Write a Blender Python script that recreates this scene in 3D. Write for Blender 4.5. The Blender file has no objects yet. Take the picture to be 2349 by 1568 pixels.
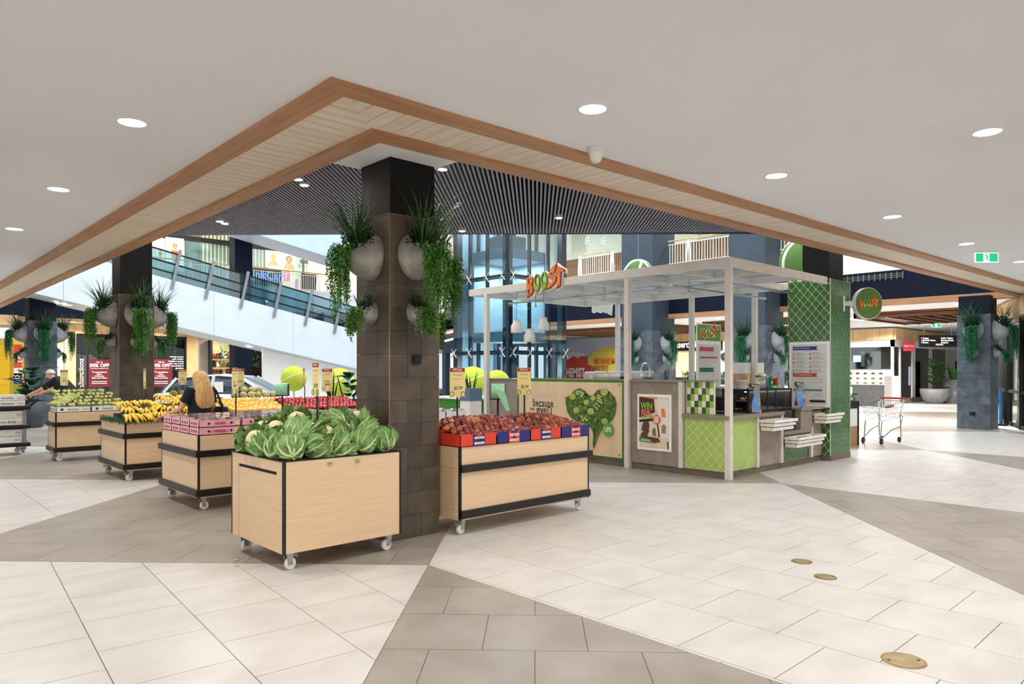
import bpy, bmesh, math, random
from mathutils import Matrix, Vector
R = random.Random(7)
PI = math.pi
SC = bpy.context.scene
COL = SC.collection
# ------------------------------------------------------------------ camera
CAM_H = 1.62; FPX = 1631.0; ANG = math.radians(46.9)
cam = bpy.data.cameras.new('camera'); cam.lens = FPX/2349*36; cam.sensor_width = 36
cam.shift_y = 64/2349; cam.clip_end = 300; cam.clip_start = .05
camo = bpy.data.objects.new('camera', cam); COL.objects.link(camo)
camo.location = (0, 0, CAM_H); camo.rotation_euler = (PI/2, 0, ANG-PI/2)
SC.camera = camo
# ------------------------------------------------------------------ world, light, exposure
SC.view_settings.view_transform = 'Standard'; SC.view_settings.look = 'None'
SC.view_settings.gamma = 1; SC.view_settings.use_curve_mapping = False
SC.view_settings.exposure = 0.41
W = bpy.data.worlds.new('world'); SC.world = W; W.use_nodes = True
W.node_tree.nodes['Background'].inputs[0].default_value = (1, .99, .975, 1)
W.node_tree.nodes['Background'].inputs[1].default_value = 1.15
def area(name, loc, size, power, col, shape='DISK', rot=(0, 0, 0), spread=PI, sy=None):
    l = bpy.data.lights.new(name, 'AREA'); l.energy = power; l.color = col; l.shape = shape
    l.size = size; l.spread = spread
    if sy: l.size_y = sy
    o = bpy.data.objects.new(name, l); COL.objects.link(o); o.location = loc; o.rotation_euler = rot
    return o
# daylight of the atrium skylight, high above the void
area('skylight_daylight', (13.5, 18, 14.5), 17, 2700, (.74, .90, 1), 'RECTANGLE', sy=20)
SKY_WARM = (1, .90, .76)
# ------------------------------------------------------------------ helpers: placing
fw = (math.cos(ANG), math.sin(ANG)); rt = (math.sin(ANG), -math.cos(ANG))
def PD(x, y, d):
    r = (x-1174.5)/FPX*d
    return Vector((fw[0]*d+rt[0]*r, fw[1]*d+rt[1]*r, CAM_H+(848-y)/FPX*d))
def PZ(x, y, z=0.): return PD(x, y, (z-CAM_H)*FPX/(848-y))
def PX(x, y, X): return PD(x, y, X/(fw[0]+rt[0]*(x-1174.5)/FPX))
def PY(x, y, Y): return PD(x, y, Y/(fw[1]+rt[1]*(x-1174.5)/FPX))
def frame(loc, ex, ey=(0, 0, 1)):
    ex = Vector(ex).normalized(); ey = Vector(ey); ez = ex.cross(ey).normalized(); ey = ez.cross(ex)
    m = Matrix((ex, ey, ez)).transposed().to_4x4(); m.translation = Vector(loc); return m
def onX(x, y, z, d=0): return frame((x-d, y, z), (0, -1, 0))      # board facing -X, its own x axis runs along -Y
def onY(x, y, z, d=0): return frame((x, y-d, z), (1, 0, 0))       # board facing -Y
def onC(loc): return frame(loc, (rt[0], rt[1], 0))                # board square to the diagonal
# ------------------------------------------------------------------ helpers: materials
def lin(c):
    if isinstance(c, str):
        c = tuple(int(c[i:i+2], 16)/255 for i in (0, 2, 4))
    return tuple((v/12.92 if v <= .04045 else ((v+.055)/1.055)**2.4) for v in c)+(1,)
MATS = {}
def M(name, c1='808080', rough=.5, metal=0, c2=None, scale=6, stretch=(1, 1, 1), detail=4, lo=.35, hi=.65, rnd=0, bump=0, bscale=None,
      emit=None, es=0, trans=0, ior=1.45, coords='Object', spec=None, alpha=1, wave=False, coat=0):
    if name in MATS: return MATS[name]
    m = bpy.data.materials.new(name); m.use_nodes = True; MATS[name] = m
    nt = m.node_tree; N = nt.nodes; L = nt.links; b = N['Principled BSDF']
    b.inputs['Base Color'].default_value = lin(c1); b.inputs['Roughness'].default_value = rough; b.inputs['Metallic'].default_value = metal
    b.inputs['IOR'].default_value = ior
    if trans: b.inputs['Transmission Weight'].default_value = trans
    if alpha < 1: b.inputs['Alpha'].default_value = alpha
    if coat: b.inputs['Coat Weight'].default_value = coat
    if spec is not None: b.inputs['Specular IOR Level'].default_value = spec
    if emit: b.inputs['Emission Color'].default_value = lin(emit); b.inputs['Emission Strength'].default_value = es
    col = None
    if c2 or bump:
        if coords == 'World':
            g = N.new('ShaderNodeNewGeometry'); src = g.outputs['Position']
        else:
            g = N.new('ShaderNodeTexCoord'); src = g.outputs[coords]
        mp = N.new('ShaderNodeMapping'); mp.inputs['Scale'].default_value = stretch; L.new(src, mp.inputs[0])
        if rnd and coords != 'World':
            oi = N.new('ShaderNodeObjectInfo'); ml = N.new('ShaderNodeMath'); ml.operation = 'MULTIPLY'; ml.inputs[1].default_value = 37.
            L.new(oi.outputs['Random'], ml.inputs[0]); cb = N.new('ShaderNodeCombineXYZ')
            for i in range(3): L.new(ml.outputs[0], cb.inputs[i])
            L.new(cb.outputs[0], mp.inputs['Location'])
        nz = N.new('ShaderNodeTexNoise'); nz.inputs['Scale'].default_value = scale; nz.inputs['Detail'].default_value = detail
        L.new(mp.outputs[0], nz.inputs['Vector']); fac = nz.outputs['Fac']
        if c2:
            rp = N.new('ShaderNodeValToRGB'); rp.color_ramp.elements[0].position = lo; rp.color_ramp.elements[1].position = hi
            rp.color_ramp.elements[0].color = lin(c1); rp.color_ramp.elements[1].color = lin(c2)
            L.new(fac, rp.inputs[0]); col = rp.outputs[0]
        if bump:
            f2 = fac
            if bscale:
                n2 = N.new('ShaderNodeTexNoise'); n2.inputs['Scale'].default_value = bscale; L.new(mp.outputs[0], n2.inputs['Vector']); f2 = n2.outputs['Fac']
            bp = N.new('ShaderNodeBump'); bp.inputs['Strength'].default_value = bump; bp.inputs['Distance'].default_value = .01
            L.new(f2, bp.inputs['Height']); L.new(bp.outputs[0], b.inputs['Normal'])
    if rnd:
        oi = N.new('ShaderNodeObjectInfo'); hs = N.new('ShaderNodeHueSaturation')
        mr = N.new('ShaderNodeMapRange'); mr.inputs[3].default_value = 1-rnd; mr.inputs[4].default_value = 1+rnd
        L.new(oi.outputs['Random'], mr.inputs[0]); L.new(mr.outputs[0], hs.inputs['Value'])
        if col: L.new(col, hs.inputs['Color'])
        else: hs.inputs['Color'].default_value = lin(c1)
        col = hs.outputs[0]
    if col: L.new(col, b.inputs['Base Color'])
    return m
def glass(name, tint='e8f4f4', alpha=.12, rough=.03):
    # thin clear pane: mostly see-through with a mirror-like film
    if name in MATS: return MATS[name]
    m = bpy.data.materials.new(name); m.use_nodes = True; MATS[name] = m
    nt = m.node_tree; N = nt.nodes; L = nt.links; out = N['Material Output']; N.remove(N['Principled BSDF'])
    t = N.new('ShaderNodeBsdfTransparent'); t.inputs[0].default_value = lin(tint)
    g = N.new('ShaderNodeBsdfGlossy'); g.inputs['Roughness'].default_value = rough
    f = N.new('ShaderNodeFresnel'); ge = N.new('ShaderNodeNewGeometry'); mi = N.new('ShaderNodeMapRange'); mi.inputs[3].default_value = 1.45; mi.inputs[4].default_value = 1/1.45; L.new(ge.outputs['Backfacing'], mi.inputs[0]); L.new(mi.outputs[0], f.inputs[0])
    ad = N.new('ShaderNodeMath'); ad.operation = 'ADD'; ad.use_clamp = True; ad.inputs[1].default_value = alpha; L.new(f.outputs[0], ad.inputs[0])
    mx = N.new('ShaderNodeMixShader'); L.new(ad.outputs[0], mx.inputs[0]); L.new(t.outputs[0], mx.inputs[1]); L.new(g.outputs[0], mx.inputs[2]); L.new(mx.outputs[0], out.inputs[0])
    return m
# ------------------------------------------------------------------ helpers: meshes
class MB:
    def __init__(s): s.v = []; s.f = []; s.m = []; s.cur = 0
    def add(s, vs, fs):
        o = len(s.v); s.v += [tuple(v) for v in vs]; s.f += [tuple(i+o for i in f) for f in fs]; s.m += [s.cur]*len(fs); return s
    def box(s, a, b, mat=None):
        x0, x1 = sorted((a[0], b[0])); y0, y1 = sorted((a[1], b[1])); z0, z1 = sorted((a[2], b[2]))
        vs = [Vector(p) for p in ((x0,y0,z0),(x1,y0,z0),(x1,y1,z0),(x0,y1,z0),(x0,y0,z1),(x1,y0,z1),(x1,y1,z1),(x0,y1,z1))]
        if mat is not None: vs = [mat @ v for v in vs]
        return s.add(vs, [(0,3,2,1),(4,5,6,7),(0,1,5,4),(1,2,6,5),(2,3,7,6),(3,0,4,7)])
    def prism(s, poly, z0, z1, mat=None):
        n = len(poly); vs = [Vector((p[0], p[1], z0)) for p in poly]+[Vector((p[0], p[1], z1)) for p in poly]
        if mat is not None: vs = [mat @ v for v in vs]
        return s.add(vs, [tuple(range(n-1, -1, -1)), tuple(range(n, 2*n))]+[(i, (i+1) % n, n+(i+1) % n, n+i) for i in range(n)])
    def bar(s, p, q, w, h=None, up=(0, 0, 1)):
        p = Vector(p); q = Vector(q); d = (q-p).normalized(); h = h or w
        u = Vector(up)
        if abs(d.dot(u)) > .99: u = Vector((1, 0, 0))
        a = d.cross(u).normalized()*w/2; b = a.cross(d).normalized()*h/2
        vs = [p-a-b, p+a-b, p+a+b, p-a+b, q-a-b, q+a-b, q+a+b, q-a+b]
        return s.add(vs, [(0,1,2,3),(7,6,5,4),(0,4,5,1),(1,5,6,2),(2,6,7,3),(3,7,4,0)])
    def tube(s, pts, r, n=6, cap=True):
        pts = [Vector(p) for p in pts]; rr = r if isinstance(r, (list, tuple)) else [r]*len(pts); base = len(s.v); vs = []; fs = []
        pu = None
        for i, p in enumerate(pts):
            d = (pts[min(i+1, len(pts)-1)]-pts[max(i-1, 0)])
            d = d.normalized() if d.length > 1e-9 else Vector((0, 0, 1))
            if pu is None:
                u = Vector((0, 0, 1)) if abs(d.z) < .9 else Vector((1, 0, 0))
            else: u = pu
            a = d.cross(u)
            if a.length < 1e-6: a = d.cross(Vector((0, 1, .1)))
            a.normalize(); b = a.cross(d); pu = b
            for k in range(n):
                t = 2*PI*k/n; vs.append(p+(a*math.cos(t)+b*math.sin(t))*rr[i])
        m = len(pts)
        for i in range(m-1):
            for k in range(n):
                fs.append((i*n+k, i*n+(k+1) % n, (i+1)*n+(k+1) % n, (i+1)*n+k))
        if cap: fs += [tuple(range(n-1, -1, -1)), tuple((m-1)*n+k for k in range(n))]
        return s.add(vs, fs)
    def lathe(s, prof, n=16, mat=None, cap=True):
        vs = []; fs = []
        for r, z in prof:
            for k in range(n):
                t = 2*PI*k/n; v = Vector((r*math.cos(t), r*math.sin(t), z)); vs.append(mat @ v if mat is not None else v)
        m = len(prof)
        for i in range(m-1):
            for k in range(n): fs.append((i*n+k, i*n+(k+1) % n, (i+1)*n+(k+1) % n, (i+1)*n+k))
        if cap: fs += [tuple(range(n-1, -1, -1)), tuple((m-1)*n+k for k in range(n))]
        return s.add(vs, fs)
    def ball(s, c, r, n=10, m=7, sc=(1, 1, 1), fn=None, mat=None):
        vs = []; fs = []
        for i in range(m+1):
            ph = PI*i/m
            for k in range(n):
                t = 2*PI*k/n; v = Vector((math.sin(ph)*math.cos(t), math.sin(ph)*math.sin(t), math.cos(ph)))
                q = r*(fn(v) if fn else 1); v = Vector((c[0]+v.x*q*sc[0], c[1]+v.y*q*sc[1], c[2]+v.z*q*sc[2])); vs.append(mat @ v if mat is not None else v)
        for i in range(m):
            for k in range(n): fs.append((i*n+k, (i+1)*n+k, (i+1)*n+(k+1) % n, i*n+(k+1) % n))
        return s.add(vs, fs)
    def quad(s, a, b, c, d): return s.add([a, b, c, d], [(0, 1, 2, 3)])
    def mesh(s, name, mats, smooth=False, bev=0):
        me = bpy.data.meshes.new(name); me.from_pydata([tuple(v) for v in s.v], [], s.f)
        for m in (mats if isinstance(mats, (list, tuple)) else [mats]): me.materials.append(m)
        if any(s.m): me.polygons.foreach_set('material_index', s.m)
        if smooth: me.polygons.foreach_set('use_smooth', [True]*len(me.polygons))
        me.update(); return me
    def obj(s, name, mats, parent=None, smooth=False, bev=0, kind=None):
        return mk(name, s.mesh(name, mats, smooth), parent, bev=bev, kind=kind)
def Wm(o):
    m = o.matrix_basis.copy()
    if o.parent: m = Wm(o.parent) @ o.matrix_parent_inverse @ m
    return m
def mk(name, me, parent=None, mat=None, bev=0, kind=None, local=False):
    """one mesh object; a mesh with a parent keeps its world coordinates unless local"""
    o = bpy.data.objects.new(name, me); COL.objects.link(o)
    if mat is not None: o.matrix_basis = mat
    if parent is not None:
        o.parent = parent
        if not local: o.matrix_parent_inverse = Wm(parent).inverted()
        KIDS.setdefault(parent.name, []).append(o)
    if bev:
        b = o.modifiers.new('bevel', 'BEVEL'); b.width = bev; b.segments = 2; b.limit_method = 'ANGLE'
    if kind: o['kind'] = kind
    return o
def tag(o, label, cat, group=None, kind=None):
    if label: o['label'] = label
    if cat: o['category'] = cat
    if group: o['group'] = group
    if kind: o['kind'] = kind
    return o
def T(name, label, cat, loc=(0, 0, 0), group=None, rz=0, kind=None):
    o = bpy.data.objects.new(name, None); COL.objects.link(o); o.empty_display_size = .05
    o.location = loc; o.rotation_euler = (0, 0, rz)
    return tag(o, label, cat, group, kind)
def dup(o, mat=None, parent=None, label=None, group=None):
    c = o.copy(); COL.objects.link(c); c.parent = parent
    if parent is not None:
        c.matrix_parent_inverse = o.matrix_parent_inverse; KIDS.setdefault(parent.name, []).append(c)
    if mat is not None: c.matrix_basis = mat
    if label: c['label'] = label
    if group: c['group'] = group
    for k in list(KIDS.get(o.name, ())): dup(k, None, c)
    return c
KIDS = {}
def TRS(loc, rz=0, s=1, rx=0, ry=0):
    m = Matrix.Translation(Vector(loc)) @ Matrix.Rotation(rz, 4, 'Z') @ Matrix.Rotation(ry, 4, 'Y') @ Matrix.Rotation(rx, 4, 'X')
    sc = s if isinstance(s, (tuple, list)) else (s, s, s)
    return m @ Matrix.Diagonal((*sc, 1))
def shape(loops, mat, depth=.004, name='print'):
    """flat cut-out (outer loop and holes) with thickness, in its own x-y plane"""
    cu = bpy.data.curves.new(name, 'CURVE'); cu.dimensions = '2D'; cu.fill_mode = 'BOTH'; cu.extrude = depth/2
    if isinstance(loops[0][0], (int, float)): loops = [loops]
    for lp in loops:
        sp = cu.splines.new('POLY'); sp.points.add(len(lp)-1); sp.use_cyclic_u = True
        for i, p in enumerate(lp): sp.points[i].co = (p[0], p[1], 0, 1)
    ob = bpy.data.objects.new(name, cu); me = bpy.data.meshes.new_from_object(ob); bpy.data.objects.remove(ob); bpy.data.curves.remove(cu)
    me.materials.clear(); me.materials.append(mat); return me
def cut(loops, mat, frm, parent, name='print', depth=.004, off=.003):
    return mk(name, shape(loops, mat, depth, name), parent, frm @ Matrix.Translation((0, 0, off)))
TXT = {}
def text(s, size, mat, frm, parent, bold=0., name='lettering', depth=.002, off=.004, al='CENTER', sx=1, shear=0):
    k = (s, mat.name, bold, al, shear)
    if k not in TXT:
        cu = bpy.data.curves.new('lettering', 'FONT'); cu.body = s; cu.align_x = al; cu.align_y = 'CENTER'; cu.size = 1; cu.offset = bold; cu.shear = shear
        cu.resolution_u = 2
        ob = bpy.data.objects.new('lettering', cu); me = bpy.data.meshes.new_from_object(ob); bpy.data.objects.remove(ob); bpy.data.curves.remove(cu)
        me.materials.clear(); me.materials.append(mat); TXT[k] = me
    return mk(name, TXT[k], parent, frm @ Matrix.Translation((0, 0, off)) @ Matrix.Diagonal((size*sx, size, size, 1)))
def rect(x0, y0, x1, y1): return [(x0, y0), (x1, y0), (x1, y1), (x0, y1)]
def circ(x, y, r, n=20, ry=None): return [(x+r*math.cos(2*PI*i/n), y+(ry or r)*math.sin(2*PI*i/n)) for i in range(n)]
def board(frm, x0, y0, x1, y1, d, mat, name, parent, bev=0):
    return MB().box((x0, y0, 0), (x1, y1, d), frm).obj(name, mat, parent, bev=bev)
def clip(poly, a, b, c):            # keep a*x+b*y <= c
    out = []
    for i in range(len(poly)):
        p, q = poly[i], poly[(i+1) % len(poly)]; dp = a*p[0]+b*p[1]-c; dq = a*q[0]+b*q[1]-c
        if dp <= 0: out.append(p)
        if (dp < 0) != (dq < 0) and abs(dp-dq) > 1e-12:
            t = dp/(dp-dq); out.append((p[0]+(q[0]-p[0])*t, p[1]+(q[1]-p[1])*t))
    return out
def clip_convex(poly, reg):         # reg counter-clockwise
    for i in range(len(reg)):
        if len(poly) < 3: return []
        p, q = reg[i], reg[(i+1) % len(reg)]; a, b = q[1]-p[1], p[0]-q[0]; poly = clip(poly, a, b, a*p[0]+b*p[1])
    return poly if len(poly) >= 3 else []
def parea(p): return abs(sum(p[i][0]*p[(i+1) % len(p)][1]-p[(i+1) % len(p)][0]*p[i][1] for i in range(len(p))))/2
def inset(poly, g):
    cx = sum(p[0] for p in poly)/len(poly); cy = sum(p[1] for p in poly)/len(poly); out = poly
    n = len(poly); sg = 1 if sum(poly[i][0]*poly[(i+1) % n][1]-poly[(i+1) % n][0]*poly[i][1] for i in range(n)) > 0 else -1
    for i in range(n):
        p, q = poly[i], poly[(i+1) % n]; a, b = (q[1]-p[1])*sg, (p[0]-q[0])*sg; l = math.hypot(a, b)
        if l < 1e-9: continue
        a /= l; b /= l; out = clip(out, a, b, a*p[0]+b*p[1]-g)
        if len(out) < 3: return []
    return out
# ------------------------------------------------------------------ materials
m_tile = M('pale stone tile', 'cfcac5', .34, c2='c3bdb7', scale=2.2, detail=8, coords='World', rnd=.025, bump=.03, stretch=(1, 1.6, 1))
m_tile2 = M('grey stone tile', '9f968d', .36, c2='8f857b', scale=2.2, detail=8, coords='World', rnd=.03, bump=.03)
m_grout = M('grout', '6f665e', .9)
m_ceil = M('ceiling plaster', 'ededf0', .85, c2='e9e9eb', scale=.6, coords='World')
m_white = M('white paint', 'ecebe9', .6, c2='e6e5e3', scale=3)
m_beam = M('honey timber', 'b07a52', .55, c2='8a5836', scale=3, stretch=(1, 1, 1), detail=9, coords='World', bump=.08)
m_beamx = M('honey timber grain', 'b98a64', .55, c2='9c6e4a', scale=5, stretch=(.25, 5, 5), detail=9, coords='World', bump=.08, hi=.75)
m_beamy = M('honey timber grain across', 'b98a64', .55, c2='9c6e4a', scale=5, stretch=(5, .25, 5), detail=9, coords='World', bump=.08, hi=.75)
m_plank = M('pale limed timber', 'e8dcca', .55, c2='dccdb6', scale=5, stretch=(5, .5, 1), detail=6, rnd=.035)
m_oak = M('light oak laminate', 'dfc29e', .42, c2='d2b088', scale=5, stretch=(.45, .45, 13), detail=8, coords='World', hi=.8, lo=.3)
m_black = M('black metal', '0f0c0a', .38, c2='1d1714', scale=20)
m_blackm = M('matt black', '0c0c0d', .7, c2='121213', scale=9)
m_stone = M('dark column stone', '574b3f', .55, c2='443a30', scale=5, detail=8, rnd=.2, bump=.15, coords='World')
m_stoneb = M('blue grey column stone', '5d6670', .55, c2='454d57', scale=5, detail=8, rnd=.24, bump=.15, coords='World')
m_joint = M('stone joint', '6a6158', .9); m_gap = M('dark board gap', '2a2018', .9)
m_brass = M('brass trim', 'b08d57', .35, .9, c2='9a7848', scale=20)
m_navy = M('navy paint', '0b1328', .6, c2='091023', scale=3, spec=.2)
m_colb = M('near black paint', '0e0c0c', .6, c2='120f0f', scale=3, spec=.2)
m_blue = M('slate blue paint', '3a4654', .5, c2='34404d', scale=3)
m_slat = M('charcoal slat', '8f8f9e', .5, c2='83838f', scale=6)
m_dark = M('dark void', '08080a', .9, c2='0b0b0e', scale=4)
m_steel = M('brushed steel', 'b4b6b8', .3, .95, c2='a2a4a6', scale=30)
m_chrome = M('chrome', 'd8dadc', .12, 1)
m_frame = M('taupe kiosk steel', 'dcd3c9', .4, c2='d5cbc1', scale=8)
m_conc = M('grey cement panel', '9a8d80', .7, c2='857a6e', scale=4, detail=8, coords='World', bump=.04)
m_kick = M('brown kickboard', '77685a', .5, c2='655749', scale=5, stretch=(1, 1, 3), coords='World')
m_top = M('taupe counter top', '8d8173', .25, c2='85796b', scale=9)
m_bowl = M('grey fibre clay', 'a8a39a', .8, c2='7c7770', scale=7, detail=8, bump=.1)
m_bowlb = M('pale fibre clay', 'b5bac2', .8, c2='969ba4', scale=7, detail=8, bump=.1)
m_soil = M('dark soil', '1c150f', .95, c2='2a1f16', scale=30)
m_leafd = M('deep green leaf', '1f4a1c', .45, c2='0f2c10', scale=8, rnd=.15)
m_leafm = M('mid green leaf', '3f7a2a', .5, c2='25541b', scale=8, rnd=.12)
m_leafl = M('fern green leaf', '5f9434', .5, c2='34701f', scale=22)
m_leafc = M('blue green leaf', '2c8a5a', .5, c2='1a6644', scale=30)
m_blade = M('grass blade', '355c26', .5, c2='203f18', scale=10)
m_bladec = M('cool grass blade', '2c5c40', .5, c2='1a3f2c', scale=10)
m_rust = M('brown foliage', '4a3218', .6, c2='2d3a18', scale=25)
m_plast = M('white plastic', 'ece9e4', .35, c2='e2dfda', scale=10)
m_grey = M('mid grey plastic', '8b8d90', .4, c2='7d7f82', scale=8)
m_card = M('pale card', 'e9dcb0', .6, c2='e2d4a5', scale=12)
m_yel = M('yellow price card', 'f0dc96', .5, c2='ead48c', scale=8)
m_red = M('sign red', 'a3281f', .5, c2='95241c', scale=12)
m_ink = M('black ink', '15120f', .6)
m_wink = M('white ink', 'f4f2ee', .6)
m_gink = M('grey ink', '8d8b88', .7)
m_cord = M('brown board', 'b08b62', .7, c2='a17d56', scale=9)
m_orange = M('logo orange', 'd8622a', .4, c2='c9501f', scale=9)
m_lime = M('lime tile', 'a9c264', .22, c2='a0b95a', scale=6, rnd=.04)
m_green = M('bottle green tile', '3f6e36', .16, c2='345f2d', scale=6, rnd=.07)
m_cream = M('cream grout', 'e6e8c8', .7)
m_glass = glass('clear glass')
m_glassb = glass('teal glass', 'b0d4dc', .10)
m_glassd = glass('smoked glass', '5a666c', .10)
m_lamp = M('lamp diffuser', 'ffffff', .5, emit='fff4e4', es=14)
m_lampc = M('cool lamp diffuser', 'ffffff', .5, emit='f0f6ff', es=10)
m_screen = M('lit screen', 'ffffff', .5, emit='dfe9ff', es=1.6)
# ================================================================== floor
floor = MB().box((-14, -14, -.3), (70, 70, -.004)).obj('floor', m_grout); tag(floor, None, None, kind='structure')
PN, X0N, Y0N = 6.23, 3.53, 4.79
def proj(x, y, z=0.):
    d = x*fw[0]+y*fw[1]; r = x*rt[0]+y*rt[1]
    return (1174.5+FPX*r/max(d, .01), 848-FPX*(z-CAM_H)/max(d, .01), d)
def grid_tiles(reg, ang, org, sx, sy):
    ca, sa = math.cos(ang), math.sin(ang); out = []
    loc = [((p[0]-org[0])*ca+(p[1]-org[1])*sa, -(p[0]-org[0])*sa+(p[1]-org[1])*ca) for p in reg]
    i0 = math.floor(min(p[0] for p in loc)/sx); i1 = math.ceil(max(p[0] for p in loc)/sx)
    for i in range(i0, i1):
        off = sy/2 if i % 2 else 0
        j0 = math.floor((min(p[1] for p in loc)-off)/sy); j1 = math.ceil((max(p[1] for p in loc)-off)/sy)
        for j in range(j0, j1):
            c = clip_convex(rect(i*sx, j*sy+off, (i+1)*sx, (j+1)*sy+off), loc)
            if len(c) < 3 or parea(c) < 2e-4: continue
            out.append([(org[0]+p[0]*ca-p[1]*sa, org[1]+p[0]*sa+p[1]*ca) for p in c])
    return out
tl = []
for n in range(-2, 6):
    x1 = X0N+n*PN; x0 = x1-PN
    light = [(x0, Y0N-PN), (x1, Y0N), ((x0+x1)/2, Y0N+PN/2), (x0, Y0N)]
    a, org = (-.084, (2.247, 4.512)) if n == 0 else (0, (4.18, 2.085))
    tl += [(p, 0) for p in grid_tiles(light, a, org, *((.6, .6) if n == 0 else (.62, .6)))]
    tl += [(p, 1) for p in grid_tiles([(x0, Y0N-PN), (x1, Y0N-PN), (x1, Y0N)], PI/4, (3.525, 3.963), .594, .612)]
for u in range(-4, 7):
    for v in range(-6, 7):
        if not 0 <= u+v <= 9: continue
        s0, t0 = 8.32+u*PN, 1.26+v*PN
        c = [(((s-t)/2), (s+t)/2) for s, t in ((s0, t0), (s0+PN, t0), (s0+PN, t0+PN), (s0, t0+PN))]
        q = [proj(*p) for p in c]
        if all(p[2] < 2 for p in q) or min(p[2] for p in q) > 44: continue
        if (u+v) % 2: tl += [(p, 0) for p in grid_tiles(c, 0, (4.18, 2.085), .62, .6)]
        else: tl += [(p, 1) for p in grid_tiles(c, PI/4, (3.525, 3.963), .594, .612)]
tl += [(p, 0) for p in grid_tiles(rect(-12, -12, 30, Y0N-PN), 0, (4.18, 2.085), .62, .6)]
seen = []
for p, k in tl:
    q = inset(p, .0026)
    if len(q) < 3: continue
    cx = sum(a[0] for a in q)/len(q); cy = sum(a[1] for a in q)/len(q); px = proj(cx, cy)
    if px[2] > 44: continue
    out_ = px[2] < 2.6 or px[0] < -260 or px[0] > 2620
    seen.append((0 if out_ else -parea(q)/px[2]**3, q, k, cx, cy))
seen.sort(key=lambda t: t[0])
for w, q, k, cx, cy in seen[:300]:
    mk('tile', MB().prism([(a[0]-cx, a[1]-cy) for a in q], -.02, 0).mesh('tile', m_tile2 if k else m_tile), floor, Matrix.Translation((cx, cy, 0)))
for k in (0, 1):
    b = MB()
    for w, q, kk, cx, cy in seen[300:]:
        if kk == k: b.prism(q, -.02, 0)
    b.obj('tiles_beyond', m_tile2 if k else m_tile, floor, kind='stuff')
# ================================================================== ceiling and the timber ring round the atrium
ZC, ZB = 3.64, 3.60
P0, P1, P2, P3 = (2.438, 4.428), (2.631, 4.603), (3.199, 5.132), (3.395, 5.325)
dR = Vector((19.685, -.595)).normalized(); dL = Vector((.199, 22.57)).normalized()
LR, LL = 20.6, 29.0
def along(p, d, l): return (p[0]+d.x*l, p[1]+d.y*l)
A0, A1, A2, A3 = [along(p, dR, LR) for p in (P0, P1, P2, P3)]
B0, B1, B2, B3 = [along(p, dL, LL) for p in (P0, P1, P2, P3)]
b = MB(); b.prism([(-9, -9), (32, -9), (32, A0[1]), A0, P0], ZC, ZC+.15); b.prism([(-9, -9), P0, B0, (-9, B0[1])], ZC, ZC+.15)
ceiling = b.obj('ceiling', m_ceil); tag(ceiling, None, None, kind='structure')
ring = MB().prism([P1, P2, A2, A1][::-1], ZC+.012, ZC+.1).prism([P1, B1, B2, P2][::-1], ZC+.012, ZC+.1).obj('trim_1', m_gap); tag(ring, None, None, kind='structure')
for nm, a, bq, c, d, mt in (('outer_beam', P0, P1, A1, A0, m_beamx), ('outer_beam', P0, B0, B1, P1, m_beamy), ('inner_beam', P2, P3, A3, A2, m_beamx), ('inner_beam', P2, B2, B3, P3, m_beamy)):
    MB().prism([a, bq, c, d][::-1], ZB, ZC+.16).obj(nm, mt, ring)
w = .150; g = .0035
def planks(p1, p2, d, L, name):
    d = Vector(d); nrm = Vector((d.y, -d.x)); a = Vector(p1); bq = Vector(p2)
    if (bq-a).dot(nrm) < 0: nrm = -nrm
    wid = (bq-a).dot(nrm); off = (bq-a).dot(d)           # mitre at the corner
    n = int(L/w); lo = 0 if off > 0 else off
    ang = math.atan2(d.y, d.x); me = None
    for i in range(int(math.floor(min(0, off)/w)), n):
        s0, s1 = i*w+g, (i+1)*w-g
        poly = [(s0, 0), (s1, 0), (s1, wid), (s0, wid)]
        poly = clip(poly, -1, off/wid, 0)
        if len(poly) < 3 or parea(poly) < 1e-4: continue
        if (d.x > .5) == (nrm.y > 0): pass
        M4 = Matrix(((d.x, nrm.x, 0, a.x), (d.y, nrm.y, 0, a.y), (0, 0, 1, 0), (0, 0, 0, 1)))
        full = i*w > max(0, off)+w
        if full:
            if me is None: me = MB().prism([(g, 0), (w-g, 0), (w-g, wid), (g, wid)], ZC-.003, ZC+.02).mesh('plank', m_plank)
            mk('plank', me, ring, M4 @ Matrix.Translation((i*w, 0, 0)))
        else: mk('plank', MB().prism(poly, ZC-.003, ZC+.02).mesh('plank', m_plank), ring, M4)
planks(P1, P2, dR, LR, 'r'); planks(P1, P2, dL, 24, 'l')
soff = MB().prism([P3, (4.33, 5.3), (4.33, 6.28), (3.41, 6.28)], ZC, ZC+.12).obj('ceiling_patch', m_ceil); tag(soff, None, None, kind='structure')
# black slat ceiling inside the ring
sl = MB().prism([(3.2, 5.0), (11.2, 5.0), (3.2, 12.6)], ZC+.14, ZC+.6).obj('ceiling_slatted', m_dark); tag(sl, None, None, kind='structure')
SEND = 15.27; pitch = .0475
for i in range(205):
    t = -5.4+i*pitch*math.sqrt(2)
    ys = 5.32-.0302*((5.3-t)-3.4); x = max(ys-t, 3.40+.0088*5); p = Vector((x, x+t)); x1 = (SEND-t)/2; q = Vector((x1, x1+t))
    if q.x-p.x < .05: continue
    if 3.39 < p.x < 4.34 and 5.2 < p.y < 6.3:
        s = max(0, min(4.34-p.x, 6.29-p.y)); e = max(4.34-p.x, 6.29-p.y) if False else min(max(4.34-p.x, 0), max(6.29-p.y, 0)); p = p+Vector((e, e))
    L_ = (q-p).length
    mk('slat', MB().box((0, -.0105, 0), (L_, .0105, .06)).mesh('slat', m_slat), sl, TRS((p.x, p.y, 3.69), PI/4))
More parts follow.
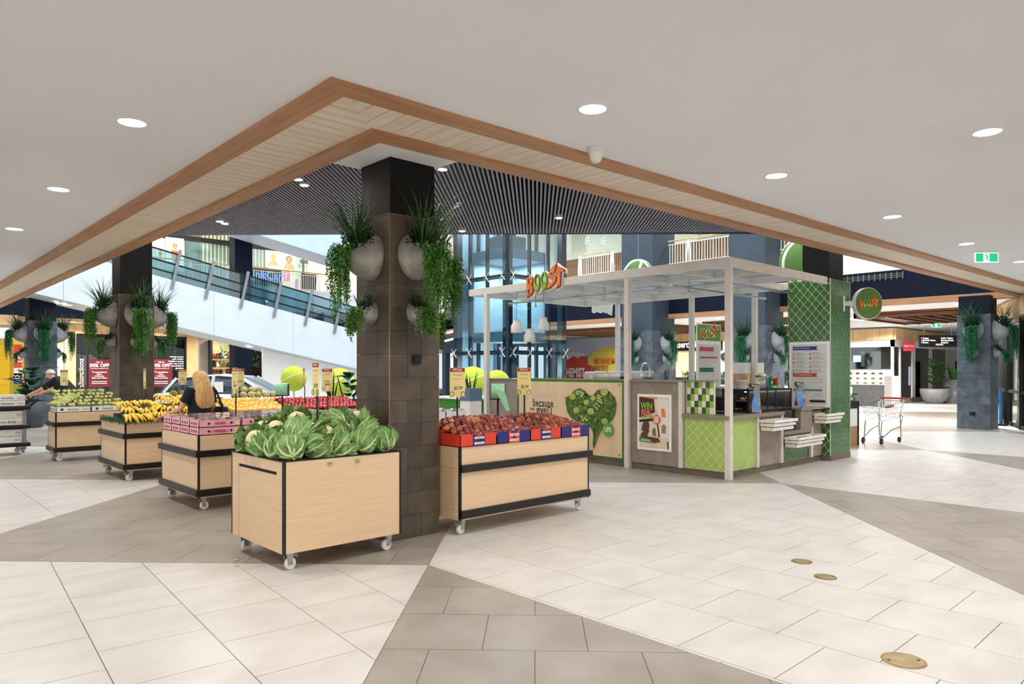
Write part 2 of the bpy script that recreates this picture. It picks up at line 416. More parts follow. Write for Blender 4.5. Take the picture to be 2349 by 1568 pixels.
for px, py in ((684, 412), (698, 425), (504, 508), (516, 513), (1282, 500), (1015, 389), (1060, 530)):
    p = PZ(px, py, 3.675); t = T('spotlight', None, 'light', (p.x, p.y, 3.675), 'spotlights in the slatted ceiling')
    t['label'] = {684: 'upper spotlight of the pair left of the big column', 698: 'lower spotlight of the pair left of the big column', 504: 'left spotlight of the far pair in the slatted ceiling', 516: 'right spotlight of the far pair in the slatted ceiling', 1282: 'single spotlight in the slatted ceiling above the kiosk', 1015: 'bright spotlight at the top right of the big column', 1060: 'spotlight at the far edge of the slatted ceiling'}[px]
    MB().lathe([(.055, 0), (.055, .05)], 16, Matrix.Translation(p)).obj('housing', m_plast, t); MB().lathe([(.042, -.004), (.042, .0)], 16, Matrix.Translation(p)).obj('lens', m_lamp, t)
    l = area('spotlight_lamp', (p.x, p.y, 3.66), .08, 9, (1, .93, .84)); l.parent = t; l.matrix_parent_inverse = Wm(t).inverted()
# ceiling downlights
DL = [(1.703, 6.364), (4.222, 3.595), (7.082, 1.652), (1.731, 9.28), (7.069, 3.525), (10.08, 3.423), (1.757, 12.325), (13.11, 3.345), (16.01, 3.21), (19.0, 3.1),
      (1.75, 15.4), (1.75, 18.5), (1.7, 21.6), (1.7, 3.4), (4.2, 1.2), (1.2, .6), (4.2, -1.6), (10.1, 1.2), (13.1, 1.2), (-1.2, 4.5), (-1.2, 8.2), (-1.2, .2), (7.1, -1), (16, 1.2)]
LAB = {0: 'bright round downlight left of the timber corner', 1: 'largest round downlight just right of the timber corner', 2: 'round downlight near the far right of the white ceiling', 3: 'round downlight at the left, second along the timber beam',
       4: 'round downlight in the ceiling above the green kiosk', 5: 'round downlight third along the right timber beam', 6: 'smallest round downlight at the left edge of the ceiling', 7: 'round downlight beside the green exit sign', 8: 'round downlight cut by the right edge, past the exit sign'}
dl0 = None
for i, (x, y) in enumerate(DL):
    t = T('downlight', LAB.get(i, 'round recessed downlight in the white ceiling out of view'), 'light', (x, y, ZC), 'downlights in the white ceiling')
    if dl0 is None:
        dl0 = (MB().lathe([(.105, -.004), (.125, -.004), (.128, 0), (.105, .02)], 28, None, False).mesh('rim', m_white), MB().lathe([(.104, -.002), (.104, .004)], 28).mesh('diffuser', m_lamp))
    mk('rim', dl0[0], t, local=True); mk('diffuser', dl0[1], t, local=True)
    l = area('downlight_lamp', (x, y, ZC-.012), .2, 21, (1, .985, .96), spread=2.6); l.parent = t; l.matrix_parent_inverse = Wm(t).inverted()
# smoke sensor and exit sign
p = (4.99, 4.212, ZC); t = T('ceiling_sensor', 'white cone shaped ceiling sensor beside the timber beam', 'sensor', p)
MB().lathe([(.075, 0), (.078, -.02), (.07, -.028)], 24, Matrix.Translation(p)).obj('base', m_plast, t, True)
MB().lathe([(.066, -.025), (.062, -.07), (.045, -.115), (.03, -.13), (.001, -.132)], 24, Matrix.Translation(p)).obj('housing', m_plast, t, True)
MB().lathe([(.068, -.021), (.068, -.025)], 24, Matrix.Translation(p)).obj('seam', m_ink, t)
m_exit = M('exit green', '0fa36a', .4, emit='0fa36a', es=.9); m_exw = M('exit white', 'ffffff', .4, emit='ffffff', es=.8)
def exit_sign(loc, ex, s, label):
    f = frame(loc, ex); t = T('exit_sign', label, 'sign', loc, 'green exit signs')
    board(f, -.2*s, -.035*s, .2*s, 0, -.03*s, m_plast, 'gear_tray', t); board(f, -.2*s, -.20*s, .2*s, -.035*s, -.012*s, m_exw, 'panel', t)
    cut([(x*s, y*s) for x, y in rect(-.185, -.188, -.06, -.047)], m_exit, f, t, 'green_field'); cut([(x*s, y*s) for x, y in rect(.045, -.188, .185, -.047)], m_exit, f, t, 'green_field')
    man = [[(-.045,-.185),(-.02,-.15),(-.045,-.13),(-.035,-.12),(-.005,-.142),(.004,-.12),(-.012,-.09),(-.035,-.1),(-.04,-.092),(-.008,-.072),(.012,-.085),(.03,-.095),(.034,-.088),(.02,-.105),(.024,-.13),(.012,-.185),(.0,-.185),(.008,-.14),(-.015,-.15)], circ(.008, -.062, .012, 12)]
    for q in man: cut([(x*s, y*s) for x, y in q], m_exit, f, t, 'running_figure')
exit_sign((14.1, 3.3, ZC), (rt[0], rt[1], 0), 1.0, 'green running man exit sign hanging from the white ceiling, largest of the two')
# ================================================================== columns
def column(cx, cy, s, ztile, ztop, mats, name, label, faces='WS', brass=False):
    t = T(name, label, 'column', (cx+s/2, cy+s/2, 0), 'tiled square columns', kind='structure')
    MB().box((cx+.012, cy+.012, 0), (cx+s-.012, cy+s-.012, ztile-.004)).obj('core', m_joint, t)
    i = .03
    MB().box((cx+i, cy+i, ztile-.004), (cx+s-i, cy+s-i, ztop)).obj('upper_shaft', mats[1], t, bev=.004)
    h = ztile/14; tm = {}
    for fc in faces:
        for k in range(14):
            cuts = [(0, .36*s), (.36*s, s)] if k % 2 else [(0, .64*s), (.64*s, s)]
            if k % 3 == 2: cuts = [(0, .36*s), (.36*s, .64*s), (.64*s, s)]
            for a, b_ in cuts:
                gq = .0016; wq = b_-a-2*gq; key = round(wq, 3)
                if key not in tm: tm[key] = MB().box((0, 0, 0), (wq, .012+.001, h-2*gq)).mesh('stone_tile', mats[0])
                z = k*h+gq; j = R.uniform(-.0008, .0008)
                if fc == 'S': m4 = Matrix.Translation((cx+a+gq, cy+j, z))
                elif fc == 'W': m4 = Matrix.Translation((cx+j, cy+b_-gq, z)) @ Matrix.Rotation(-PI/2, 4, 'Z')
                elif fc == 'N': m4 = Matrix.Translation((cx+b_-gq, cy+s+j, z)) @ Matrix.Rotation(PI, 4, 'Z')
                else: m4 = Matrix.Translation((cx+s+j, cy+a+gq, z)) @ Matrix.Rotation(PI/2, 4, 'Z')
                mk('stone_tile', tm[key], t, m4)
    if brass:
        b = MB(); e = .003
        for (x, y) in ((cx, cy), (cx+s, cy), (cx, cy+s)): b.box((x-e, y-e, 0), (x+e, y+e, ztile))
        b.box((cx-e, cy-e, ztile-.006), (cx+s+e, cy+.01, ztile)); b.box((cx-e, cy-e, ztile-.006), (cx+.01, cy+s+e, ztile)); b.obj('corner_trim', m_brass, t)
    return t
CS = .58
C1 = (3.73, 5.675); C2 = (3.86, 15.3); C3 = (3.95, 25.3); C4 = (22.6, 5.2); CB1 = (21.9, 15.75); CB2 = (21.9, 11.3)
c1 = column(*C1, CS, 3.1, 3.66, (m_stone, m_colb), 'column', 'large dark stone column in the middle under the timber corner', 'WSEN', True)
c2 = column(*C2, .64, 3.1, 5.6, (m_stone, m_colb), 'column', 'dark stone column between the corn and banana stands', 'WSE', True)
c3 = column(*C3, .74, 3.1, 5.6, (m_stoneb, m_navy), 'column', 'blue grey stone column at the far left', 'WSE')
c4 = column(*C4, .8, 3.15, 3.66, (m_stoneb, m_navy), 'column', 'grey stone column near the right edge, right of the trolley', 'WS')
cb1 = column(*CB1, 1.5, 3.1, 12, (m_stoneb, m_blue), 'column', 'blue grey stone column behind the kiosk tap', 'WS')
cb2 = column(*CB2, 1.35, 3.1, 12, (m_stoneb, m_blue), 'column', 'blue grey stone column behind the white box on the kiosk', 'WS')
def outlet(loc, nrm, lab, w=.09, h=.09):
    f = onX(*loc, .016) if nrm == 'X' else onY(*loc, .016); t = T('power_outlet', lab, 'power outlet', loc)
    board(f, -w/2, -h/2, w/2, h/2, .02, m_blackm, 'plate', t, .003); cut(circ(0, 0, w*.2, 12), m_ink, f, t, 'socket', off=.021)
outlet((4.03, 5.675, 1.72), 'Y', 'small black wall socket on the large middle column')
outlet((22.6, 5.62, .42), 'X', 'small black double socket on the column near the right edge', .14, .09)
# ================================================================== atrium shell
def S(name, b, m, **k):
    o = b.obj(name, m, **k); tag(o, None, None, kind='structure'); return o
XR, YB, ZF = 23.0, 33.3, 5.6
S('wall_fascia_right', MB().box((XR, 2, 3.75), (XR+.3, 40, 4.62)), m_navy); S('wall_slab_edge', MB().box((XR+.01, 2, 4.62), (XR+.3, 40, ZF)), m_white)
S('trim_2', MB().box((XR-.05, 4.6, 3.58), (XR+.28, 40, 3.75)), m_beamy)
S('wall_fascia_back', MB().box((-6, YB, 3.7), (XR, YB+.3, ZF)), m_navy)
S('trim_3', MB().box((-6, YB-.04, 3.58), (XR, YB+.25, 3.7)), m_beamx)
S('ceiling_right', MB().box((XR+.2, -9, 3.66), (60, 45, 3.8)), m_ceil)
S('ceiling_back', MB().box((-9, YB+.2, 3.66), (XR+.2, 45, 3.8)), m_ceil)
S('ceiling_left', MB().box((-9, 33.2, 3.66), (3, 45, 3.8)), m_ceil)
S('floor_upper_right', MB().box((XR+.3, 2, ZF-.2), (40, 45, ZF)), m_white)
S('floor_upper_back', MB().box((-6, YB+.3, ZF-.2), (XR, 45, ZF)), m_white)
m_cw = M('cream wall', 'e9dfd0', .7, c2='e3d8c8', scale=2)
S('wall_upper_right', MB().box((28, 2, ZF), (28.3, 45, 9.2)), m_cw)
S('wall_upper_back', MB().box((-6, 38.5, ZF), (28, 38.8, 9.2)), m_cw)
S('ceiling_upper_right', MB().box((XR+.4, 2, 9.2), (40, 45, 9.5)), m_white)
S('ceiling_upper_back', MB().box((-6, YB+.4, 9.2), (XR, 45, 9.5)), m_white)
S('wall_atrium_back', MB().box((-6, YB+1, 9.5), (28, YB+1.3, 15)), m_white)
S('wall_atrium_right', MB().box((XR+.6, 2, 9.5), (XR+.9, 45, 15)), m_white)
S('wall_left_back', MB().box((-6, 38.5, 0), (30, 38.8, 3.7)), m_cw)
S('wall_right_back', MB().box((46, -9, 0), (46.3, 45, 3.7)), m_white)
# ================================================================== wall planters with grass and trailing vines
def leaf_quad(b, p, d, w, l, up):
    d = d.normalized(); s = d.cross(up)
    if s.length < 1e-3: s = Vector((1, 0, 0))
    s = s.normalized()*w/2
    b.add([p, p+d*l*.5+s, p+d*l, p+d*l*.5-s], [(0, 1, 2, 3)])
def rv(a=1): return Vector((R.uniform(-a, a), R.uniform(-a, a), R.uniform(-a, a)))
def planter_meshes(kind, bw, bh, bd, cool):
    """bowl egg stuck on the wall plane x=0, opening up and outwards (+x)"""
    n, m = 20, 14; vs = []; fs = []
    b = MB()
    def P(i, k):
        ph = PI*i/m; t = -PI/2+PI*k/n
        v = Vector((math.sin(ph)*math.cos(t)*bd, math.sin(ph)*math.sin(t)*bw*(1+.08*math.cos(ph)), math.cos(ph)*bh)); return v
    for i in range(m):
        for k in range(n):
            c = (P(i, k)+P(i+1, k+1))/2
            if c.x/bd*.62+c.z/bh*.78 > .74: continue
            b.add([P(i, k), P(i+1, k), P(i+1, k+1), P(i, k+1)], [(0, 1, 2, 3)])
    bowl = b.mesh('bowl', m_bowlb if cool else m_bowl, True)
    bm = bmesh.new(); bm.from_mesh(bowl); bmesh.ops.remove_doubles(bm, verts=bm.verts, dist=1e-4); bmesh.ops.recalc_face_normals(bm, faces=bm.faces); bm.to_mesh(bowl); bm.free()
    for p in bowl.polygons: p.use_smooth = True
    o = Vector((bd*.55, 0, bh*.50))                       # heart of the opening
    nrm = Vector((.62, 0, .78)); ex = Vector((.78, 0, -.62))
    s = MB(); s.prism([(math.cos(2*PI*i/14)*bw*.72, math.sin(2*PI*i/14)*bw*.74) for i in range(14)], -.02, .004, Matrix(((ex.x, 0, nrm.x, o.x), (0, 1, 0, 0), (ex.z, 0, nrm.z, o.z-.01), (0, 0, 0, 1))))
    soil = s.mesh('soil', m_soil)
    g = MB(); big = kind == 'big'
    for i in range(84 if big else 34):
        a = R.uniform(0, 2*PI); lean = R.uniform(.08, .75); L = R.uniform(.32, .68) if big else R.uniform(.12, .24)
        d = Vector((math.cos(a)*lean+.15, math.sin(a)*lean, 1)).normalized(); p = o+Vector((R.uniform(-.05, .05), R.uniform(-.09, .09), -.02)); w = R.uniform(.007, .014) if big else .007
        q = [p.copy()]
        for j in range(6):
            d = (d+Vector((math.cos(a)*.10, math.sin(a)*.10, -.05*j*lean))).normalized(); p = p+d*L/6
            if p.x < .01: p.x = .01
            q.append(p.copy())
        sd = Vector((-math.sin(a), math.cos(a), 0))
        for j in range(6):
            w0, w1 = w*(1-j/6.5), w*(1-(j+1)/6.5)
            g.add([q[j]-sd*w0, q[j]+sd*w0, q[j+1]+sd*w1, q[j+1]-sd*w1], [(0, 1, 2, 3)])
    grass = g.mesh('grass_blades', m_bladec if cool else m_blade)
    v = MB(); lm = m_leafc if cool else m_leafl
    ns = 52 if big else 26
    for i in range(ns):
        yy = R.uniform(-.8, .55)*bw; p = Vector((bd*R.uniform(.85, 1.25), yy, bh*R.uniform(.15, .4))); L = (R.uniform(.15, .5) if i % 3 else R.uniform(.42, .72)) if big else R.uniform(.08, .22)
        d = Vector((R.uniform(.1, .5), R.uniform(-.2, .2), .3))
        stp = .019; k = int(L/stp)+4
        for j in range(k):
            d = (d+Vector((0, 0, -.35))+rv(.16)).normalized()
            if j > 3: d = (d+Vector((0, 0, -.6))).normalized()
            p = p+d*stp
            for c in range(4):
                leaf_quad(v, p+rv(.012), (rv(1)+Vector((.25, 0, -.35))), R.uniform(.011, .019), R.uniform(.018, .033), Vector((.3, .2, 1)))
    vine = v.mesh('trailing_vine', lm)
    u = MB()
    for i in range(760 if big else 220):
        a = R.uniform(0, 2*PI); r = math.sqrt(R.random()); p = o+Vector((math.cos(a)*r*bd*.5, math.sin(a)*r*bw*.95, R.uniform(-.05, .13 if big else .06)-.05*math.cos(a)))
        leaf_quad(u, p, rv(1)+Vector((.2, 0, .5)), R.uniform(.012, .024), R.uniform(.02, .045), Vector((.3, .1, 1)))
    tuft = u.mesh('leafy_tuft', m_leafd if i % 2 or cool else m_rust)
    return [('bowl', bowl), ('soil', soil), ('grass_blades', grass), ('trailing_vine', vine), ('leafy_tuft', tuft)]
PLM = {(k, c): planter_meshes(k, *s, c) for c in (0, 1) for k, s in (('big', (.20, .225, .30)), ('small', (.095, .11, .14)))}
def planter(kind, col, s, fc, z, label, cool=0, sc=1., flip=False):
    h = s/2
    loc, rz = {'W': ((col[0]-.004, col[1]+h, z), PI), 'S': ((col[0]+h, col[1]-.004, z), -PI/2), 'E': ((col[0]+s+.004, col[1]+h, z), 0)}[fc]
    t = T('wall_planter', label, 'wall planter', loc, 'egg shaped planters on the columns', rz); t.scale = (sc, -sc if flip else sc, sc)
    for nm, me in PLM[(kind, cool)]:
        o = mk(nm, me, t, local=True)
        if nm in ('grass_blades', 'trailing_vine', 'leafy_tuft'): o['kind'] = 'stuff'
FN = {'W': 'left face', 'S': 'front face', 'E': 'right face'}
for col, s, cd, cool, sc in ((C1, CS, 'large middle column', 0, 1), (C2, .64, 'column beside the bananas', 0, 1.15), (C3, .74, 'far left column', 1, 1.2), (C4, .8, 'column near the right edge', 1, 1.25)):
    for fc in 'WSE':
        planter('big', col, s, fc, 2.71, f'large egg planter with grass and vine, {FN[fc]} of the {cd}', cool, sc, fc == 'W')
        planter('small', col, s, fc, 2.17 if cool == 0 else 2.1, f'small egg planter with short greenery, {FN[fc]} of the {cd}', cool, sc*1.05, fc == 'S')
for col, s, cd in ((CB1, 1.5, 'column behind the kiosk tap'), (CB2, 1.35, 'column behind the white box')):
    for fc in 'WS':
        planter('big', col, s, fc, 2.62, f'large pale wall planter with green vine, {FN[fc]} of the {cd}', 1, 1.3, fc == 'W')
        planter('small', col, s, fc, 2.05, f'small pale wall planter with green vine, {FN[fc]} of the {cd}', 1, 1.4)
# ================================================================== produce stands
wheel_m = MB().lathe([(.012, -.016), (.046, -.016), (.05, -.01), (.05, .01), (.046, .016), (.012, .016)], 20, Matrix.Rotation(PI/2, 4, 'X')).mesh('wheel', m_plast, False)
hub_m = MB().lathe([(.008, -.024), (.008, .024)], 10, Matrix.Rotation(PI/2, 4, 'X')).mesh('axle', m_steel)
fk = MB(); fk.box((-.03, -.028, .088), (.035, .028, .094))
for s_ in (-1, 1): fk.prism([(-.018, -.06), (.018, -.06), (.038, .04), (-.03, .04)], s_*.022-.002, s_*.022+.002, Matrix(((1, 0, 0, .0), (0, 0, 1, 0), (0, 1, 0, .052), (0, 0, 0, 1))))
fork_m = fk.mesh('fork', m_steel)
bk_m = MB().box((-.075, -.018, .06), (-.02, .018, .072)).box((-.075, -.018, .04), (-.066, .018, .066)).mesh('brake_pedal', m_grey)
def caster(t, x, y, rz, h=.15, brake=False):
    m4 = Matrix.Translation((x, y, .05)) @ Matrix.Rotation(rz, 4, 'Z')
    w_ = mk('caster', fork_m, t, m4); mk('wheel', wheel_m, w_, m4 @ Matrix.Translation((-.012, 0, 0))); mk('axle', hub_m, w_, m4 @ Matrix.Translation((-.012, 0, 0)))
    if brake: mk('brake_pedal', bk_m, w_, m4)
def stand(x0, y0, x1, y1, zt, label, bands=True, door=False, zb=.15, group='timber produce stands on casters', wrap=True):
    t = T('produce_stand', label, 'produce stand', ((x0+x1)/2, (y0+y1)/2, 0), group)
    e = .022
    def panel(a, b, nm='side_panel'): return MB().box(a, b).obj(nm, m_oak, t)
    zs = [(zb, zt)]
    if bands: zs = [(zb, .245), (.245, .655), (.655, zt)]
    for z0, z1 in zs:
        panel((x0+e, y0, z0+.001), (x1-e, y0+.018, z1-.001)); panel((x0+e, y1-.018, z0+.001), (x1-e, y1, z1-.001))
        if not (door and z0 == zb): panel((x0, y0+e, z0+.001), (x0+.018, y1-e, z1-.001))
        panel((x1-.018, y0+e, z0+.001), (x1, y1-e, z1-.001))
    for x in (x0, x1-e):
        for y in (y0, y1-e): MB().box((x-.001, y-.001, zb), (x+e+.001, y+e+.001, zt+.001)).obj('corner_post', m_black, t)
    MB().box((x0+.018, y0+.018, zb), (x1-.018, y1-.018, zb+.02)).obj('base_board', m_oak, t)
    MB().box((x0+.018, y0+.018, zt-.05), (x1-.018, y1-.018, zt-.02)).obj('deck', m_blackm, t)
    if bands:
        for z0, z1, o_ in ((.62, .695, .035), (.17, .25, .03)):
            xl = x0-o_ if wrap else x0+.004
            MB().box((xl, y0-o_, z0), (x1+(o_ if z0 > .4 or wrap else 0), y0-.001, z1)).obj('bumper_rail', m_black, t, bev=.006)
            if wrap: MB().box((x0-o_, y0-.001, z0), (x0-.001, y1+o_, z1)).obj('bumper_rail', m_black, t, bev=.006)
            b = MB()
            for zz in (z0+.02, (z0+z1)/2, z1-.02): b.box((xl-.003, y0-o_-.003, zz-.004), (x1, y0-o_, zz+.004))
            if wrap:
                for zz in (z0+.02, (z0+z1)/2, z1-.02): b.box((x0-o_-.003, y0-o_, zz-.004), (x0-o_, y1+o_, zz+.004))
            b.obj('rail_ridge', m_black, t)
    if door:
        ya, yb = y0+.12, y1-.16; zd = zt-.115
        panel((x0, y0+e, zb), (x0+.018, ya-.001, zt-.002)); panel((x0, yb+.001, zb), (x0+.018, y1-e, zt-.002)); panel((x0, ya, zd+.028), (x0+.018, yb, zt-.002))
        d = MB().box((x0+.002, ya+.002, zb), (x0+.018, yb-.002, zd)).obj('door', m_oak, t)
        MB().box((x0+.012, ya, zd), (x0+.02, yb, zd+.028)).obj('finger_slot', m_blackm, t)
        m_liner = m_blackm
        MB().box((x0-.004, y0-.004, zt), (x1+.002, y1+.002, zt+.006)).obj('top_mat', m_liner, t)
    c = .09
    for i, (x, y) in enumerate(((x0+c, y0+c), (x0+c, y1-c), (x1-c, y0+c), (x1-c, y1-c))): caster(t, x, y, R.choice((.2, -.3, PI+.2, .1)), zb, i < 2)
    return t
stand(2.53, 5.36, 3.65, 6.40, .885, 'light oak stand heaped with cauliflower, slotted door on its side', False, True)
stand(4.35, 5.39, 6.26, 6.35, .865, 'long light oak stand with black rails under the nectarines and peaches', wrap=False)
stand(2.93, 8.38, 4.92, 9.66, .865, 'light oak stand with black rails under the pink berry boxes')
stand(4.98, 8.38, 6.9, 9.66, .865, 'light oak stand under the silvery punnets behind the cauliflowers')
stand(2.94, 11.34, 4.42, 12.66, .865, 'light oak stand with black rails under the bananas')
stand(4.50, 11.44, 7.0, 12.6, .80, 'oak stand with black rails under the mangoes and tomatoes')
stand(2.68, 14.62, 3.80, 15.24, .865, 'light oak stand with black rails under the corn cobs')
stand(4.35, 13.5, 6.9, 14.5, .80, 'oak stand under the pineapples and melons')
# ---------------------------------------------------------------- fruit boxes
def ftray(x0, y0, x1, y1, z0, z1, m, t=.006):
    b = MB(); b.box((x0, y0, z0), (x1, y1, z0+t)); b.box((x0, y0, z0), (x1, y0+t, z1)); b.box((x0, y1-t, z0), (x1, y1, z1)); b.box((x0, y0, z0), (x0+t, y1, z1)); b.box((x1-t, y0, z0), (x1, y1, z1)); return b
m_cred = M('red carton', 'd8402c', .5, c2='cf3a27', scale=8); m_cblue = M('blue carton', '1d2478', .45, c2='1a206c', scale=8)
ZT = .868; bw_ = 1.91/4
ORD = ('first', 'second', 'third', 'fourth')
for i in range(4):
    for r in range(2):
        x0 = 4.345+i*bw_; x1 = x0+bw_-.006; y0 = 5.375+r*.41; y1 = y0+.40; z1 = ZT+.12
        a, c = (m_cred, m_cblue) if i % 2 == 0 else (m_cblue, m_cred); k = 'red' if i % 2 == 0 else 'blue'
        t = T('fruit_carton', f'{k} and {"blue" if k == "red" else "red"} fruit carton, {ORD[i]} from the column in the {"front" if r == 0 else "back"} row', 'carton', ((x0+x1)/2, (y0+y1)/2, ZT), 'striped fruit cartons on the peach stand')
        ftray(x0, y0, x1, y1, ZT, z1, a).obj('tray', a, t)
        xm = (x0+x1)/2; f = onY(xm, y0, ZT, 0)
        n_ = [(-.075, .0), (.075, .0), (.075, .118), (.055, .118), (.035, .1), (-.035, .1), (-.055, .118), (-.075, .118)]
        cut(n_, c, f, t, 'centre_panel', .006, .003)
        if r == 0:
            for yy, s in ((.082, 'PLUMRIDGE'), (.028, 'ORCHARDS')):
                cut(rect(-.062, yy-.011, .062, yy+.011), m_wink, f, t, 'label_plate', .002, .0075); text(s, .02, m_red if i % 2 == 0 else m_ink, f @ Matrix.Translation((0, yy, 0)), t, .01, off=.01, sx=.95)
            cut(circ(0, .055, .024, 14, .011), m_ink, f, t, 'hand_hole', .002, .0075)
def fruit_mesh(name, m, r, sc=(1, 1, 1), fn=None, n=12, mm=8): return MB().ball((0, 0, 0), r, n, mm, sc, fn).mesh(name, m, True)
m_nect = M('nectarine skin', '7c1714', .22, c2='e0a04c', scale=7, detail=3, lo=.50, hi=.72, rnd=.3, coat=.3)
m_peach = M('peach skin', '6e2a26', .6, c2='d07c3c', scale=7, detail=3, lo=.47, hi=.76, rnd=.35)
dim = lambda v: 1-.10*max(0, v.z-.75)*4*.6-.04*max(0, 1-abs(v.x)*6)*(v.z > -.5)
me_n = fruit_mesh('nectarine', m_nect, .037, (1, 1, .95), dim); me_p = fruit_mesh('peach', m_peach, .037, (1, 1, .96), dim)
def pile(n, name, me, label, cat, group, fz, x0, x1, y0, y1, step, jit=.15, sc=(.92, 1.08), layers=1, rot=True):
    nx = int((x1-x0)/step); ny = int((y1-y0)/(step*.9)); c = 0
    for l in range(layers):
        for j in range(ny-l):
            for i in range(nx-l):
                if c >= n: return
                x = x0+(i+.5+(j % 2)*.5+l*.5)*step+R.uniform(-jit, jit)*step; y = y0+(j+.5+l*.5)*step*.9+R.uniform(-jit, jit)*step
                if x > x1: continue
                z = fz(x, y)+l*step*.75+R.uniform(-.1, .1)*step
                s = R.uniform(*sc)
                o = mk(name, me, None, TRS((x, y, z), R.uniform(0, 6.28) if rot else R.uniform(-.15, .15), s, R.uniform(-.8, .8) if rot else 0, R.uniform(-.8, .8) if rot else 0)); tag(o, label, cat, group); c += 1
def sst(a, b, x): t = max(0, min(1, (x-a)/(b-a))); return t*t*(3-2*t)
def zn(x, y): return .975+.13*sst(5.40, 5.78, y)*sst(4.2, 4.6, x)*(1-.35*math.exp(-((x-5.32)/.12)**2))
def zp(x, y): return .975+.12*sst(5.40, 5.72, y)*(1-.6*sst(5.85, 6.25, x))*(1-.35*math.exp(-((x-5.32)/.12)**2))
pile(112, 'nectarine', me_n, 'glossy red and yellow nectarine heaped in the cartons nearest the column', 'nectarine', 'nectarines in the left cartons', zn, 4.37, 5.36, 5.385, 6.0, .069)
pile(150, 'peach', me_p, 'dusky red peach heaped in the cartons furthest from the column', 'peach', 'peaches in the right cartons', zp, 5.36, 6.24, 5.385, 6.0, .069)
# ---------------------------------------------------------------- cauliflowers
m_curd = M('cauliflower curd', 'f0e0b8', .7, c2='e2cc98', scale=40, bump=.6, bscale=70)
m_cleaf = M('cauliflower leaf', '86a962', .5, c2='557f40', scale=9, rnd=.2, bump=.35, bscale=30)
m_rib = M('pale leaf rib', 'c8dca0', .5, c2='b0cc86', scale=14)
def curd_fn(v): return 1+.07*math.sin(v.x*11)*math.sin(v.y*12+1)*math.sin(v.z*10+2)+.035*math.sin(v.x*27+1)*math.sin(v.y*25)
me_curd = MB().ball((0, 0, .012), .088, 20, 14, (1, 1, .92), curd_fn).mesh('curd', m_curd, True)
def cleaf(seed):
    rr = random.Random(seed); b = MB(); nu, nv = 9, 6; r0 = .103; TH = rr.uniform(2.05, 2.6)
    def P(u, v, up=0):
        th = u*TH; w = .064*math.sin(PI*min(1, u*.80+.17))**.8; r = r0+.016*u+up+(.012*math.sin(u*9+v*5+seed)+.02*abs(v)**2*u)*(.3+abs(v))
        if u > .75: r += (u-.75)*.12
        ph = v*w/r0; return Vector((r*math.sin(th)*math.cos(ph), r*math.sin(ph)*(.35+.65*math.sin(th)), -r*math.cos(th)*.95))
    vs = [P(i/nu, -1+2*j/nv) for i in range(nu+1) for j in range(nv+1)]; fs = [(i*(nv+1)+j, i*(nv+1)+j+1, (i+1)*(nv+1)+j+1, (i+1)*(nv+1)+j) for i in range(nu) for j in range(nv)]
    b.add(vs, fs); b.cur = 1; b.tube([P(u/8*.9, 0, .006) for u in range(9)], [.0145, .0145, .014, .013, .012, .010, .008, .006, .003], 6)
    for sgn in (-1, 1):
        for u0 in (.35, .5, .65): b.tube([P(u0, 0, .004), P(u0+.1, sgn*.45, .003), P(u0+.17, sgn*.8, .002)], [.004, .003, .0015], 4, False)
    return b.mesh('leaf', [m_cleaf, m_rib], True)
LF = [cleaf(s) for s in range(7)]
NTH = ('first', 'second', 'third', 'fourth', 'fifth', 'sixth', 'seventh', 'eighth', 'ninth', 'tenth', 'eleventh', 'twelfth', 'thirteenth')
def cauli(x, y, z, k):
    t = T('cauliflower', None, 'cauliflower', (x, y, z), 'cauliflowers heaped on the near stand'); t['label'] = f'leafy cauliflower, {("bottom", "middle", "top")[k[0]]} layer of the near heap, {NTH[k[1]]} from the left in its {NTH[k[2]]} row'
    t.matrix_basis = TRS((x, y, z), R.uniform(0, 6.28), R.uniform(.9, 1.05), R.uniform(-1., 1.), R.uniform(-1., 1.))
    mk('curd', me_curd, t, local=True)
    for i in range(8): mk('leaf', R.choice(LF), t, TRS((0, 0, 0), i*2*PI/8+R.uniform(-.2, .2), R.uniform(.88, 1.05), 0, R.uniform(-.08, .12)), local=True)
for lay, (nx, ny, x0, x1, y0, y1, z) in enumerate(((5, 5, 2.64, 3.55, 5.47, 6.30, .985), (4, 4, 2.78, 3.48, 5.62, 6.24, 1.065), (3, 3, 2.98, 3.46, 5.80, 6.2, 1.135))):
    for i in range(nx):
        for j in range(ny):
            if lay < 2 and 0 < i < nx-1 and 0 < j < ny-1 and lay == 0: continue
            if lay == 2 and (i, j) in ((0, 0), (2, 2), (1, 2)): continue
            cauli(x0+(x1-x0)*i/(nx-1)+R.uniform(-.02, .02), y0+(y1-y0)*j/(ny-1)+R.uniform(-.02, .02), z+R.uniform(-.015, .02), (lay, i, j))
for (x, y) in ((2.94, 5.365), (3.2, 5.36)):         # loose leaf tips hanging over the stand edge
    o = mk('cauliflower_leaf', LF[3], None, TRS((x, y-.012, .915), -PI/2, .5, 0, 1.9)); tag(o, f'torn leaf hanging over the oak edge, {"left" if x < 3 else "right"} of the two', 'leaf')
for (x, y, r_) in ((2.42, 6.02, 0), (2.36, 5.86, 1)):
    b = MB(); b.ball((0, 0, .004), .03, 8, 4, (1, .5, .12), lambda v: 1+.3*math.sin(v.x*9)); o = mk('leaf_scrap', b.mesh('leaf_scrap', m_rib, True), None, TRS((x, y, .001), r_)); tag(o, 'pale leaf scrap lying on the grey floor tile' if r_ == 0 else 'smaller leaf scrap on the grey floor nearer the camera', 'leaf')
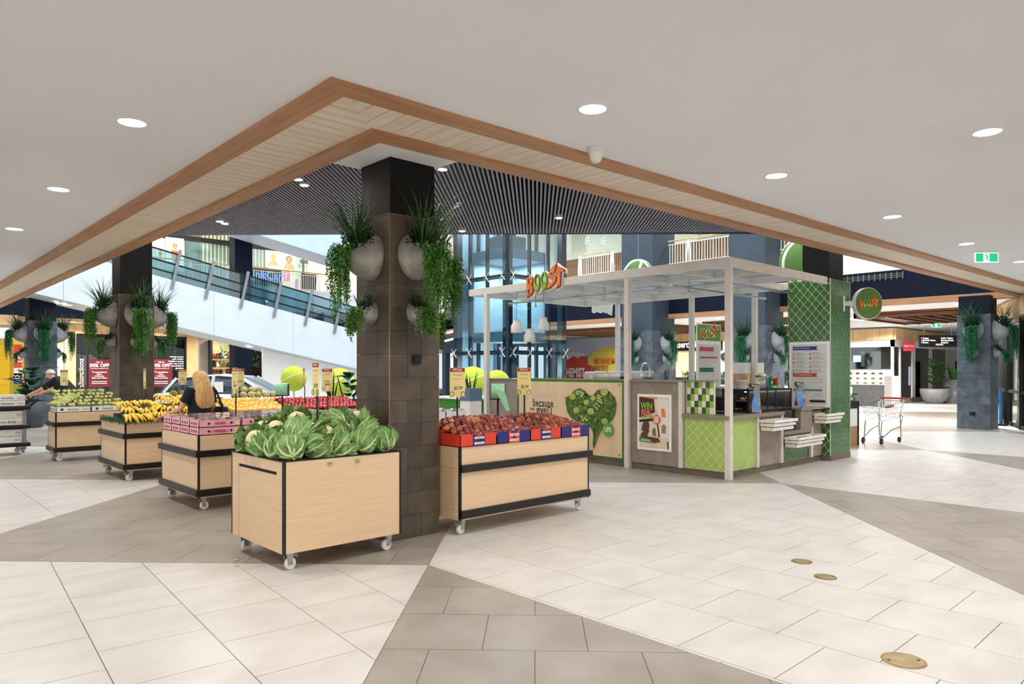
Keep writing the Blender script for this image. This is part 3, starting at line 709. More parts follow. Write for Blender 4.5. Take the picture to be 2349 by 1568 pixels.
# ---------------------------------------------------------------- berry boxes (pink) and punnets
m_pink = M('pink carton', 'eeaab4', .5, c2='e8a2ad', scale=8); m_punnet = M('clear punnet', 'cdbfc6', .1, c2='6a2a3a', scale=16, detail=3, lo=.40, hi=.66, coat=.8); m_punb = M('silver punnet', 'dfe2ea', .12, c2='5a6078', scale=14, detail=3, lo=.42, hi=.66, coat=.8)
def berry_box(x, y, z, w, d, h, full, lab):
    t = T('berry_carton', lab, 'carton', (x+w/2, y+d/2, z), 'pink berry cartons stacked two high')
    ftray(x, y, x+w, y+d, z, z+h, m_pink).obj('tray', m_pink, t)
    for f, L_ in ((onY(x+w/2, y, z+h/2), w), (onX(x, y+d/2, z+h/2), d)):
        for sgn in (-1, 1): cut(circ(sgn*L_*.27, 0, .014, 12), m_ink, f, t, 'hole', .002, .002)
        cut(rect(-L_*.13, -.014, L_*.13, .014), M('pink print', 'b85a70', .6), f, t, 'print', .002, .002); cut(rect(L_*.36, -.022, L_*.46, .022), m_card, f, t, 'label_plate', .002, .002)
    if full:
        for i in range(4):
            for j in range(2):
                a = x+.012+i*(w-.02)/4; c = y+.012+j*(d-.02)/2; p = MB(); ww, dd = (w-.02)/4-.006, (d-.02)/2-.006; zz = z+.02
                p.prism([(a+.005, c+.005), (a+ww-.005, c+.005), (a+ww-.005, c+dd-.005), (a+.005, c+dd-.005)], zz, z+h+.012+R.uniform(0, .01)); mk('punnet', p.mesh('punnet', m_punnet), t)
text_rows = []
nm = ('front', 'second', 'third', 'fourth', 'fifth', 'sixth')
for r in range(4):
    for i in range(4):
        x = 2.945+i*.494; y = 8.395+r*.315
        for l in (0, 1):
            if l == 0 and i and r: continue
            berry_box(x+.004*l, y+.006*l, .868+l*.088, .482, .305, .084, l == 1, f'pink berry carton, {"upper" if l else "lower"} layer, {nm[i]} from the left in the {nm[r]} row')
f = onY(3.17, 8.395, .868+.036); text('EIPO$ Bernier', .04, M('pink print', 'b85a70', .6), f @ Matrix.Rotation(PI, 4, 'Z'), bpy.data.objects['berry_carton'], .01, sx=.9)
for r in range(4):
    for i in range(5):
        x = 5.0+i*.378; y = 8.395+r*.315; t = T('punnet_tray', f'silvery punnet tray, {nm[i]} from the left in the {nm[r]} row beyond the pink cartons', 'tray', (x+.18, y+.15, .868), 'silvery punnet trays')
        ftray(x, y, x+.37, y+.305, .868, 1.0, m_cord).obj('tray', m_plast, t)
        for a in range(3):
            for c in range(2): MB().box((x+.01+a*.118, y+.012+c*.143, .9), (x+.01+a*.118+.11, y+.012+c*.143+.135, 1.02+R.uniform(0, .012))).obj('punnet', m_punb, t)
# ---------------------------------------------------------------- bananas
m_ban = M('banana skin', 'edc53a', .45, c2='d9a92c', scale=5, rnd=.06, lo=.4, hi=.75); m_bant = M('banana tip', '6f7a2c', .6, c2='3f3418', scale=12)
bb = MB(); pts = []; rad = []
for k in range(8):
    a = -.9+1.5*k/7; pts.append(Vector((.13*math.sin(a)+.10, 0, .13*math.cos(a)-.11))); rad.append((.006, .012, .0165, .0185, .0185, .017, .012, .005)[k])
bb.tube(pts, rad, 6); bb.cur = 1; bb.tube([pts[0], pts[0]+Vector((-.025, 0, -.004))], [.007, .006], 6); bb.tube([pts[-1], pts[-1]+(pts[-1]-pts[-2])*.35], [.006, .004], 5)
me_ban = bb.mesh('banana', [m_ban, m_bant], True); me_crown = MB().ball((0, 0, 0), .016, 8, 5, (1, 1.8, .8)).mesh('crown', m_bant, True)
GP = [(3.02, 11.42), (3.22, 11.40), (3.45, 11.42), (3.68, 11.41), (3.92, 11.42), (4.15, 11.42), (3.08, 11.66), (3.32, 11.64), (3.56, 11.66), (3.80, 11.66), (4.05, 11.66), (4.28, 11.62), (3.12, 11.94), (3.42, 11.92), (3.72, 11.94), (4.02, 11.92), (4.3, 11.95), (3.06, 12.25), (3.4, 12.25), (3.75, 12.3), (4.1, 12.28)]
ZBN = .868
for i, (x, y) in enumerate(GP):
    z = ZBN+.13+.15*sst(11.35, 11.95, y)+(.05 if x > 3.6 else -.02); rr_ = 0 if i < 6 else 1 if i < 12 else 2 if i < 17 else 3
    t = T('banana_bunch', f'yellow banana bunch, {NTH[i-(0, 6, 12, 17)[rr_]]} from the left in the {NTH[rr_]} row of the fringed stand', 'bananas', (x, y, z), 'banana bunches on the fringed stand')
    t.matrix_basis = TRS((x, y, z), -PI/2+R.uniform(-.7, .7), R.uniform(1.25, 1.5), 0, R.uniform(.05, .45))
    for k in range(6): mk('banana', me_ban, t, TRS((0, (k-2.5)*.02, (k % 2)*-.014), (k-2.5)*.13, 1, (k-2.5)*.10, R.uniform(-.08, .08)), local=True)
    mk('crown', me_crown, t, TRS((0, 0, 0)), local=True)
fr = MB()
for i in range(2600):
    s_ = R.random(); x, y = (2.92+1.5*s_, 11.32) if i % 2 else (2.92, 11.32+1.3*s_)
    leaf_quad(fr, Vector((x, y, .872+R.uniform(-.02, .03))), rv(1)+Vector((-.3, -.3, -.15)), .006, R.uniform(.03, .06), Vector((0, 0, 1)))
fr.box((2.95, 11.35, .866), (4.41, 12.6, .872)); o = fr.obj('grass_fringe', M('plastic grass', '1c6a34', .5, c2='0f4a24', scale=20)); tag(o, 'green plastic grass fringe edging the banana stand', 'fringe', kind='stuff')
MB().box((3.1, 11.55, .872), (4.40, 12.6, .93)).box((3.2, 11.8, .93), (4.38, 12.6, 1.03)).obj('banana_riser', m_blackm, bpy.data.objects['produce_stand.004'])
# ---------------------------------------------------------------- corn
m_husk = M('corn husk', 'c4c878', .6, c2='8fa548', scale=9, stretch=(1, 1, .3), rnd=.12, lo=.35, hi=.7); m_butt = M('corn butt', 'd9d29a', .7, c2='b8b070', scale=20)
cb = MB(); prof = [(.012, -.125), (.02, -.12), (.028, -.10), (.032, -.04), (.029, .03), (.02, .09), (.008, .14), (.002, .16)]
cb.cur = 0; cb.lathe(prof[2:], 9, Matrix.Rotation(-PI/2, 4, 'X')); cb.cur = 1; cb.lathe(prof[:3], 9, Matrix.Rotation(-PI/2, 4, 'X'))
me_corn = cb.mesh('corn_cob', [m_husk, m_butt], True)
hb = MB()
for k in range(3):
    a = k*2.1; leaf_quad(hb, Vector((math.cos(a)*.02, .08, math.sin(a)*.02)), Vector((math.cos(a)*.5, 1, math.sin(a)*.3)), .022, .16, Vector((0, 0, 1)))
me_husk = hb.mesh('husk_leaf', m_leafm)
cnt = 0
for row in range(5):
    for i in range(13-row//2):
        x = 2.74+i*.08+(row % 2)*.04+R.uniform(-.012, .012); y = 14.77+row*.085; z = 1.0+row*.058
        if x > 3.78: continue
        t = T('corn_cob', f'pale corn cob, butt end out, {NTH[i]} from the left in the {NTH[row]} row up', 'corn cob', (x, y, z), 'corn cobs heaped on the white cartons')
        t.matrix_basis = TRS((x, y, z), R.uniform(-.25, .25), R.uniform(.95, 1.1), R.uniform(-.15, .1)); mk('cob', me_corn, t, local=True)
        if cnt % 2 == 0: mk('husk_leaf', me_husk, t, local=True)
        cnt += 1
for i in range(6):
    x = 2.72+i*.05; t = T('corn_cob', f'corn cob lying sideways at the left end, {NTH[i]} from the aisle', 'corn cob', (x, 14.75, 1.02), 'corn cobs lying sideways'); t.matrix_basis = TRS((x, 14.72+.03*i, 1.02+.026*i), 1.1+R.uniform(-.2, .2), 1.1, .0); mk('cob', me_corn, t, local=True); mk('husk_leaf', me_husk, t, local=True)
def carton(x, y, z, w, d, h, lab, s=None, group='white produce cartons', mats=None, ang=0, fx=False):
    t = T('produce_carton', lab, 'carton', (x+w/2, y+d/2, z), group); m = mats or m_plast
    ftray(x, y, x+w, y+d, z, z+h, m).obj('carton_body', m, t)
    for f, L_ in ((onY(x+w/2, y, z+h/2), w), (onX(x, y+d/2, z+h/2), d)):
        cut(circ(-L_*.34, 0, min(.03, h*.28), 14, h*.25), M('carton blue', '20508c', .5), f, t, 'logo', .002, .002); cut(rect(L_*.25, -h*.2, L_*.45, h*.2), M('pale print', 'c9c6c0', .6), f, t, 'print', .002, .002)
        if s: text(s, h*.55, M('olive print', '7a7a1e', .6), f @ Matrix.Translation((-L_*.02, 0, 0)), t, .015, shear=.2)
    return t
for i in range(2): carton(2.70+i*.55, 14.64, .868, .53, .5, .095, f'white corn carton, {"left" if i == 0 else "right"} of the two under the cobs', 'Sweetee')
# ---------------------------------------------------------------- mangoes, tomatoes, melons, pineapples
m_mango = M('mango skin', 'f0a83a', .4, c2='f4c24c', scale=9, rnd=.1); m_tom = M('tomato skin', 'c22a22', .22, c2='a81f1c', scale=6, rnd=.15); m_calyx = M('tomato calyx', '3c6a2a', .6)
m_melon = M('netted melon', 'd2bf8a', .7, c2='a9a068', scale=26, detail=8, rnd=.1, lo=.4, hi=.6, bump=.3)
def zm(x, y): return .955+.19*sst(11.5, 12.4, y)
for i in range(3):
    t = carton(4.52+i*.33, 11.46, .803, .32, .5, .10, f'dark red mango carton, {ORD[i]} from the woman', None, 'red cartons under the mangoes', M('dark red carton', '8c1f26', .5, c2='7e1a20', scale=8))
for i in range(4):
    t = carton(5.53+i*.365, 11.46, .803, .355, .5, .10, f'dark red tomato carton, {ORD[i]} from the mangoes', None, 'red cartons under the tomatoes', M('dark red carton', '8c1f26', .5))
MB().box((4.53, 11.95, .8), (6.98, 12.55, 1.0)).obj('riser', m_blackm, bpy.data.objects['produce_stand.005'])
me_mango = fruit_mesh('mango', m_mango, .043, (1.25, .95, .9), None, 10, 7); me_tom = fruit_mesh('tomato', m_tom, .034, (1, 1, .85), lambda v: 1+.02*math.cos(5*math.atan2(v.y, v.x)), 10, 7)
pile(96, 'mango', me_mango, 'yellow orange mango in the sloping heap', 'mango', 'mangoes on the far stand', zm, 4.54, 5.5, 11.47, 12.3, .085, .1, rot=False)
pile(230, 'tomato', me_tom, 'shiny red tomato in the long sloping heap', 'tomato', 'tomatoes on the far stand', lambda x, y: zm(x, y)+.0, 5.55, 6.98, 11.47, 12.3, .068, .12)
me_melon = fruit_mesh('melon', m_melon, .075, (1, 1, .96), None, 14, 10)
for lay, (nx, y, z) in enumerate(((8, 13.62, .90), (7, 13.75, 1.01), (6, 13.88, 1.12), (4, 14.0, 1.22))):
    for i in range(nx):
        o = mk('melon', me_melon, None, TRS((5.42+(lay*.07)+i*.155, y+R.uniform(-.015, .015), z), R.uniform(0, 6), R.uniform(.95, 1.05), R.uniform(-.6, .6))); tag(o, f'round netted melon, {NTH[i]} from the left in the {NTH[lay]} layer up', 'melon', 'melons on the far stand')
MB().box((5.36, 13.75, .8), (6.85, 14.45, .96)).obj('riser', m_blackm, bpy.data.objects['produce_stand.007'])
m_pine = M('pineapple skin', 'a97a34', .6, c2='5f5224', scale=10, rnd=.15); m_pcr = M('pineapple crown', '4c6a3c', .5, c2='34502c', scale=10)
pb = MB(); n_, m_ = 16, 13
def pf(i, k):
    ph = PI*(i+.35)/(m_+.4); t = 2*PI*k/n_; r = .068*(math.sin(ph)**.55)*(1+.055*(((i+k) % 2)*2-1)); return Vector((r*math.cos(t), r*math.sin(t), .105*math.cos(ph)))
pv = [pf(i, k) for i in range(m_) for k in range(n_)]; pb.add(pv, [(i*n_+k, i*n_+(k+1) % n_, (i+1)*n_+(k+1) % n_, (i+1)*n_+k) for i in range(m_-1) for k in range(n_)]+[tuple(range(n_-1, -1, -1)), tuple((m_-1)*n_+k for k in range(n_))][::-1])
me_pine = pb.mesh('fruit', m_pine)
kb = MB()
for i in range(26):
    a = i*2.4; e = .25+.75*(i/26); d = Vector((math.cos(a)*(1.1-e), math.sin(a)*(1.1-e), e)); leaf_quad(kb, Vector((math.cos(a)*.015, math.sin(a)*.015, .095)), d, .02, .07+.06*e, Vector((-math.sin(a), math.cos(a), .1)).cross(d))
me_crownp = kb.mesh('crown', m_pcr)
for lay, (nx, y, z) in enumerate(((6, 13.6, .90), (6, 13.74, 1.03), (5, 13.88, 1.15))):
    for i in range(nx):
        t = T('pineapple', f'brown pineapple with green crown, {NTH[i]} from the left in the {NTH[lay]} layer up', 'pineapple', (4.40+i*.15, y, z), 'pineapples on the far stand'); t.matrix_basis = TRS((4.42+i*.15+.05*(lay % 2), y, z), R.uniform(-.3, .3), 1.05, -PI/2+R.uniform(-.2, .35) if lay < 2 else -.9); mk('fruit', me_pine, t, local=True); mk('crown', me_crownp, t, local=True)
MB().box((4.38, 13.75, .8), (5.32, 14.45, .98)).obj('riser', m_blackm, bpy.data.objects['produce_stand.007'])
# ---------------------------------------------------------------- price signs
def price_sign(px, y0, y1, d, wpx, ybase, price, lab, rz, small='', two=None, foot=.84):
    p = PD(px, (y0+y1)/2, d); h = (y1-y0)/FPX*d; w = h*.53; zb = foot
    t = T('price_sign', lab, 'price sign', (p.x, p.y, zb), 'yellow price cards on posts')
    f = frame(p, (math.cos(rz), math.sin(rz), 0)); z0 = p.z-h/2
    MB().tube([(p.x, p.y, foot), (p.x, p.y, z0+.02)], .009, 8).obj('post', m_black, t)
    if foot < .1: MB().lathe([(.13, 0), (.13, .012), (.02, .02)], 18, Matrix.Translation((p.x, p.y, 0))).obj('base', m_black, t)
    f2 = f @ Matrix.Translation((0, 0, .012))
    MB().box((-w/2, -h/2, 0), (w/2, h/2, .004), f2).obj('card', m_yel, t, bev=.001)
    MB().box((-w*.47, h*.36, .004), (w*.47, h*.49, .006), f2).obj('header', m_red, t); text('SPECIAL', h*.10, m_wink, f2 @ Matrix.Translation((0, h*.425, 0)), t, .01, off=.0075, sx=.95)
    text('SCULLI BROS', h*.052, m_ink, f2 @ Matrix.Translation((0, h*.25, 0)), t, .005, off=.005)
    if small: text(small, h*.036, m_ink, f2 @ Matrix.Translation((0, h*.11, 0)), t, .0, off=.005)
    if two: text(two, h*.13, m_ink, f2 @ Matrix.Translation((0, -h*.06, 0)), t, .012, off=.005)
    text(price, h*.16, m_ink, f2 @ Matrix.Translation((w*.06, -h*.20, 0)), t, .014, off=.005, sx=.82)
    for s_ in (-1, 1):
        MB().tube([f2 @ Vector((s_*w*.36+h*.075*math.cos(a*PI/8), -h*.40+h*.085*math.sin(a*PI/8), .010)) for a in range(17)], .0022, 5).obj('clip_ring', m_black, t)
    MB().bar(f2 @ Vector((-w*.36, -h*.48, -.006)), f2 @ Vector((w*.36, -h*.48, -.006)), .006).obj('clip_bar', m_black, t)
rC = math.atan2(rt[1], rt[0])
price_sign(1049, 843, 910, 7.3, 38, 960, '$2.99', 'yellow price card on a post over the nectarines, reading $2.99', rC+.15, 'Australian Nectarines 1kg')
price_sign(1203, 843, 905, 7.9, 32, 955, '$2.99', 'yellow price card on a post over the peaches, reading $2.99', rC-.35, 'Australian Peaches 1kg')
price_sign(728, 831, 907, 6.2, 22, 960, '$2.99', 'yellow price card on a post over the cauliflowers, tallest in view', rC-.95, 'Cauliflower')
price_sign(752, 845, 897, 10.0, 22, 940, '$4.00', 'yellow price card half hidden behind the cauliflower card', rC-.3, '', '2 for')
price_sign(334, 845, 892, 11.5, 18, 930, '$2.19', 'narrow yellow price card over the bananas in front of the dark column', rC-.9, 'Bananas')
price_sign(419, 847, 882, 13.5, 26, 905, '$4.00', 'yellow price card over the pineapples, reading 2 for $4.00', rC, '', '2 for')
price_sign(541, 843, 902, 8.7, 22, 950, '$8.00', 'yellow price card over the pink berry cartons', rC-.8, '', '2 for')
price_sign(549, 845, 887, 13.7, 22, 900, '$3.99', 'yellow price card behind the berry card, above the melons', rC+.1)
price_sign(699, 845, 886, 12.7, 14, 915, '$1.99', 'narrow yellow price card over the tomatoes seen nearly edge on', rC-1.1)
price_sign(148, 848, 884, 16.6, 20, 905, '$4.00', 'yellow price card beside the bending man, reading 2 for', rC-.1, '', '2 for', 0)
price_sign(189, 848, 887, 13.2, 14, 910, '$2.00', 'narrow yellow price card over the corn cobs', rC-.85, '', '3 for')
# ---------------------------------------------------------------- bag roll dispensers
m_bag = M('pale green bag film', '9fdcb0', .35, c2='8acb9c', scale=20)
def bag_roll(x, y, z, zb, lab, strip):
    t = T('bag_dispenser', lab, 'bag dispenser', (x, y, zb), 'green bag rolls on posts'); ax = Vector((rt[0], rt[1], 0)); c = Vector((x, y, z))
    MB().tube([(x, y, zb-.1), (x, y, z-.06)], .012, 8).obj('post', m_black, t)
    q = Vector((0, 0, 1)); m4 = frame(c, (0, 0, 1), (fw[0], fw[1], 0)); m4 = frame(c, (fw[0], fw[1], 0), (0, 0, 1))
    MB().lathe([(.012, -.075), (.082, -.075), (.085, -.07), (.085, .07), (.082, .075), (.012, .075)], 22, m4).obj('roll', m_bag, t, True)
    for s_ in (-1, 1): MB().box((-.018, -.095, s_*.086-.004), (.018, .07, s_*.086+.004), m4).obj('bracket', m_black, t)
    MB().bar(c-ax*.09+Vector((0, 0, -.09)), c+ax*.09+Vector((0, 0, -.09)), .012).obj('crossbar', m_black, t)
    if strip:
        b = MB(); pts = [c+Vector((-fw[0]*.087, -fw[1]*.087, -.03*k))+ax*(.03+.012*k) for k in range(8)]
        for k in range(7): b.quad(pts[k]-ax*(.05-.004*k), pts[k]+ax*(.05-.004*k), pts[k+1]+ax*(.05-.004*(k+1)), pts[k+1]-ax*(.05-.004*(k+1)))
        b.obj('loose_bag', m_bag, t)
p = PD(1142, 897, 7.9); bag_roll(p.x, p.y, p.z, 1.0, 'green bag roll on a post behind the peaches, one bag pulled down', True)
p = PD(648, 892, 9.9); bag_roll(p.x, p.y, p.z, .95, 'small green bag roll on a post before the mangoes', False)
# ================================================================== juice kiosk
KX, KY = 9.47, 5.50
def group_root(name, label, cat, loc, **k): return T(name, label, cat, loc, **k)
def diamonds(f, x0, y0, x1, y1, a, b, mat, parent, holes=(), g=.0045, d=.008, back=True):
    """diagonal tiles on the board frame f, whole ones singly, clipped edge ones joined"""
    if back: board(f, x0, y0, x1, y1, .004, m_cream, 'grout_bed', parent)
    full = MB().prism(inset([(a/2, 0), (0, b/2), (-a/2, 0), (0, -b/2)], g), .004, d).mesh('tile', mat); ed = MB()
    reg = rect(x0+.004, y0+.004, x1-.004, y1-.004)
    j = 0; y = y0
    while y < y1+b:
        x = x0+(a/2 if j % 2 else 0)
        while x < x1+a:
            q = clip_convex(inset([(x+a/2, y), (x, y+b/2), (x-a/2, y), (x, y-b/2)], g), reg)
            if len(q) >= 3 and not any(h[0] < x < h[2] and h[1] < y < h[3] for h in holes):
                if parea(q) > .93*a*b/2*.82: mk('tile', full, parent, f @ Matrix.Translation((x, y, 0)))
                elif parea(q) > 3e-5: ed.prism(q, .004, d, f)
            x += a
        y += b/2; j += 1
    o = ed.obj('edge_tiles', mat, parent); o['kind'] = 'stuff'
# ---- the wall of the kiosk towards the peaches (facing -X)
kf = T('juice_kiosk_wall', 'kiosk front wall of grey cement, pale timber and lime tile beside the peach stand', 'kiosk counter', (KX+.1, 8.1, 0))
MB().box((KX+.02, KY+.02, .1), (KX+.10, 10.78, .88)).obj('carcass', m_conc, kf)
MB().box((KX+.02, 6.24, .88), (KX+.10, 10.78, 1.43)).obj('carcass', m_conc, kf)
MB().box((KX+.03, KY+.03, 0), (KX+.09, 10.8, .1)).obj('kickboard', m_kick, kf)
f = onX(KX, 0, 0)
def px_(y): return -y
def panelX(ya, yb, z0, z1, m, nm, d=.018): return board(onX(KX+.02, 0, 0), -ya, z0, -yb, z1, d, m, nm, kf)
panelX(7.235, 6.31, .105, 1.43, m_conc, 'cement_panel'); panelX(10.78, 9.97, .105, 1.43, m_conc, 'cement_panel')
for y0, y1, z in ((10.8, 9.97, 1.43), (7.25, 6.22, 1.43)): MB().box((KX-.03, y1, z), (KX+.45, y0, z+.022)).obj('ledge', m_top, kf)
MB().box((KX-.0, 7.34, 1.445), (KX+.45, 9.97, 1.46)).obj('ledge', m_top, kf)
MB().box((KX-.03, 6.235, .1), (KX+.04, 6.305, 1.43)).obj('edge_post', m_frame, kf)
bs = MB()
for y, z in ((7.15, 1.34), (6.40, 1.34), (7.15, .2), (6.40, .2), (10.7, 1.34), (10.05, 1.34)): bs.lathe([(.012, 0), (.014, .002), (.008, .006)], 10, onX(KX, y, z, -.002))
bs.obj('screw_caps', m_steel, kf)
lime = T('lime_tile_panel', 'lime green diamond tile panel left of the corner post', 'tile panel', (KX, 5.86, .1), 'diamond tile panels of the kiosk')
diamonds(onX(KX+.012, 0, 0), -6.215, .105, -5.52, .882, .155, .16, m_lime, lime)
# poster on the cement panel
pt = T('poster', 'white framed adventure competition poster on the grey cement panel', 'poster', (KX, 6.775, .33)); f = onX(KX, 6.775, .777, -.003)
board(f, -.327, -.45, .327, .45, .012, m_wink, 'frame', pt); fp = f @ Matrix.Translation((0, 0, .013)); W_, H_ = .287, .41
def pp(pts): return [((x/100-.5)*2*W_, (.5-y/100)*2*H_) for x, y in pts]
board(fp, -W_, -H_, W_, H_, .002, M('print sand', 'e6d6bd', .5, c2='d9c5a6', scale=6), 'print_ground', pt)
for pts, c in (([(0, 0), (50, 4), (54, 30), (0, 42)], '5a1a1c'), ([(0, 0), (60, 0), (62, 5), (10, 1)], 'c99a5c'), ([(62, 4), (100, 4), (100, 80), (72, 80)], 'e4dcd2'), ([(0, 46), (48, 42), (48, 47), (0, 51)], '2a1c16'), ([(0, 52), (60, 48), (66, 76), (0, 78)], 'd8d2c0'),
               ([(60, 50), (64, 50), (70, 78), (66, 78)], '2c2620'), ([(10, 60), (14, 52), (24, 48), (33, 50), (36, 57), (33, 62), (35, 68), (30, 73), (28, 78), (66, 80), (72, 88), (50, 88), (5, 78), (8, 72), (16, 69), (8, 66)], '5c3a2c'), ([(10, 58), (14, 51), (24, 47.5), (32, 49), (30, 54), (16, 57), (14, 66), (8, 66)], '3a2a28'),
               ([(44, 66), (50, 60), (56, 62), (58, 76), (46, 76)], '8a6a3c'), ([(75, 56), (84, 52), (92, 56), (90, 70), (76, 70)], 'a08258'), ([(74, 24), (80, 21), (87, 24), (90, 39), (76, 38)], 'e0823a'), ([(0, 78), (46, 80), (60, 91), (0, 89)], '3c8a32'), ([(94, 86), (98, 86), (99, 100), (96, 100)], '2a2018')):
    cut(pp(pts), M('print '+c, c, .5), fp, pt, 'print', .0015, .003+.0004*len(pts))
cut([(.06+.075*(1+.06*math.cos(10*a))*math.cos(a), .05+.075*(1+.06*math.cos(10*a))*math.sin(a)) for a in [2*PI*i/40 for i in range(40)]], M('print coral', 'e0705c', .5), fp, pt, 'badge', .002, .012)
for i in range(5): cut(rect(.06-.045+.008*(i % 2), .05+.04-.02*i-.005, .06+.045-.006*(i % 3), .05+.04-.02*i+.005), m_wink, fp, pt, 'print_line', .001, .014)
for s, z, c, sz in (('WIN', .255, '7ac143', .155), ('REAL', .155, 'f0806a', .13), ('ADVENTURE', .085, '8aa83c', .055)): text(s, sz, M('print '+c, c, .5), fp @ Matrix.Translation((-.135, z, 0)), pt, .03, off=.012, sx=.72 if s != 'ADVENTURE' else .75)
for i in range(2): cut(rect(-.25, -.285-.02*i-.004, -.06, -.285-.02*i+.004), m_wink, fp, pt, 'print_line', .001, .012)
# timber panel with its printed heart
tp = T('timber_panel', 'pale timber panel in a green frame with a vegetable heart', 'panel', (KX, 8.66, .11)); m_ply = M('pale ply', 'e3c8a6', .5, c2='d8ba94', scale=4, stretch=(1, 1, .25), coords='World')
f = onX(KX+.005, 8.66, .78, .0); hw, hh = 1.285, .665
board(f, -hw, -hh, hw, hh, .014, M('panel green', '2f7a2a', .4, c2='28701f', scale=6), 'green_frame', tp); board(f, -hw+.04, -hh+.03, hw-.04, hh-.04, .02, m_ply, 'ply_sheet', tp)
FPAN = f
def trX(pts, sc, ox, oy):
    out = []
    for x, y in pts:
        p = PX(ox+x/sc, oy+y/sc, KX-.02); out.append((8.66-p.y, p.z-.78))
    return out
m_hd = M('heart dark green', '2f4a1c', .6, c2='5c7a2c', scale=16, detail=6, lo=.4, hi=.6); m_hm = M('heart mid green', '6a8a30', .6, c2='3c5c20', scale=20); m_ha = M('apple green print', 'b4bc5c', .5, c2='9aa648', scale=12); m_hg = M('grape print', 'c4cc7c', .5, c2='a8b060', scale=20)
HO = [(890,345),(960,300),(1060,200),(1150,165),(1250,215),(1330,300),(1400,310),(1500,200),(1600,180),(1720,230),(1820,340),(1850,480),(1830,640),(1770,770),(1640,850),(1560,900),(1500,1040),(1420,1310),(1410,1200),(1430,1080),(1400,950),(1300,840),(1100,790),(990,720),(930,620),(900,480)]
ht = cut(trX(HO, 8.252, 1190, 870), m_hd, f, tp, 'heart', .016, .03)
def hp(loops, m, nm, o): cut([trX(l, 8.252, 1190, 870) for l in loops], m, f, tp, nm, .003, o)
for c_ in (circ(1030, 320, 62), circ(1630, 240, 70), circ(1290, 430, 52), circ(1100, 580, 60), circ(1375, 600, 66), circ(1420, 350, 50), circ(1640, 790, 60)): hp([c_], m_ha, 'apple_print', .042)
hp([circ(1150+dx, 240+dy, 24, 10) for dx, dy in ((-40, 0), (0, -20), (40, 0), (70, 30), (20, 30), (-20, 40), (50, 70))], m_hg, 'cauliflower_print', .042)
hp([circ(1520+dx, 300+dy, 20, 10) for dx, dy in ((0, 0), (35, 20), (-20, 45), (20, 60), (50, 85), (-5, 100), (30, 120), (-40, 160), (-80, 190), (-50, 230), (10, 200), (-20, 265), (60, 140))]+[circ(1200+dx, 700+dy, 24, 10) for dx, dy in ((0, 0), (60, 30), (100, 60), (30, 70))], m_hg, 'grape_print', .043)
hp([[(1180, 300), (1260, 240), (1230, 420), (1150, 500)], [(1340, 330), (1480, 420), (1380, 490), (1330, 420)], [(1560, 660), (1700, 380), (1730, 400), (1620, 700)], [(1730, 260), (1810, 350), (1760, 440), (1720, 340)], [(1560, 860), (1600, 880), (1480, 1130), (1425, 1290), (1440, 1160)], [(960, 620), (1080, 740), (1000, 700)]], m_hm, 'leaf_print', .041)
hp([[(1400, 700), (1500, 680), (1520, 760), (1450, 960), (1420, 1150), (1435, 950), (1490, 770), (1470, 710), (1400, 740)]], m_hd, 'cucumber_print', .044)
def inside(p, poly):
    c = False
    for i in range(len(poly)):
        a, b_ = poly[i], poly[i-1]
        if (a[1] > p[1]) != (b_[1] > p[1]) and p[0] < (b_[0]-a[0])*(p[1]-a[1])/(b_[1]-a[1])+a[0]: c = not c
    return c
for mi_, m in enumerate((M('print olive', '8a9a3c', .6), M('print moss dark', '24401a', .6), M('print fern', '5f8434', .6))):
    for k in range(16):
        for tr_ in range(40):
            p_ = (R.uniform(900, 1840), R.uniform(190, 900)); a = R.uniform(0, 6.28); L_ = R.uniform(45, 110); w_ = R.uniform(10, 24)
            lf_ = [(p_[0]+math.cos(a)*L_*t_-math.sin(a)*w_*s_, p_[1]+math.sin(a)*L_*t_+math.cos(a)*w_*s_) for t_, s_ in ((-.5, 0), (-.2, .8), (.15, 1), (.5, 0), (.15, -1), (-.2, -.8))]
            if all(inside(q, HO) for q in lf_): break
        else: continue
        hp([lf_], m, 'leaf_print', .0385+.0004*mi_)
cc = trX([(1705, 948)], 8.252, 1190, 870)[0]
lb = cut([(cc[0]+.112*(1+.07*math.cos(18*a))*math.cos(a), cc[1]+.112*(1+.07*math.cos(18*a))*math.sin(a)) for a in [2*PI*i/72 for i in range(72)]], M('badge green', '5aa03c', .5), f, tp, 'badge', .012, .05); text('LIFE', .105, m_wink, f @ Matrix.Translation((cc[0], cc[1], 0)), tp, .02, off=.058, sx=.8)
m_ink2 = M('charcoal print', '2a2418', .6)
for s, x, y, sz, b_ in (('because', 455, 450, .21, .012), ('give', 425, 575, .21, .012), ('we', 252, 552, .12, .005), ('a', 577, 588, .09, .0)):
    c_ = trX([(x, y)], 8.252, 1190, 870)[0]; text(s, sz, m_ink2, f @ Matrix.Translation((c_[0], c_[1], 0)), tp, b_, off=.022, sx=.8)
c_ = trX([(577, 590)], 8.252, 1190, 870)[0]; cut([circ(*c_, .066, 20, .072), circ(*c_, .048, 20, .054)[::-1]], m_ink2, f, tp, 'ring_print', .002, .022)
c_ = trX([(450, 292)], 8.252, 1190, 870)[0]; text('[2 nip guarantee]', .085, M('pale print', 'c9c6c0', .6), f @ Matrix.Translation((c_[0], c_[1], 0)), tp, 0, off=.022)
for y, z in ((7.47, 1.36), (7.47, .19)): cut(circ(8.66-y, z-.78, .02, 12), M('badge green', '5aa03c', .5), f, tp, 'leaf_mark', .003, .022)
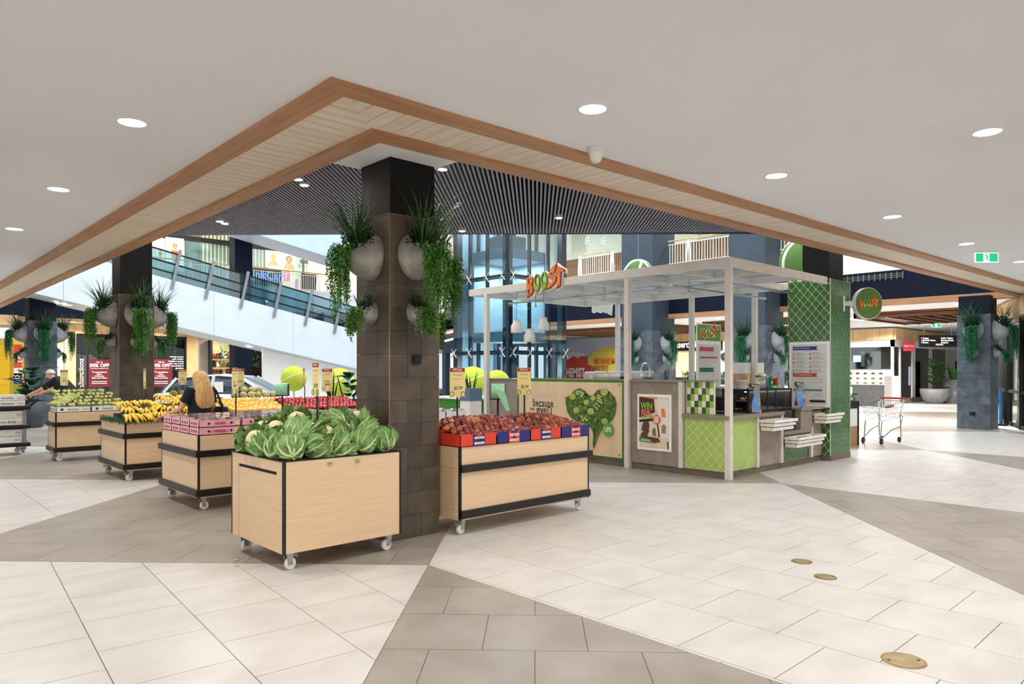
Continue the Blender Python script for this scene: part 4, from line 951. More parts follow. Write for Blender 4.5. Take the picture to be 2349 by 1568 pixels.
# ---- counter with the corner, and the wall facing -Y
kr = T('kiosk_counter', 'kiosk service counter wall with lime, grey and dark green panels below', 'kiosk counter', (11.2, KY+.1, 0))
MB().box((KX+.12, KY+.02, .1), (11.2, KY+.10, .88)).obj('carcass', m_conc, kr); MB().box((11.2, KY+.02, .1), (12.7, KY+.10, .55)).obj('carcass', m_conc, kr); MB().box((12.26, KY+.02, .1), (12.72, KY+.1, .9)).obj('carcass', m_conc, kr)
MB().box((KX+.10, KY+.03, 0), (12.75, KY+.09, .1)).obj('kickboard', m_kick, kr)
def panelY(xa, xb, z0, z1, m, nm, d=.018): return board(onY(0, KY+.02, 0), xa, z0, xb, z1, d, m, nm, kr)
panelY(10.42, 11.14, .105, .88, m_conc, 'cement_panel'); panelY(12.33, 12.73, .105, .9, m_conc, 'cement_panel')
for a_, b_ in ((10.35, 10.415), (11.145, 11.215), (12.24, 12.32)): MB().box((a_, KY-.03, .1), (b_, KY+.03, .88 if a_ < 12 else .62)).obj('edge_post', m_frame, kr)
ct = MB().prism([(KX-.04, 6.24), (KX-.04, KY-.06), (11.2, KY-.06), (11.2, 6.1), (9.95, 6.1), (9.95, 6.24)], .885, .94).obj('counter_top', m_top, bev=.004); tag(ct, 'glossy taupe counter top wrapping the kiosk corner', 'counter top')
MB().box((11.22, KY-.04, .55), (12.26, 6.2, .605)).obj('low_ledge', m_top, kr); MB().box((11.84, KY-.03, .605), (12.26, 6.1, .93)).obj('side_cabinet', m_top, kr)
MB().box((11.82, KY-.06, .93), (12.74, 6.1, .97)).obj('high_ledge', m_top, kr)
for nm_, xa, xb, za, zb, mt, lab in (('lime_tile_panel', 9.6, 10.345, .105, .88, m_lime, 'lime green diamond tile panel right of the corner post'), ('green_tile_panel', 11.22, 12.235, .105, .54, m_green, 'dark green diamond tile panel under the low wire basket')):
    t = T(nm_, lab, 'tile panel', ((xa+xb)/2, KY, za), 'diamond tile panels of the kiosk'); diamonds(onY(0, KY+.012, 0), xa, za, xb, zb, .155, .16, mt, t)
# checkered tile splashback
ck = T('tile_splashback', 'checkered green and white tile splashback standing on the counter', 'splashback', (KX+.08, 6.0, .94)); f = onX(KX+.1, 6.235, .945)
board(f, 0, 0, .50, .50, .02, m_cream, 'backing', ck); cols = [M('lime glaze', '9cb84a', .2), M('cream glaze', 'ece4d6', .2), M('forest glaze', '2e5a30', .2)]
tm = [MB().box((.0015, .0015, .02), (.0635, .0955, .026)).mesh('tile', c) for c in cols]
for i in range(7):
    for j in range(5): mk('tile', tm[(i+4-j) % 3], ck, f @ Matrix.Translation((.02+i*.066, .005+j*.098, 0)))
MB().box((KX-.02, 5.72, 1.447), (KX+.16, 6.24, 1.465)).obj('cap', m_top, ck)
# white slatted baskets
def basket(x0, x1, z0, lab):
    t = T('slatted_basket', lab, 'basket', ((x0+x1)/2, KY-.12, z0), 'white slatted baskets on the kiosk'); h = .17; D_ = .2; fl = .05
    for k, z in enumerate((z0, z0+.06, z0+.12)):
        o_ = fl*k/2; a, b_ = x0-o_*.8, x1+o_*.8; yf = KY-.03-D_-o_
        MB().bar((a, yf, z+.022), (b_, yf, z+.022), .01, .042).obj('front_slat', m_plast, t)
        for xx in (a, b_): MB().bar((xx, yf, z+.022), (xx, KY-.035, z+.022), .01, .042).obj('end_slat', m_plast, t)
    MB().box((x0, KY-.03-D_, z0-.008), (x1, KY-.035, z0)).obj('bottom', m_plast, t); MB().box((x0, KY-.045, z0), (x1, KY-.033, z0+.16)).obj('back', m_plast, t)
    for i in range(int((x1-x0)/.09)):
        b = MB(); cx = x0+.05+i*.09; b.box((cx-.035, KY-.2, z0), (cx+.035, KY-.06, z0+.10+R.uniform(0, .04)), TRS((0, 0, 0))); o = b.obj('snack_packet', M('packet '+('a', 'b', 'c')[i % 3], ('b8542c', '8a5a3a', '3a6ab0')[i % 3] if z0 > .6 else 'd8d0c4', .4, c2=('e0b060', 'd8c0a0', 'd8d04a')[i % 3], scale=25)); tag(o, f'small snack packet, {NTH[i]} from the left in the {lab.split(",")[0]}', 'packet', 'snack packets in '+lab.split(',')[0])
basket(10.45, 11.15, .68, 'upper left white basket, hung under the counter'); basket(11.27, 12.22, .36, 'lowest white basket, hung over the dark green tiles'); basket(12.36, 12.98, .70, 'upper right white basket, hung beside the green column')
# ---- posts and canopy
cn = T('kiosk_canopy', 'grey steel canopy frame with glass roof panes over the juice kiosk', 'canopy', (11.2, 8.4, 0))
cx0, cx1, cy0, cy1, zc0, zc1 = 9.40, 13.05, 5.40, 11.35, 3.14, 3.275
for (x, y) in ((9.46, 5.43), (9.41, 7.25), (9.38, 10.77), (12.95, 10.27), (12.62, 8.09), (12.80, 6.80)): MB().box((x, y, 0), (x+.09, y+.09, zc0)).obj('post', m_frame, cn, bev=.004)
for a, b_ in (((cx0, cy0), (cx0+.07, cy1)), ((cx1-.07, cy0+.8), (cx1, cy1)), ((cx0+.07, cy0), (12.74, cy0+.07)), ((cx0+.07, cy1-.07), (cx1-.07, cy1))): MB().box((*a, zc0), (*b_, zc1)).obj('edge_beam', m_frame, cn, bev=.003)
ys = [cy0+.07, 6.38, 7.32, 8.3, 9.3, 10.3, cy1-.07]; xs = [cx0+.07, 10.6, 11.8, cx1-.07]
for y in ys[1:-1]: MB().box((cx0+.07, y-.03, zc0+.01), (cx1-.07, y+.03, zc1-.03)).obj('rafter', m_frame, cn)
for x in xs[1:-1]: MB().box((x-.03, cy0+.07, zc0+.005), (x+.03, cy1-.07, zc1-.035)).obj('purlin', m_frame, cn)
m_frost = glass('frosted roof glass', 'd4e2ec', .22, .25)
for i in range(6):
    for j in range(3):
        if i == 0 and j == 2: continue
        MB().box((xs[j]+.005, ys[i]+.005, zc1-.03), (xs[j+1]-.005, ys[i+1]-.005, zc1-.02)).obj('glass_pane', m_frost, cn)
pp_ = MB().tube([(12.7, 6.0, 3.02), (10.2, 6.0, 3.02), (10.2, 11.0, 3.02)], .022, 8); 
for y in (6.6, 8.4, 10.2): pp_.tube([(10.2, y, 3.02), (10.2, y, 3.15)], .014, 6); pp_.tube([(10.2, y, 3.02), (10.2, y, 2.93), (10.2, y, 2.9)], [.014, .014, .03], 8)
pp_.obj('sprinkler_pipe', m_steel, cn)
MB().tube([(9.7, 6.6, 2.98), (12.8, 6.6, 2.98)], .02, 8).obj('sprinkler_pipe', m_steel, cn)
# ---- logo, traced as cut letters
B_ = [[(485,575),(600,535),(690,545),(740,620),(730,690),(690,760),(750,830),(755,920),(700,1010),(520,1095)], [(565,615),(590,730),(665,660),(655,612)], [(570,885),(590,1000),(695,900),(640,878)]]
O1_ = [circ(870, 730, 118, 24, 235), circ(880, 665, 60, 18, 110)]; O2_ = [circ(1130, 700, 122, 24, 238), circ(1115, 640, 55, 18, 110)]
S_ = [[(1560,310),(1430,375),(1310,470),(1272,560),(1290,635),(1400,690),(1445,720),(1415,770),(1265,790),(1210,935),(1330,900),(1460,825),(1545,735),(1565,650),(1525,600),(1400,560),(1355,530),(1395,505),(1465,535),(1530,440)]]
T_ = [[(1575,375),(1700,420),(1820,470),(1838,545),(1712,528),(1690,880),(1550,938),(1605,560),(1500,555)]]
BK = [[(470,560),(600,515),(700,520),(790,560),(880,480),(960,500),(1020,540),(1080,450),(1180,455),(1245,520),(1300,450),(1430,350),(1565,290),(1700,385),(1850,465),(1870,575),(1735,560),(1715,900),(1540,955),(1480,860),(1350,920),(1200,960),(1140,955),(1020,900),(960,950),(880,985),(790,940),(740,1030),(510,1115)]]
m_lo = M('logo orange gloss', 'd05a20', .25, c2='e88a34', scale=5); m_lr = M('logo rim red', 'a8301c', .35); m_lg = M('logo lime gloss', 'a8b428', .25, c2='8a9a20', scale=6); m_lgr = M('logo rim green', '4f8a24', .35)
def logo(f, s, parent, depth=.02, white=True):
    """letters centred on the frame; s metres wide"""
    k = s/1400
    def q(loops, e=0): return [[((x-1165)*k, (700-y)*k) for x, y in l] for l in loops]
    def grow(l, cx, cy, e): return [(cx+(x-cx)*e, cy+(y-cy)*e) for x, y in l]
    if white: cut(q(BK), m_wink, f, parent, 'backing', depth*.6, depth*.3)
    for nm, lp, m, mr in (('letter_b', B_, m_lo, m_lr), ('letter_o', O1_, m_lg, m_lgr), ('letter_o', O2_, m_lg, m_lgr), ('letter_s', S_, m_lo, m_lr), ('letter_t', T_, m_lo, m_lr)):
        pr_ = cut(q(lp), mr, f, parent, nm, depth*.5, depth*.85); cx = sum(p[0] for p in lp[0])/len(lp[0]); cy = sum(p[1] for p in lp[0])/len(lp[0])
        fc = [grow(lp[0], cx, cy, .90)]+[grow(h, sum(p[0] for p in h)/len(h), sum(p[1] for p in h)/len(h), 1.25) for h in lp[1:]]
        cut(q(fc), m, f, pr_, 'letter_face', depth*.2, depth*1.2)
lg = T('logo_sign', 'raised orange and lime BOOST letters on the canopy edge', 'sign', (cx0, 9.12, zc0)); logo(onX(cx0, 9.10, 3.25, .002), 1.02, lg, .05)
lg2 = T('logo_sign', 'white back of the letters hung on the far canopy edge', 'sign', (cx1, 10.9, 3.0)); cut([[((1165-x)*.0005, (700-y)*.0005) for x, y in BK[0]]], m_wink, onX(cx1+.02, 10.9, 3.1), lg2, 'backing', .02, -.03)
# ---- green tiled column with menu
GX, GY, GW, GD = 12.76, 5.36, .86, .78
gc = T('green_tile_column', 'tall column clad in dark green diamond tiles at the kiosk end', 'column', (GX+GW/2, GY+GD/2, 0), kind='structure')
MB().box((GX+.01, GY+.01, .1), (GX+GW-.01, GY+GD-.01, 3.24)).obj('core', m_cream, gc); MB().box((GX-.01, GY-.01, 0), (GX+GW+.01, GY+GD, .1)).obj('kickboard', m_kick, gc)
MB().box((12.95, 5.46, 3.24), (13.56, 5.95, 5.2)).obj('upper_shaft', m_colb, gc)
for nm_, f, x0, x1, hole in (('left_cladding', onX(GX+.005, 0, 0), -(GY+GD), -GY, [(-6.05, 1.0, -5.42, 2.08)]), ('front_cladding', onY(0, GY+.005, 0), GX, GX+GW, ())):
    q = board(f, x0, .1, x1, 3.24, .004, m_cream, nm_, gc); diamonds(f, x0, .1, x1, 3.24, .150, .175, m_green, q, hole, back=False)
MB().box((GX-.006, GY-.006, .1), (GX+.006, GY+.006, 3.25)).obj('corner_trim', m_frame, gc); MB().box((GX+GW-.006, GY-.006, .1), (GX+GW+.006, GY+.006, 3.25)).obj('corner_trim', m_frame, gc)
def menu(f, w, h, lab, loc, bands, cat='menu board', top=0):
    t = T('menu_board', lab, cat, loc, 'framed menus of the kiosk')
    board(f, -w/2, -h/2, w/2, h/2, .02, m_wink, 'frame', t, .002); board(f, -w/2+.04, -h/2+.045, w/2-.04, h/2-.045-top, .022, M('menu paper', 'd8d6d0', .35, c2='d0cec8', scale=5), 'sheet', t)
    for (y, hh, c, s, wd) in bands:
        yy = h/2-y*h; m = M('menu '+c, c, .5); x0, x1 = -w*.40, -w*.40+wd*w
        cut([(x0, yy-hh/2), (x1, yy-hh/2), (x1-hh*.4, yy), (x1, yy+hh/2), (x0, yy+hh/2)], m, f, t, 'banner', .002, .025)
        if s: text(s, hh*.62, M('banner print', 'e6c9a8', .6), f @ Matrix.Translation((x0+.02, yy, 0)), t, .005, off=.027, al='LEFT')
    return t
f = onX(GX-.012, 5.733, 1.54)
t = menu(f, .73, 1.18, 'tall white framed drinks menu on the green tiled column', (GX-.02, 5.733, .95), [(.10, .065, '1f3f86', 'MOST POPULAR', .62), (.51, .065, 'b8452c', 'ANYTIME BREAKIE', .62), (.74, .03, '2f8a80', None, .74)])
lines = MB()
for c in range(2):
    for r in range(5):
        y = .59-(.19+.065*r)*1.18; x = -.30+c*.31; cut(circ(x+.02, y, .024, 14), M(('fruit a', 'fruit b', 'fruit c')[(c+r) % 3], ('d8a878', 'c88a8a', 'c07850')[(c+r) % 3], .6), f, t, 'drink_picture', .002, .025)
        lines.box((x+.06, y+.014, .022), (x+.20, y+.024, .0232), f)
        for q in range(3): lines.box((x+.06, y-.002-.012*q, .022), (x+.06+R.uniform(.14, .22), y+.001-.012*q, .0232), f)
for y in (.57, .62, .80, .83, .88, .91):
    for c in range(2): lines.box((-.24+c*.31, .59-y*1.18, .022), (-.24+c*.31+R.uniform(.12, .2), .59-y*1.18+.005, .0232), f)
lines.obj('print_lines', m_gink, t)
cut(rect(.02, -.50, .30, -.462), m_ink, f, t, 'banner', .002, .025)
# inner menu board with logo
p = PY(1624.5, 850, 6.9); w_ = PY(1652, 850, 6.9).x-PY(1597, 850, 6.9).x; f = onY(p.x, 6.9, 1.69)
t = menu(f, w_, 1.5, 'narrow white menu stand with the logo on grass, inside the kiosk', (p.x, 6.9, .94), [(.30, .075, 'b84a68', None, .6), (.40, .035, 'b84a68', None, .75), (.545, .075, '1f6a54', None, .6), (.70, .06, '23383a', None, .55)], top=.32)
board(f, -w_/2+.02, .45, w_/2-.02, .73, .024, M('menu grass', '6ab82a', .5, c2='2f7a1c', scale=30, stretch=(3, 1, .2)), 'grass_print', t); logo(f @ Matrix.Translation((0, .60, .024)), w_*.72, t, .012)
board(f, -w_/2, -.86, w_/2, -.75, .02, M('menu grass', '6ab82a', .5), 'grass_base', t)
ln = MB()
for r in range(26):
    if r in (3, 4, 13, 14): continue
    ln.box((-w_*.38, .28-r*.036, .022), (-w_*.38+R.uniform(.3, .75)*w_, .284-r*.036, .0235), f)
ln.obj('print_lines', m_gink, t)
# round blade sign
sc_ = PD(1989, 696, 13.0); yaw = rC+.22; f = frame(sc_, (math.cos(yaw), math.sin(yaw), 0)); t = T('blade_sign', 'round green BOOST sign on a white bracket beside the tiled column', 'sign', sc_)
rd = 36.5/FPX*13.0
MB().lathe([(rd, -.045), (rd, .045)], 48, f).obj('drum', m_plast, t, False, .004); MB().lathe([(rd-.012, .045), (rd-.012, .05)], 48, f).obj('face', M('olive green face', '4c6a12', .4, c2='466310', scale=6), t)
logo(f @ Matrix.Translation((-.0, 0, .05)), rd*1.45, t, .008, False)
q = Vector((GX+.58, GY, sc_.z)); MB().bar(q, sc_-Vector((math.cos(yaw), math.sin(yaw), 0))*rd*.97, .03, .08).obj('bracket', m_plast, t); MB().box((q.x-.03, q.y-.012, q.z-.14), (q.x+.03, q.y-.002, q.z+.14)).obj('wall_plate', m_plast, t)
# ---- pendants under the canopy
for i, (px, py, lab) in enumerate(((1185, 748, 'left of the three'), (1215, 769, 'lowest of the three'), (1247, 743, 'right of the three'))):
    c = PD(px, py, 14.0); t = T('pendant_lamp', f'white bottle shaped pendant lamp, {lab} under the canopy', 'lamp', c, 'white pendants under the canopy'); m4 = Matrix.Translation(c)
    MB().lathe([(.105, -.13), (.112, -.12), (.112, .0), (.07, .075), (.068, .13), (.02, .135)], 22, m4, False).obj('shade', m_plast, t, True); MB().tube([c+Vector((0, 0, .13)), (c.x, c.y, zc0+.02)], .004, 5).obj('cord', m_ink, t); MB().lathe([(.072, .105), (.072, .13)], 22, m4).obj('collar', m_card, t)
# ---- display fridge and things on the counters
df = T('display_fridge', 'black framed glass display fridge with food on the kiosk counter', 'display fridge', (11.2, 5.9, .6)); x0, x1, y0, y1, z0, z1 = 10.35, 11.82, 5.62, 6.08, .945, 1.31
MB().box((x0, y0, z1-.03), (x1, y1, z1)).box((x0, y0, z0), (x1, y1, z0+.03)).box((x0, y1-.02, z0), (x1, y1, z1)).obj('cabinet', m_blackm, df); MB().box((11.24, 5.56, .605), (11.82, 6.08, .945)).obj('lower_cabinet', m_blackm, df)
for x in (x0, 10.95, 11.24, x1-.03): MB().box((x, y0-.004, z0), (x+.03, y0+.03, z1)).obj('mullion', m_blackm, df)
for a_, b_ in ((x0+.03, 10.95), (10.98, 11.24), (11.27, x1-.03)): MB().box((a_, y0, z0+.03), (b_, y0+.008, z1-.03)).obj('glass_pane', m_glassd, df)
MB().box((11.27, 5.55, .62), (11.80, 5.558, .94)).obj('glass_pane', m_glassd, df); MB().box((x0, y0+.02, 1.12), (x1-.02, y1-.02, 1.13)).obj('shelf', m_steel, df); MB().box((x0, y0+.05, z1-.04), (x1, y0+.07, z1-.031)).obj('strip_light', m_lampc, df)
fb = [MB().ball((0, 0, 0), .035, 8, 6, (1.3, 1, .8)).mesh('pastry', M('pastry '+c, c, .7, c2='8a5a30', scale=18), True) for c in ('b87a3c', 'a05a34', '8a9a4a')]
for i in range(14):
    o = mk('pastry', fb[i % 3], None, TRS((10.45+(i % 7)*.12, 5.78+.1*(i//7), 1.155 if i < 7 else .99), i)); tag(o, 'small baked snack inside the black display fridge', 'pastry', 'snacks in the display fridge')
def jar(x, y, z, r, h, m, lab, cat='jar', lid=None, grp=None):
    t = T(cat.replace(' ', '_'), lab, cat, (x, y, z), grp); m4 = Matrix.Translation((x, y, z)); MB().lathe([(r*.9, 0), (r, .01), (r, h*.8), (r*.8, h*.9), (r*.8, h)], 14, m4).obj('body', m, t, True)
    if lid: MB().lathe([(r*1.02, h*.93), (r*1.02, h*1.08)], 14, m4).obj('lid', lid, t)
m_clearp = glass('clear plastic', 'f0f4f6', .16, .12); zf = 1.311
wb = T('carton_box', 'white printed carton stacked on a brown carton behind the fridge', 'box', (11.7, 6.85, 1.0)); p0 = PY(1709, 850, 6.9); p1 = PY(1753, 850, 6.9)
MB().box((p0.x, 6.9, 1.55), (p1.x, 7.25, 1.76)).obj('body', m_plast, wb, bev=.003); f = onY((p0.x+p1.x)/2, 6.9, 1.655, .002); cut(circ(.0, .02, .05, 18), M('print mustard', 'b8902c', .5), f, wb, 'logo'); cut(circ(.0, .02, .032, 18), M('print moss', '5a7a3a', .5), f, wb, 'logo', off=.005); cut(rect(-.06, -.05, .06, -.042), m_gink, f, wb, 'print_line')
bx = T('carton_box', 'plain brown carton under the white printed one', 'box', (11.7, 6.9, .94)); MB().box((p0.x-.03, 6.88, 1.31), (p1.x+.05, 7.28, 1.55)).obj('body', M('tan carton', 'c9a079', .7, c2='bf956e', scale=9), bx); MB().box((p0.x+.08, 6.878, 1.31), (p0.x+.12, 6.881, 1.55)).obj('tape', m_card, bx)
bench = T('back_bench', 'low dark back bench inside the kiosk behind the fridge', 'bench', (11.8, 7.1, 0)); MB().box((10.7, 6.62, 0), (12.7, 7.4, 1.27)).obj('cabinet', m_top, bench); MB().box((10.68, 6.6, 1.27), (12.72, 7.42, 1.31)).obj('top', m_steel, bench)
for px, w_, h_, c, lab, lid in ((1744, .05, .20, m_clearp, 'clear jar with green lid on the display fridge, first of two', m_leafm), (1755, .05, .22, m_clearp, 'taller clear jar on the display fridge, second of two', m_wink), (1781, .028, .16, M('red sauce', 'c0201c', .35), 'small red sauce bottle on the display fridge', M('red sauce', 'c0201c', .35)), (1760, .02, .19, M('blue bottle', '2f78b8', .3), 'blue capped bottle between the jars', m_steel)):
    p = PY(px, 880, 5.95); jar(p.x, 5.95+(.04 if c == m_clearp else 0), zf, w_, h_, c, lab, 'bottle' if w_ < .04 else 'jar', lid)
for px, h_, lab in ((1768, .19, 'tall green snack pack on the display fridge'), (1776, .15, 'shorter green snack pack beside the red bottle'), (1775, .05, 'row of small green tins on the fridge front')):
    p = PY(px, 880, 5.8 if h_ < .1 else 6.02); t = T('snack_pack', lab, 'packet', (p.x, p.y, zf)); w_ = .035 if h_ > .1 else .12
    MB().box((p.x-w_, p.y-.025, zf), (p.x+w_, p.y+.025, zf+h_)).obj('body', M('pack green', '3f8a2c', .4, c2='357a24', scale=9), t); MB().box((p.x-w_*.6, p.y-.027, zf+h_*.35), (p.x+w_*.6, p.y-.0255, zf+h_*.6)).obj('label', m_wink, t)
p = PY(1709, 880, 5.9); t = T('white_tub', 'white plastic tub on the display fridge', 'tub', (p.x, p.y, zf)); MB().lathe([(.07, 0), (.09, .12), (.1, .125), (.1, .135), (.085, .135), (.068, .01)], 20, Matrix.Translation((p.x, 5.95, zf)), False).obj('wall', m_plast, t, True); MB().lathe([(.07, 0), (.07, .01)], 20, Matrix.Translation((p.x, 5.95, zf))).obj('bottom', m_plast, t)
def brochure(px, py, Y, z, lab, h=.40):
    p = PY(px, py, Y); t = T('brochure_stand', lab, 'brochure stand', (p.x, Y, z), 'blue brochure stands'); f = frame((p.x, Y, z), (.96, -.28, 0)) @ Matrix.Rotation(-.2, 4, 'X') @ Matrix.Rotation(-.07, 4, 'Z')
    board(f, -.10, 0, .10, h, .012, M('brochure edge', 'c89a6a', .5, c2='5a2a1c', scale=18), 'board', t); board(f, -.075, .01, .055, h-.07, .014, M('brochure blue', '3f74c8', .4, c2='4a9ad0', scale=3), 'sky_print', t); board(f, -.10, h-.065, .10, h, .015, m_ink, 'header', t); board(f, -.06, h-.05, .07, h-.015, .017, M('brochure tan', 'b08a4a', .5, c2='d8c84a', scale=20), 'title_print', t)
    f2 = f @ Matrix.Rotation(.45, 4, 'X'); MB().box((-.06, 0, -.012), (.06, h*.9, -.006), f2 @ Matrix.Translation((0, 0, -.1))).obj('prop', m_grey, t)
brochure(1735, 940, 5.58, .945, 'tilted blue brochure stand on the kiosk counter in front of the fridge', .46); brochure(1838, 930, 5.58, .972, 'second blue brochure stand in front of the tall menu', .44)
t = T('cash_register', 'black tilted cash register screen behind the corner post', 'cash register', (9.95, 5.85, .94)); f = frame((10.0, 5.85, 1.02), (rt[0], rt[1], 0)) @ Matrix.Rotation(.5, 4, 'X'); board(f, -.17, -.02, .17, .22, .03, m_blackm, 'screen', t, .006); MB().box((9.9, 5.78, .941), (10.12, 6.0, .96)).obj('foot', m_blackm, t); MB().tube([(10.0, 5.88, .95), (10.02, 5.92, 1.1)], .025, 8).obj('stem', m_grey, t)
# juice tubs, cups and tap above the front ledge
MB().box((9.95, 6.3, 0), (10.35, 10.0, 1.40)).obj('prep_bench', m_top, kf)
m_juice = [M('juice '+c, c, .3, c2=c, scale=5) for c in ('a8622c', '5a2418', '8a5a22')]
for i, (px, w_) in enumerate(((1392, 1), (1420, 1), (1470, 1))):
    p = PX(px, 868, 10.12); t = T('juice_tub', ('amber', 'dark brown', 'brown')[i]+' juice in a clear lidded tub above the timber panel', 'tub', (p.x, p.y, 1.401), 'juice tubs on the prep bench'); y = p.y
    MB().box((9.97, y-.14, 1.402), (10.28, y+.14, 1.50)).obj('juice', m_juice[i], t); MB().box((9.965, y-.145, 1.401), (10.285, y+.145, 1.56)).obj('tub_wall', m_clearp, t); MB().box((9.955, y-.155, 1.56), (10.295, y+.155, 1.60)).obj('lid', m_plast, t, bev=.008)
p = PX(1374, 868, 10.12); t = T('juice_tub', 'empty clear tub at the left end of the juice row', 'tub', (p.x, p.y, 1.401), 'juice tubs on the prep bench'); MB().box((9.965, p.y-.02, 1.401), (10.285, p.y+.2, 1.55)).obj('tub_wall', m_clearp, t); MB().box((9.955, p.y-.025, 1.55), (10.295, p.y+.205, 1.59)).obj('lid', m_plast, t, bev=.008)
for i, px in enumerate((1340, 1357)):
    p = PX(px, 866, 10.1); t = T('spatula', ('white spatula with blue handle, left', 'white spatula with blue handle, right')[i]+' of the two above the ledge', 'spatula', (p.x, p.y, 1.401), 'spatulas on the prep bench'); q = p+Vector((0, -.03, 0)); MB().tube([(p.x, p.y, 1.402), (p.x, p.y-.02, 1.56)], .014, 8).obj('blade', m_plast, t); MB().tube([(p.x, p.y-.02, 1.56), (p.x, p.y-.028, 1.66)], .012, 8).obj('handle', M('handle blue', '24307c', .4), t)
for i, (px, n) in enumerate(((1520, 4), (1532, 8), (1544, 6), (1527, 5))):
    p = PX(px, 868, 10.0+.07*(i % 2)); t = T('cup_stack', ('first', 'tallest', 'right hand', 'front')[i]+' stack of clear plastic cups on the ledge', 'cups', (p.x, p.y, 1.401), 'stacks of clear cups')
    for k in range(n): MB().lathe([(.032, 0), (.045, .1), (.048, .102)], 12, Matrix.Translation((p.x, p.y, 1.402+k*.038)), False).obj('cup', m_clearp, t)
p = PX(1480, 866, 10.15); t = T('kitchen_tap', 'chrome spring neck tap above the grey cement panel', 'tap', (p.x, p.y, 1.401)); pts = [(p.x, p.y+.09, 1.401), (p.x, p.y+.085, 1.58)]+[(p.x, p.y+.0-.09*math.cos(a*PI/8+PI)*1, 1.62+.12*math.sin(a*PI/8)) for a in range(9)]+[(p.x, p.y-.1, 1.5)]
MB().tube(pts, .012, 8).obj('neck', m_chrome, t); b = MB()
for k in range(9): b.lathe([(.019, -.004), (.019, .004)], 10, Matrix.Translation((p.x, p.y-.095, 1.51+k*.013)))
b.obj('spring', m_chrome, t); MB().lathe([(.03, 0), (.03, .03)], 12, Matrix.Translation((p.x, p.y+.09, 1.401))).obj('collar', m_chrome, t)
# low ribbed green counter at the far end of the kiosk
t = T('ribbed_counter', 'low counter with green ribbed front and white top beyond the kiosk', 'counter', (10.0, 12.2, 0)); MB().box((9.75, 11.5, 0), (10.6, 13.1, .98)).obj('cabinet', M('rib green', '2f7a2a', .4), t); b = MB()
for k in range(30): b.box((9.735, 11.52+k*.052, .05), (9.75, 11.55+k*.052, .96))
b.obj('ribs', M('rib light green', '4c9a34', .4), t); MB().box((9.7, 11.45, .98), (10.65, 13.15, 1.02)).obj('top', m_plast, t)
# ================================================================== travelator across the atrium
def y33(px): return PY(px, 600, YB-.05).x
m_wpan = M('white cladding', 'd9e1ea', .45, c2='d3dce6', scale=2)
TY = 24.0
def tz(x): return 4.49-.203*(x-7.6)
tv = T('travelator', 'long white clad moving walkway rising to the left behind the produce', 'travelator', (10, 24.8, 0))
xa, xb = 1.0, 18.6
def slab(y0, y1, zt, zb, m, nm, x0=xa, x1=xb):
    return MB().add([(x0, y0, tz(x0)+zb), (x1, y0, tz(x1)+zb), (x1, y1, tz(x1)+zb), (x0, y1, tz(x0)+zb), (x0, y0, tz(x0)+zt), (x1, y0, tz(x1)+zt), (x1, y1, tz(x1)+zt), (x0, y1, tz(x0)+zt)], [(0,3,2,1),(4,5,6,7),(0,1,5,4),(1,2,6,5),(2,3,7,6),(3,0,4,7)]).obj(nm, m, tv)
xs_ = [1.0, 4.6, 8.9, 11.7, 15.0, 18.6]
for i in range(5): slab(TY, TY+.08, 0, -1.45, m_wpan, 'side_panel', xs_[i]+.004, xs_[i+1]-.004)
slab(TY+.08, TY+1.6, -.9, -1.45, m_wpan, 'truss'); slab(TY+.2, TY+1.4, -.72, -.9, m_grey, 'belt'); slab(TY+1.6, TY+1.68, 0, -1.45, m_wpan, 'side_panel')
slab(TY+.03, TY+.045, .86, 0, m_glassb, 'glass_balustrade'); slab(TY+1.62, TY+1.635, .86, 0, m_glassb, 'glass_balustrade')
for z in (.87, .52, .22):
    slab(TY+.0, TY+.07, z+.02, z-.02, m_blackm, 'handrail')
slab(TY+1.6, TY+1.66, .88, .84, m_blackm, 'handrail')
for px, py in ((394, 662.6), (471.7, 685), (552, 706.6), (628.5, 727), (700, 746), (767, 764.6)):
    p = PY(px, py, TY-.05); MB().bar(p, p+Vector((.27, 0, 1.27)), .05, .09).obj('steel_post', m_grey, tv)
MB().add([(10.8, TY+.5, 0), (18.6, TY+.5, 0), (18.6, TY+.5, tz(18.6)-1.46), (10.8, TY+.5, tz(10.8)-1.46), (10.8, TY+.6, 0), (18.6, TY+.6, 0), (18.6, TY+.6, tz(18.6)-1.46), (10.8, TY+.6, tz(10.8)-1.46)], [(0,1,2,3),(7,6,5,4),(0,4,5,1),(1,5,6,2),(2,6,7,3),(3,7,4,0)]).obj('plinth_wall', m_white, tv)
for px, py in ((575, 792), (157, 692), (138, 697)):
    p = PY(px, py, TY+.8); z = tz(p.x)-1.46; t = T('downlight', f'round downlight under the white walkway, {"above the white car" if px > 300 else ("left of the pair near the far left column" if px < 150 else "right of the pair near the far left column")}', 'light', (p.x, p.y, z), 'downlights under the walkway'); MB().lathe([(.13, -.01), (.13, .02)], 20, Matrix.Translation((p.x, p.y, z))).obj('diffuser', m_lamp, t); MB().lathe([(.13, -.012), (.15, -.012), (.15, .02)], 20, Matrix.Translation((p.x, p.y, z)), False).obj('rim', m_plast, t)
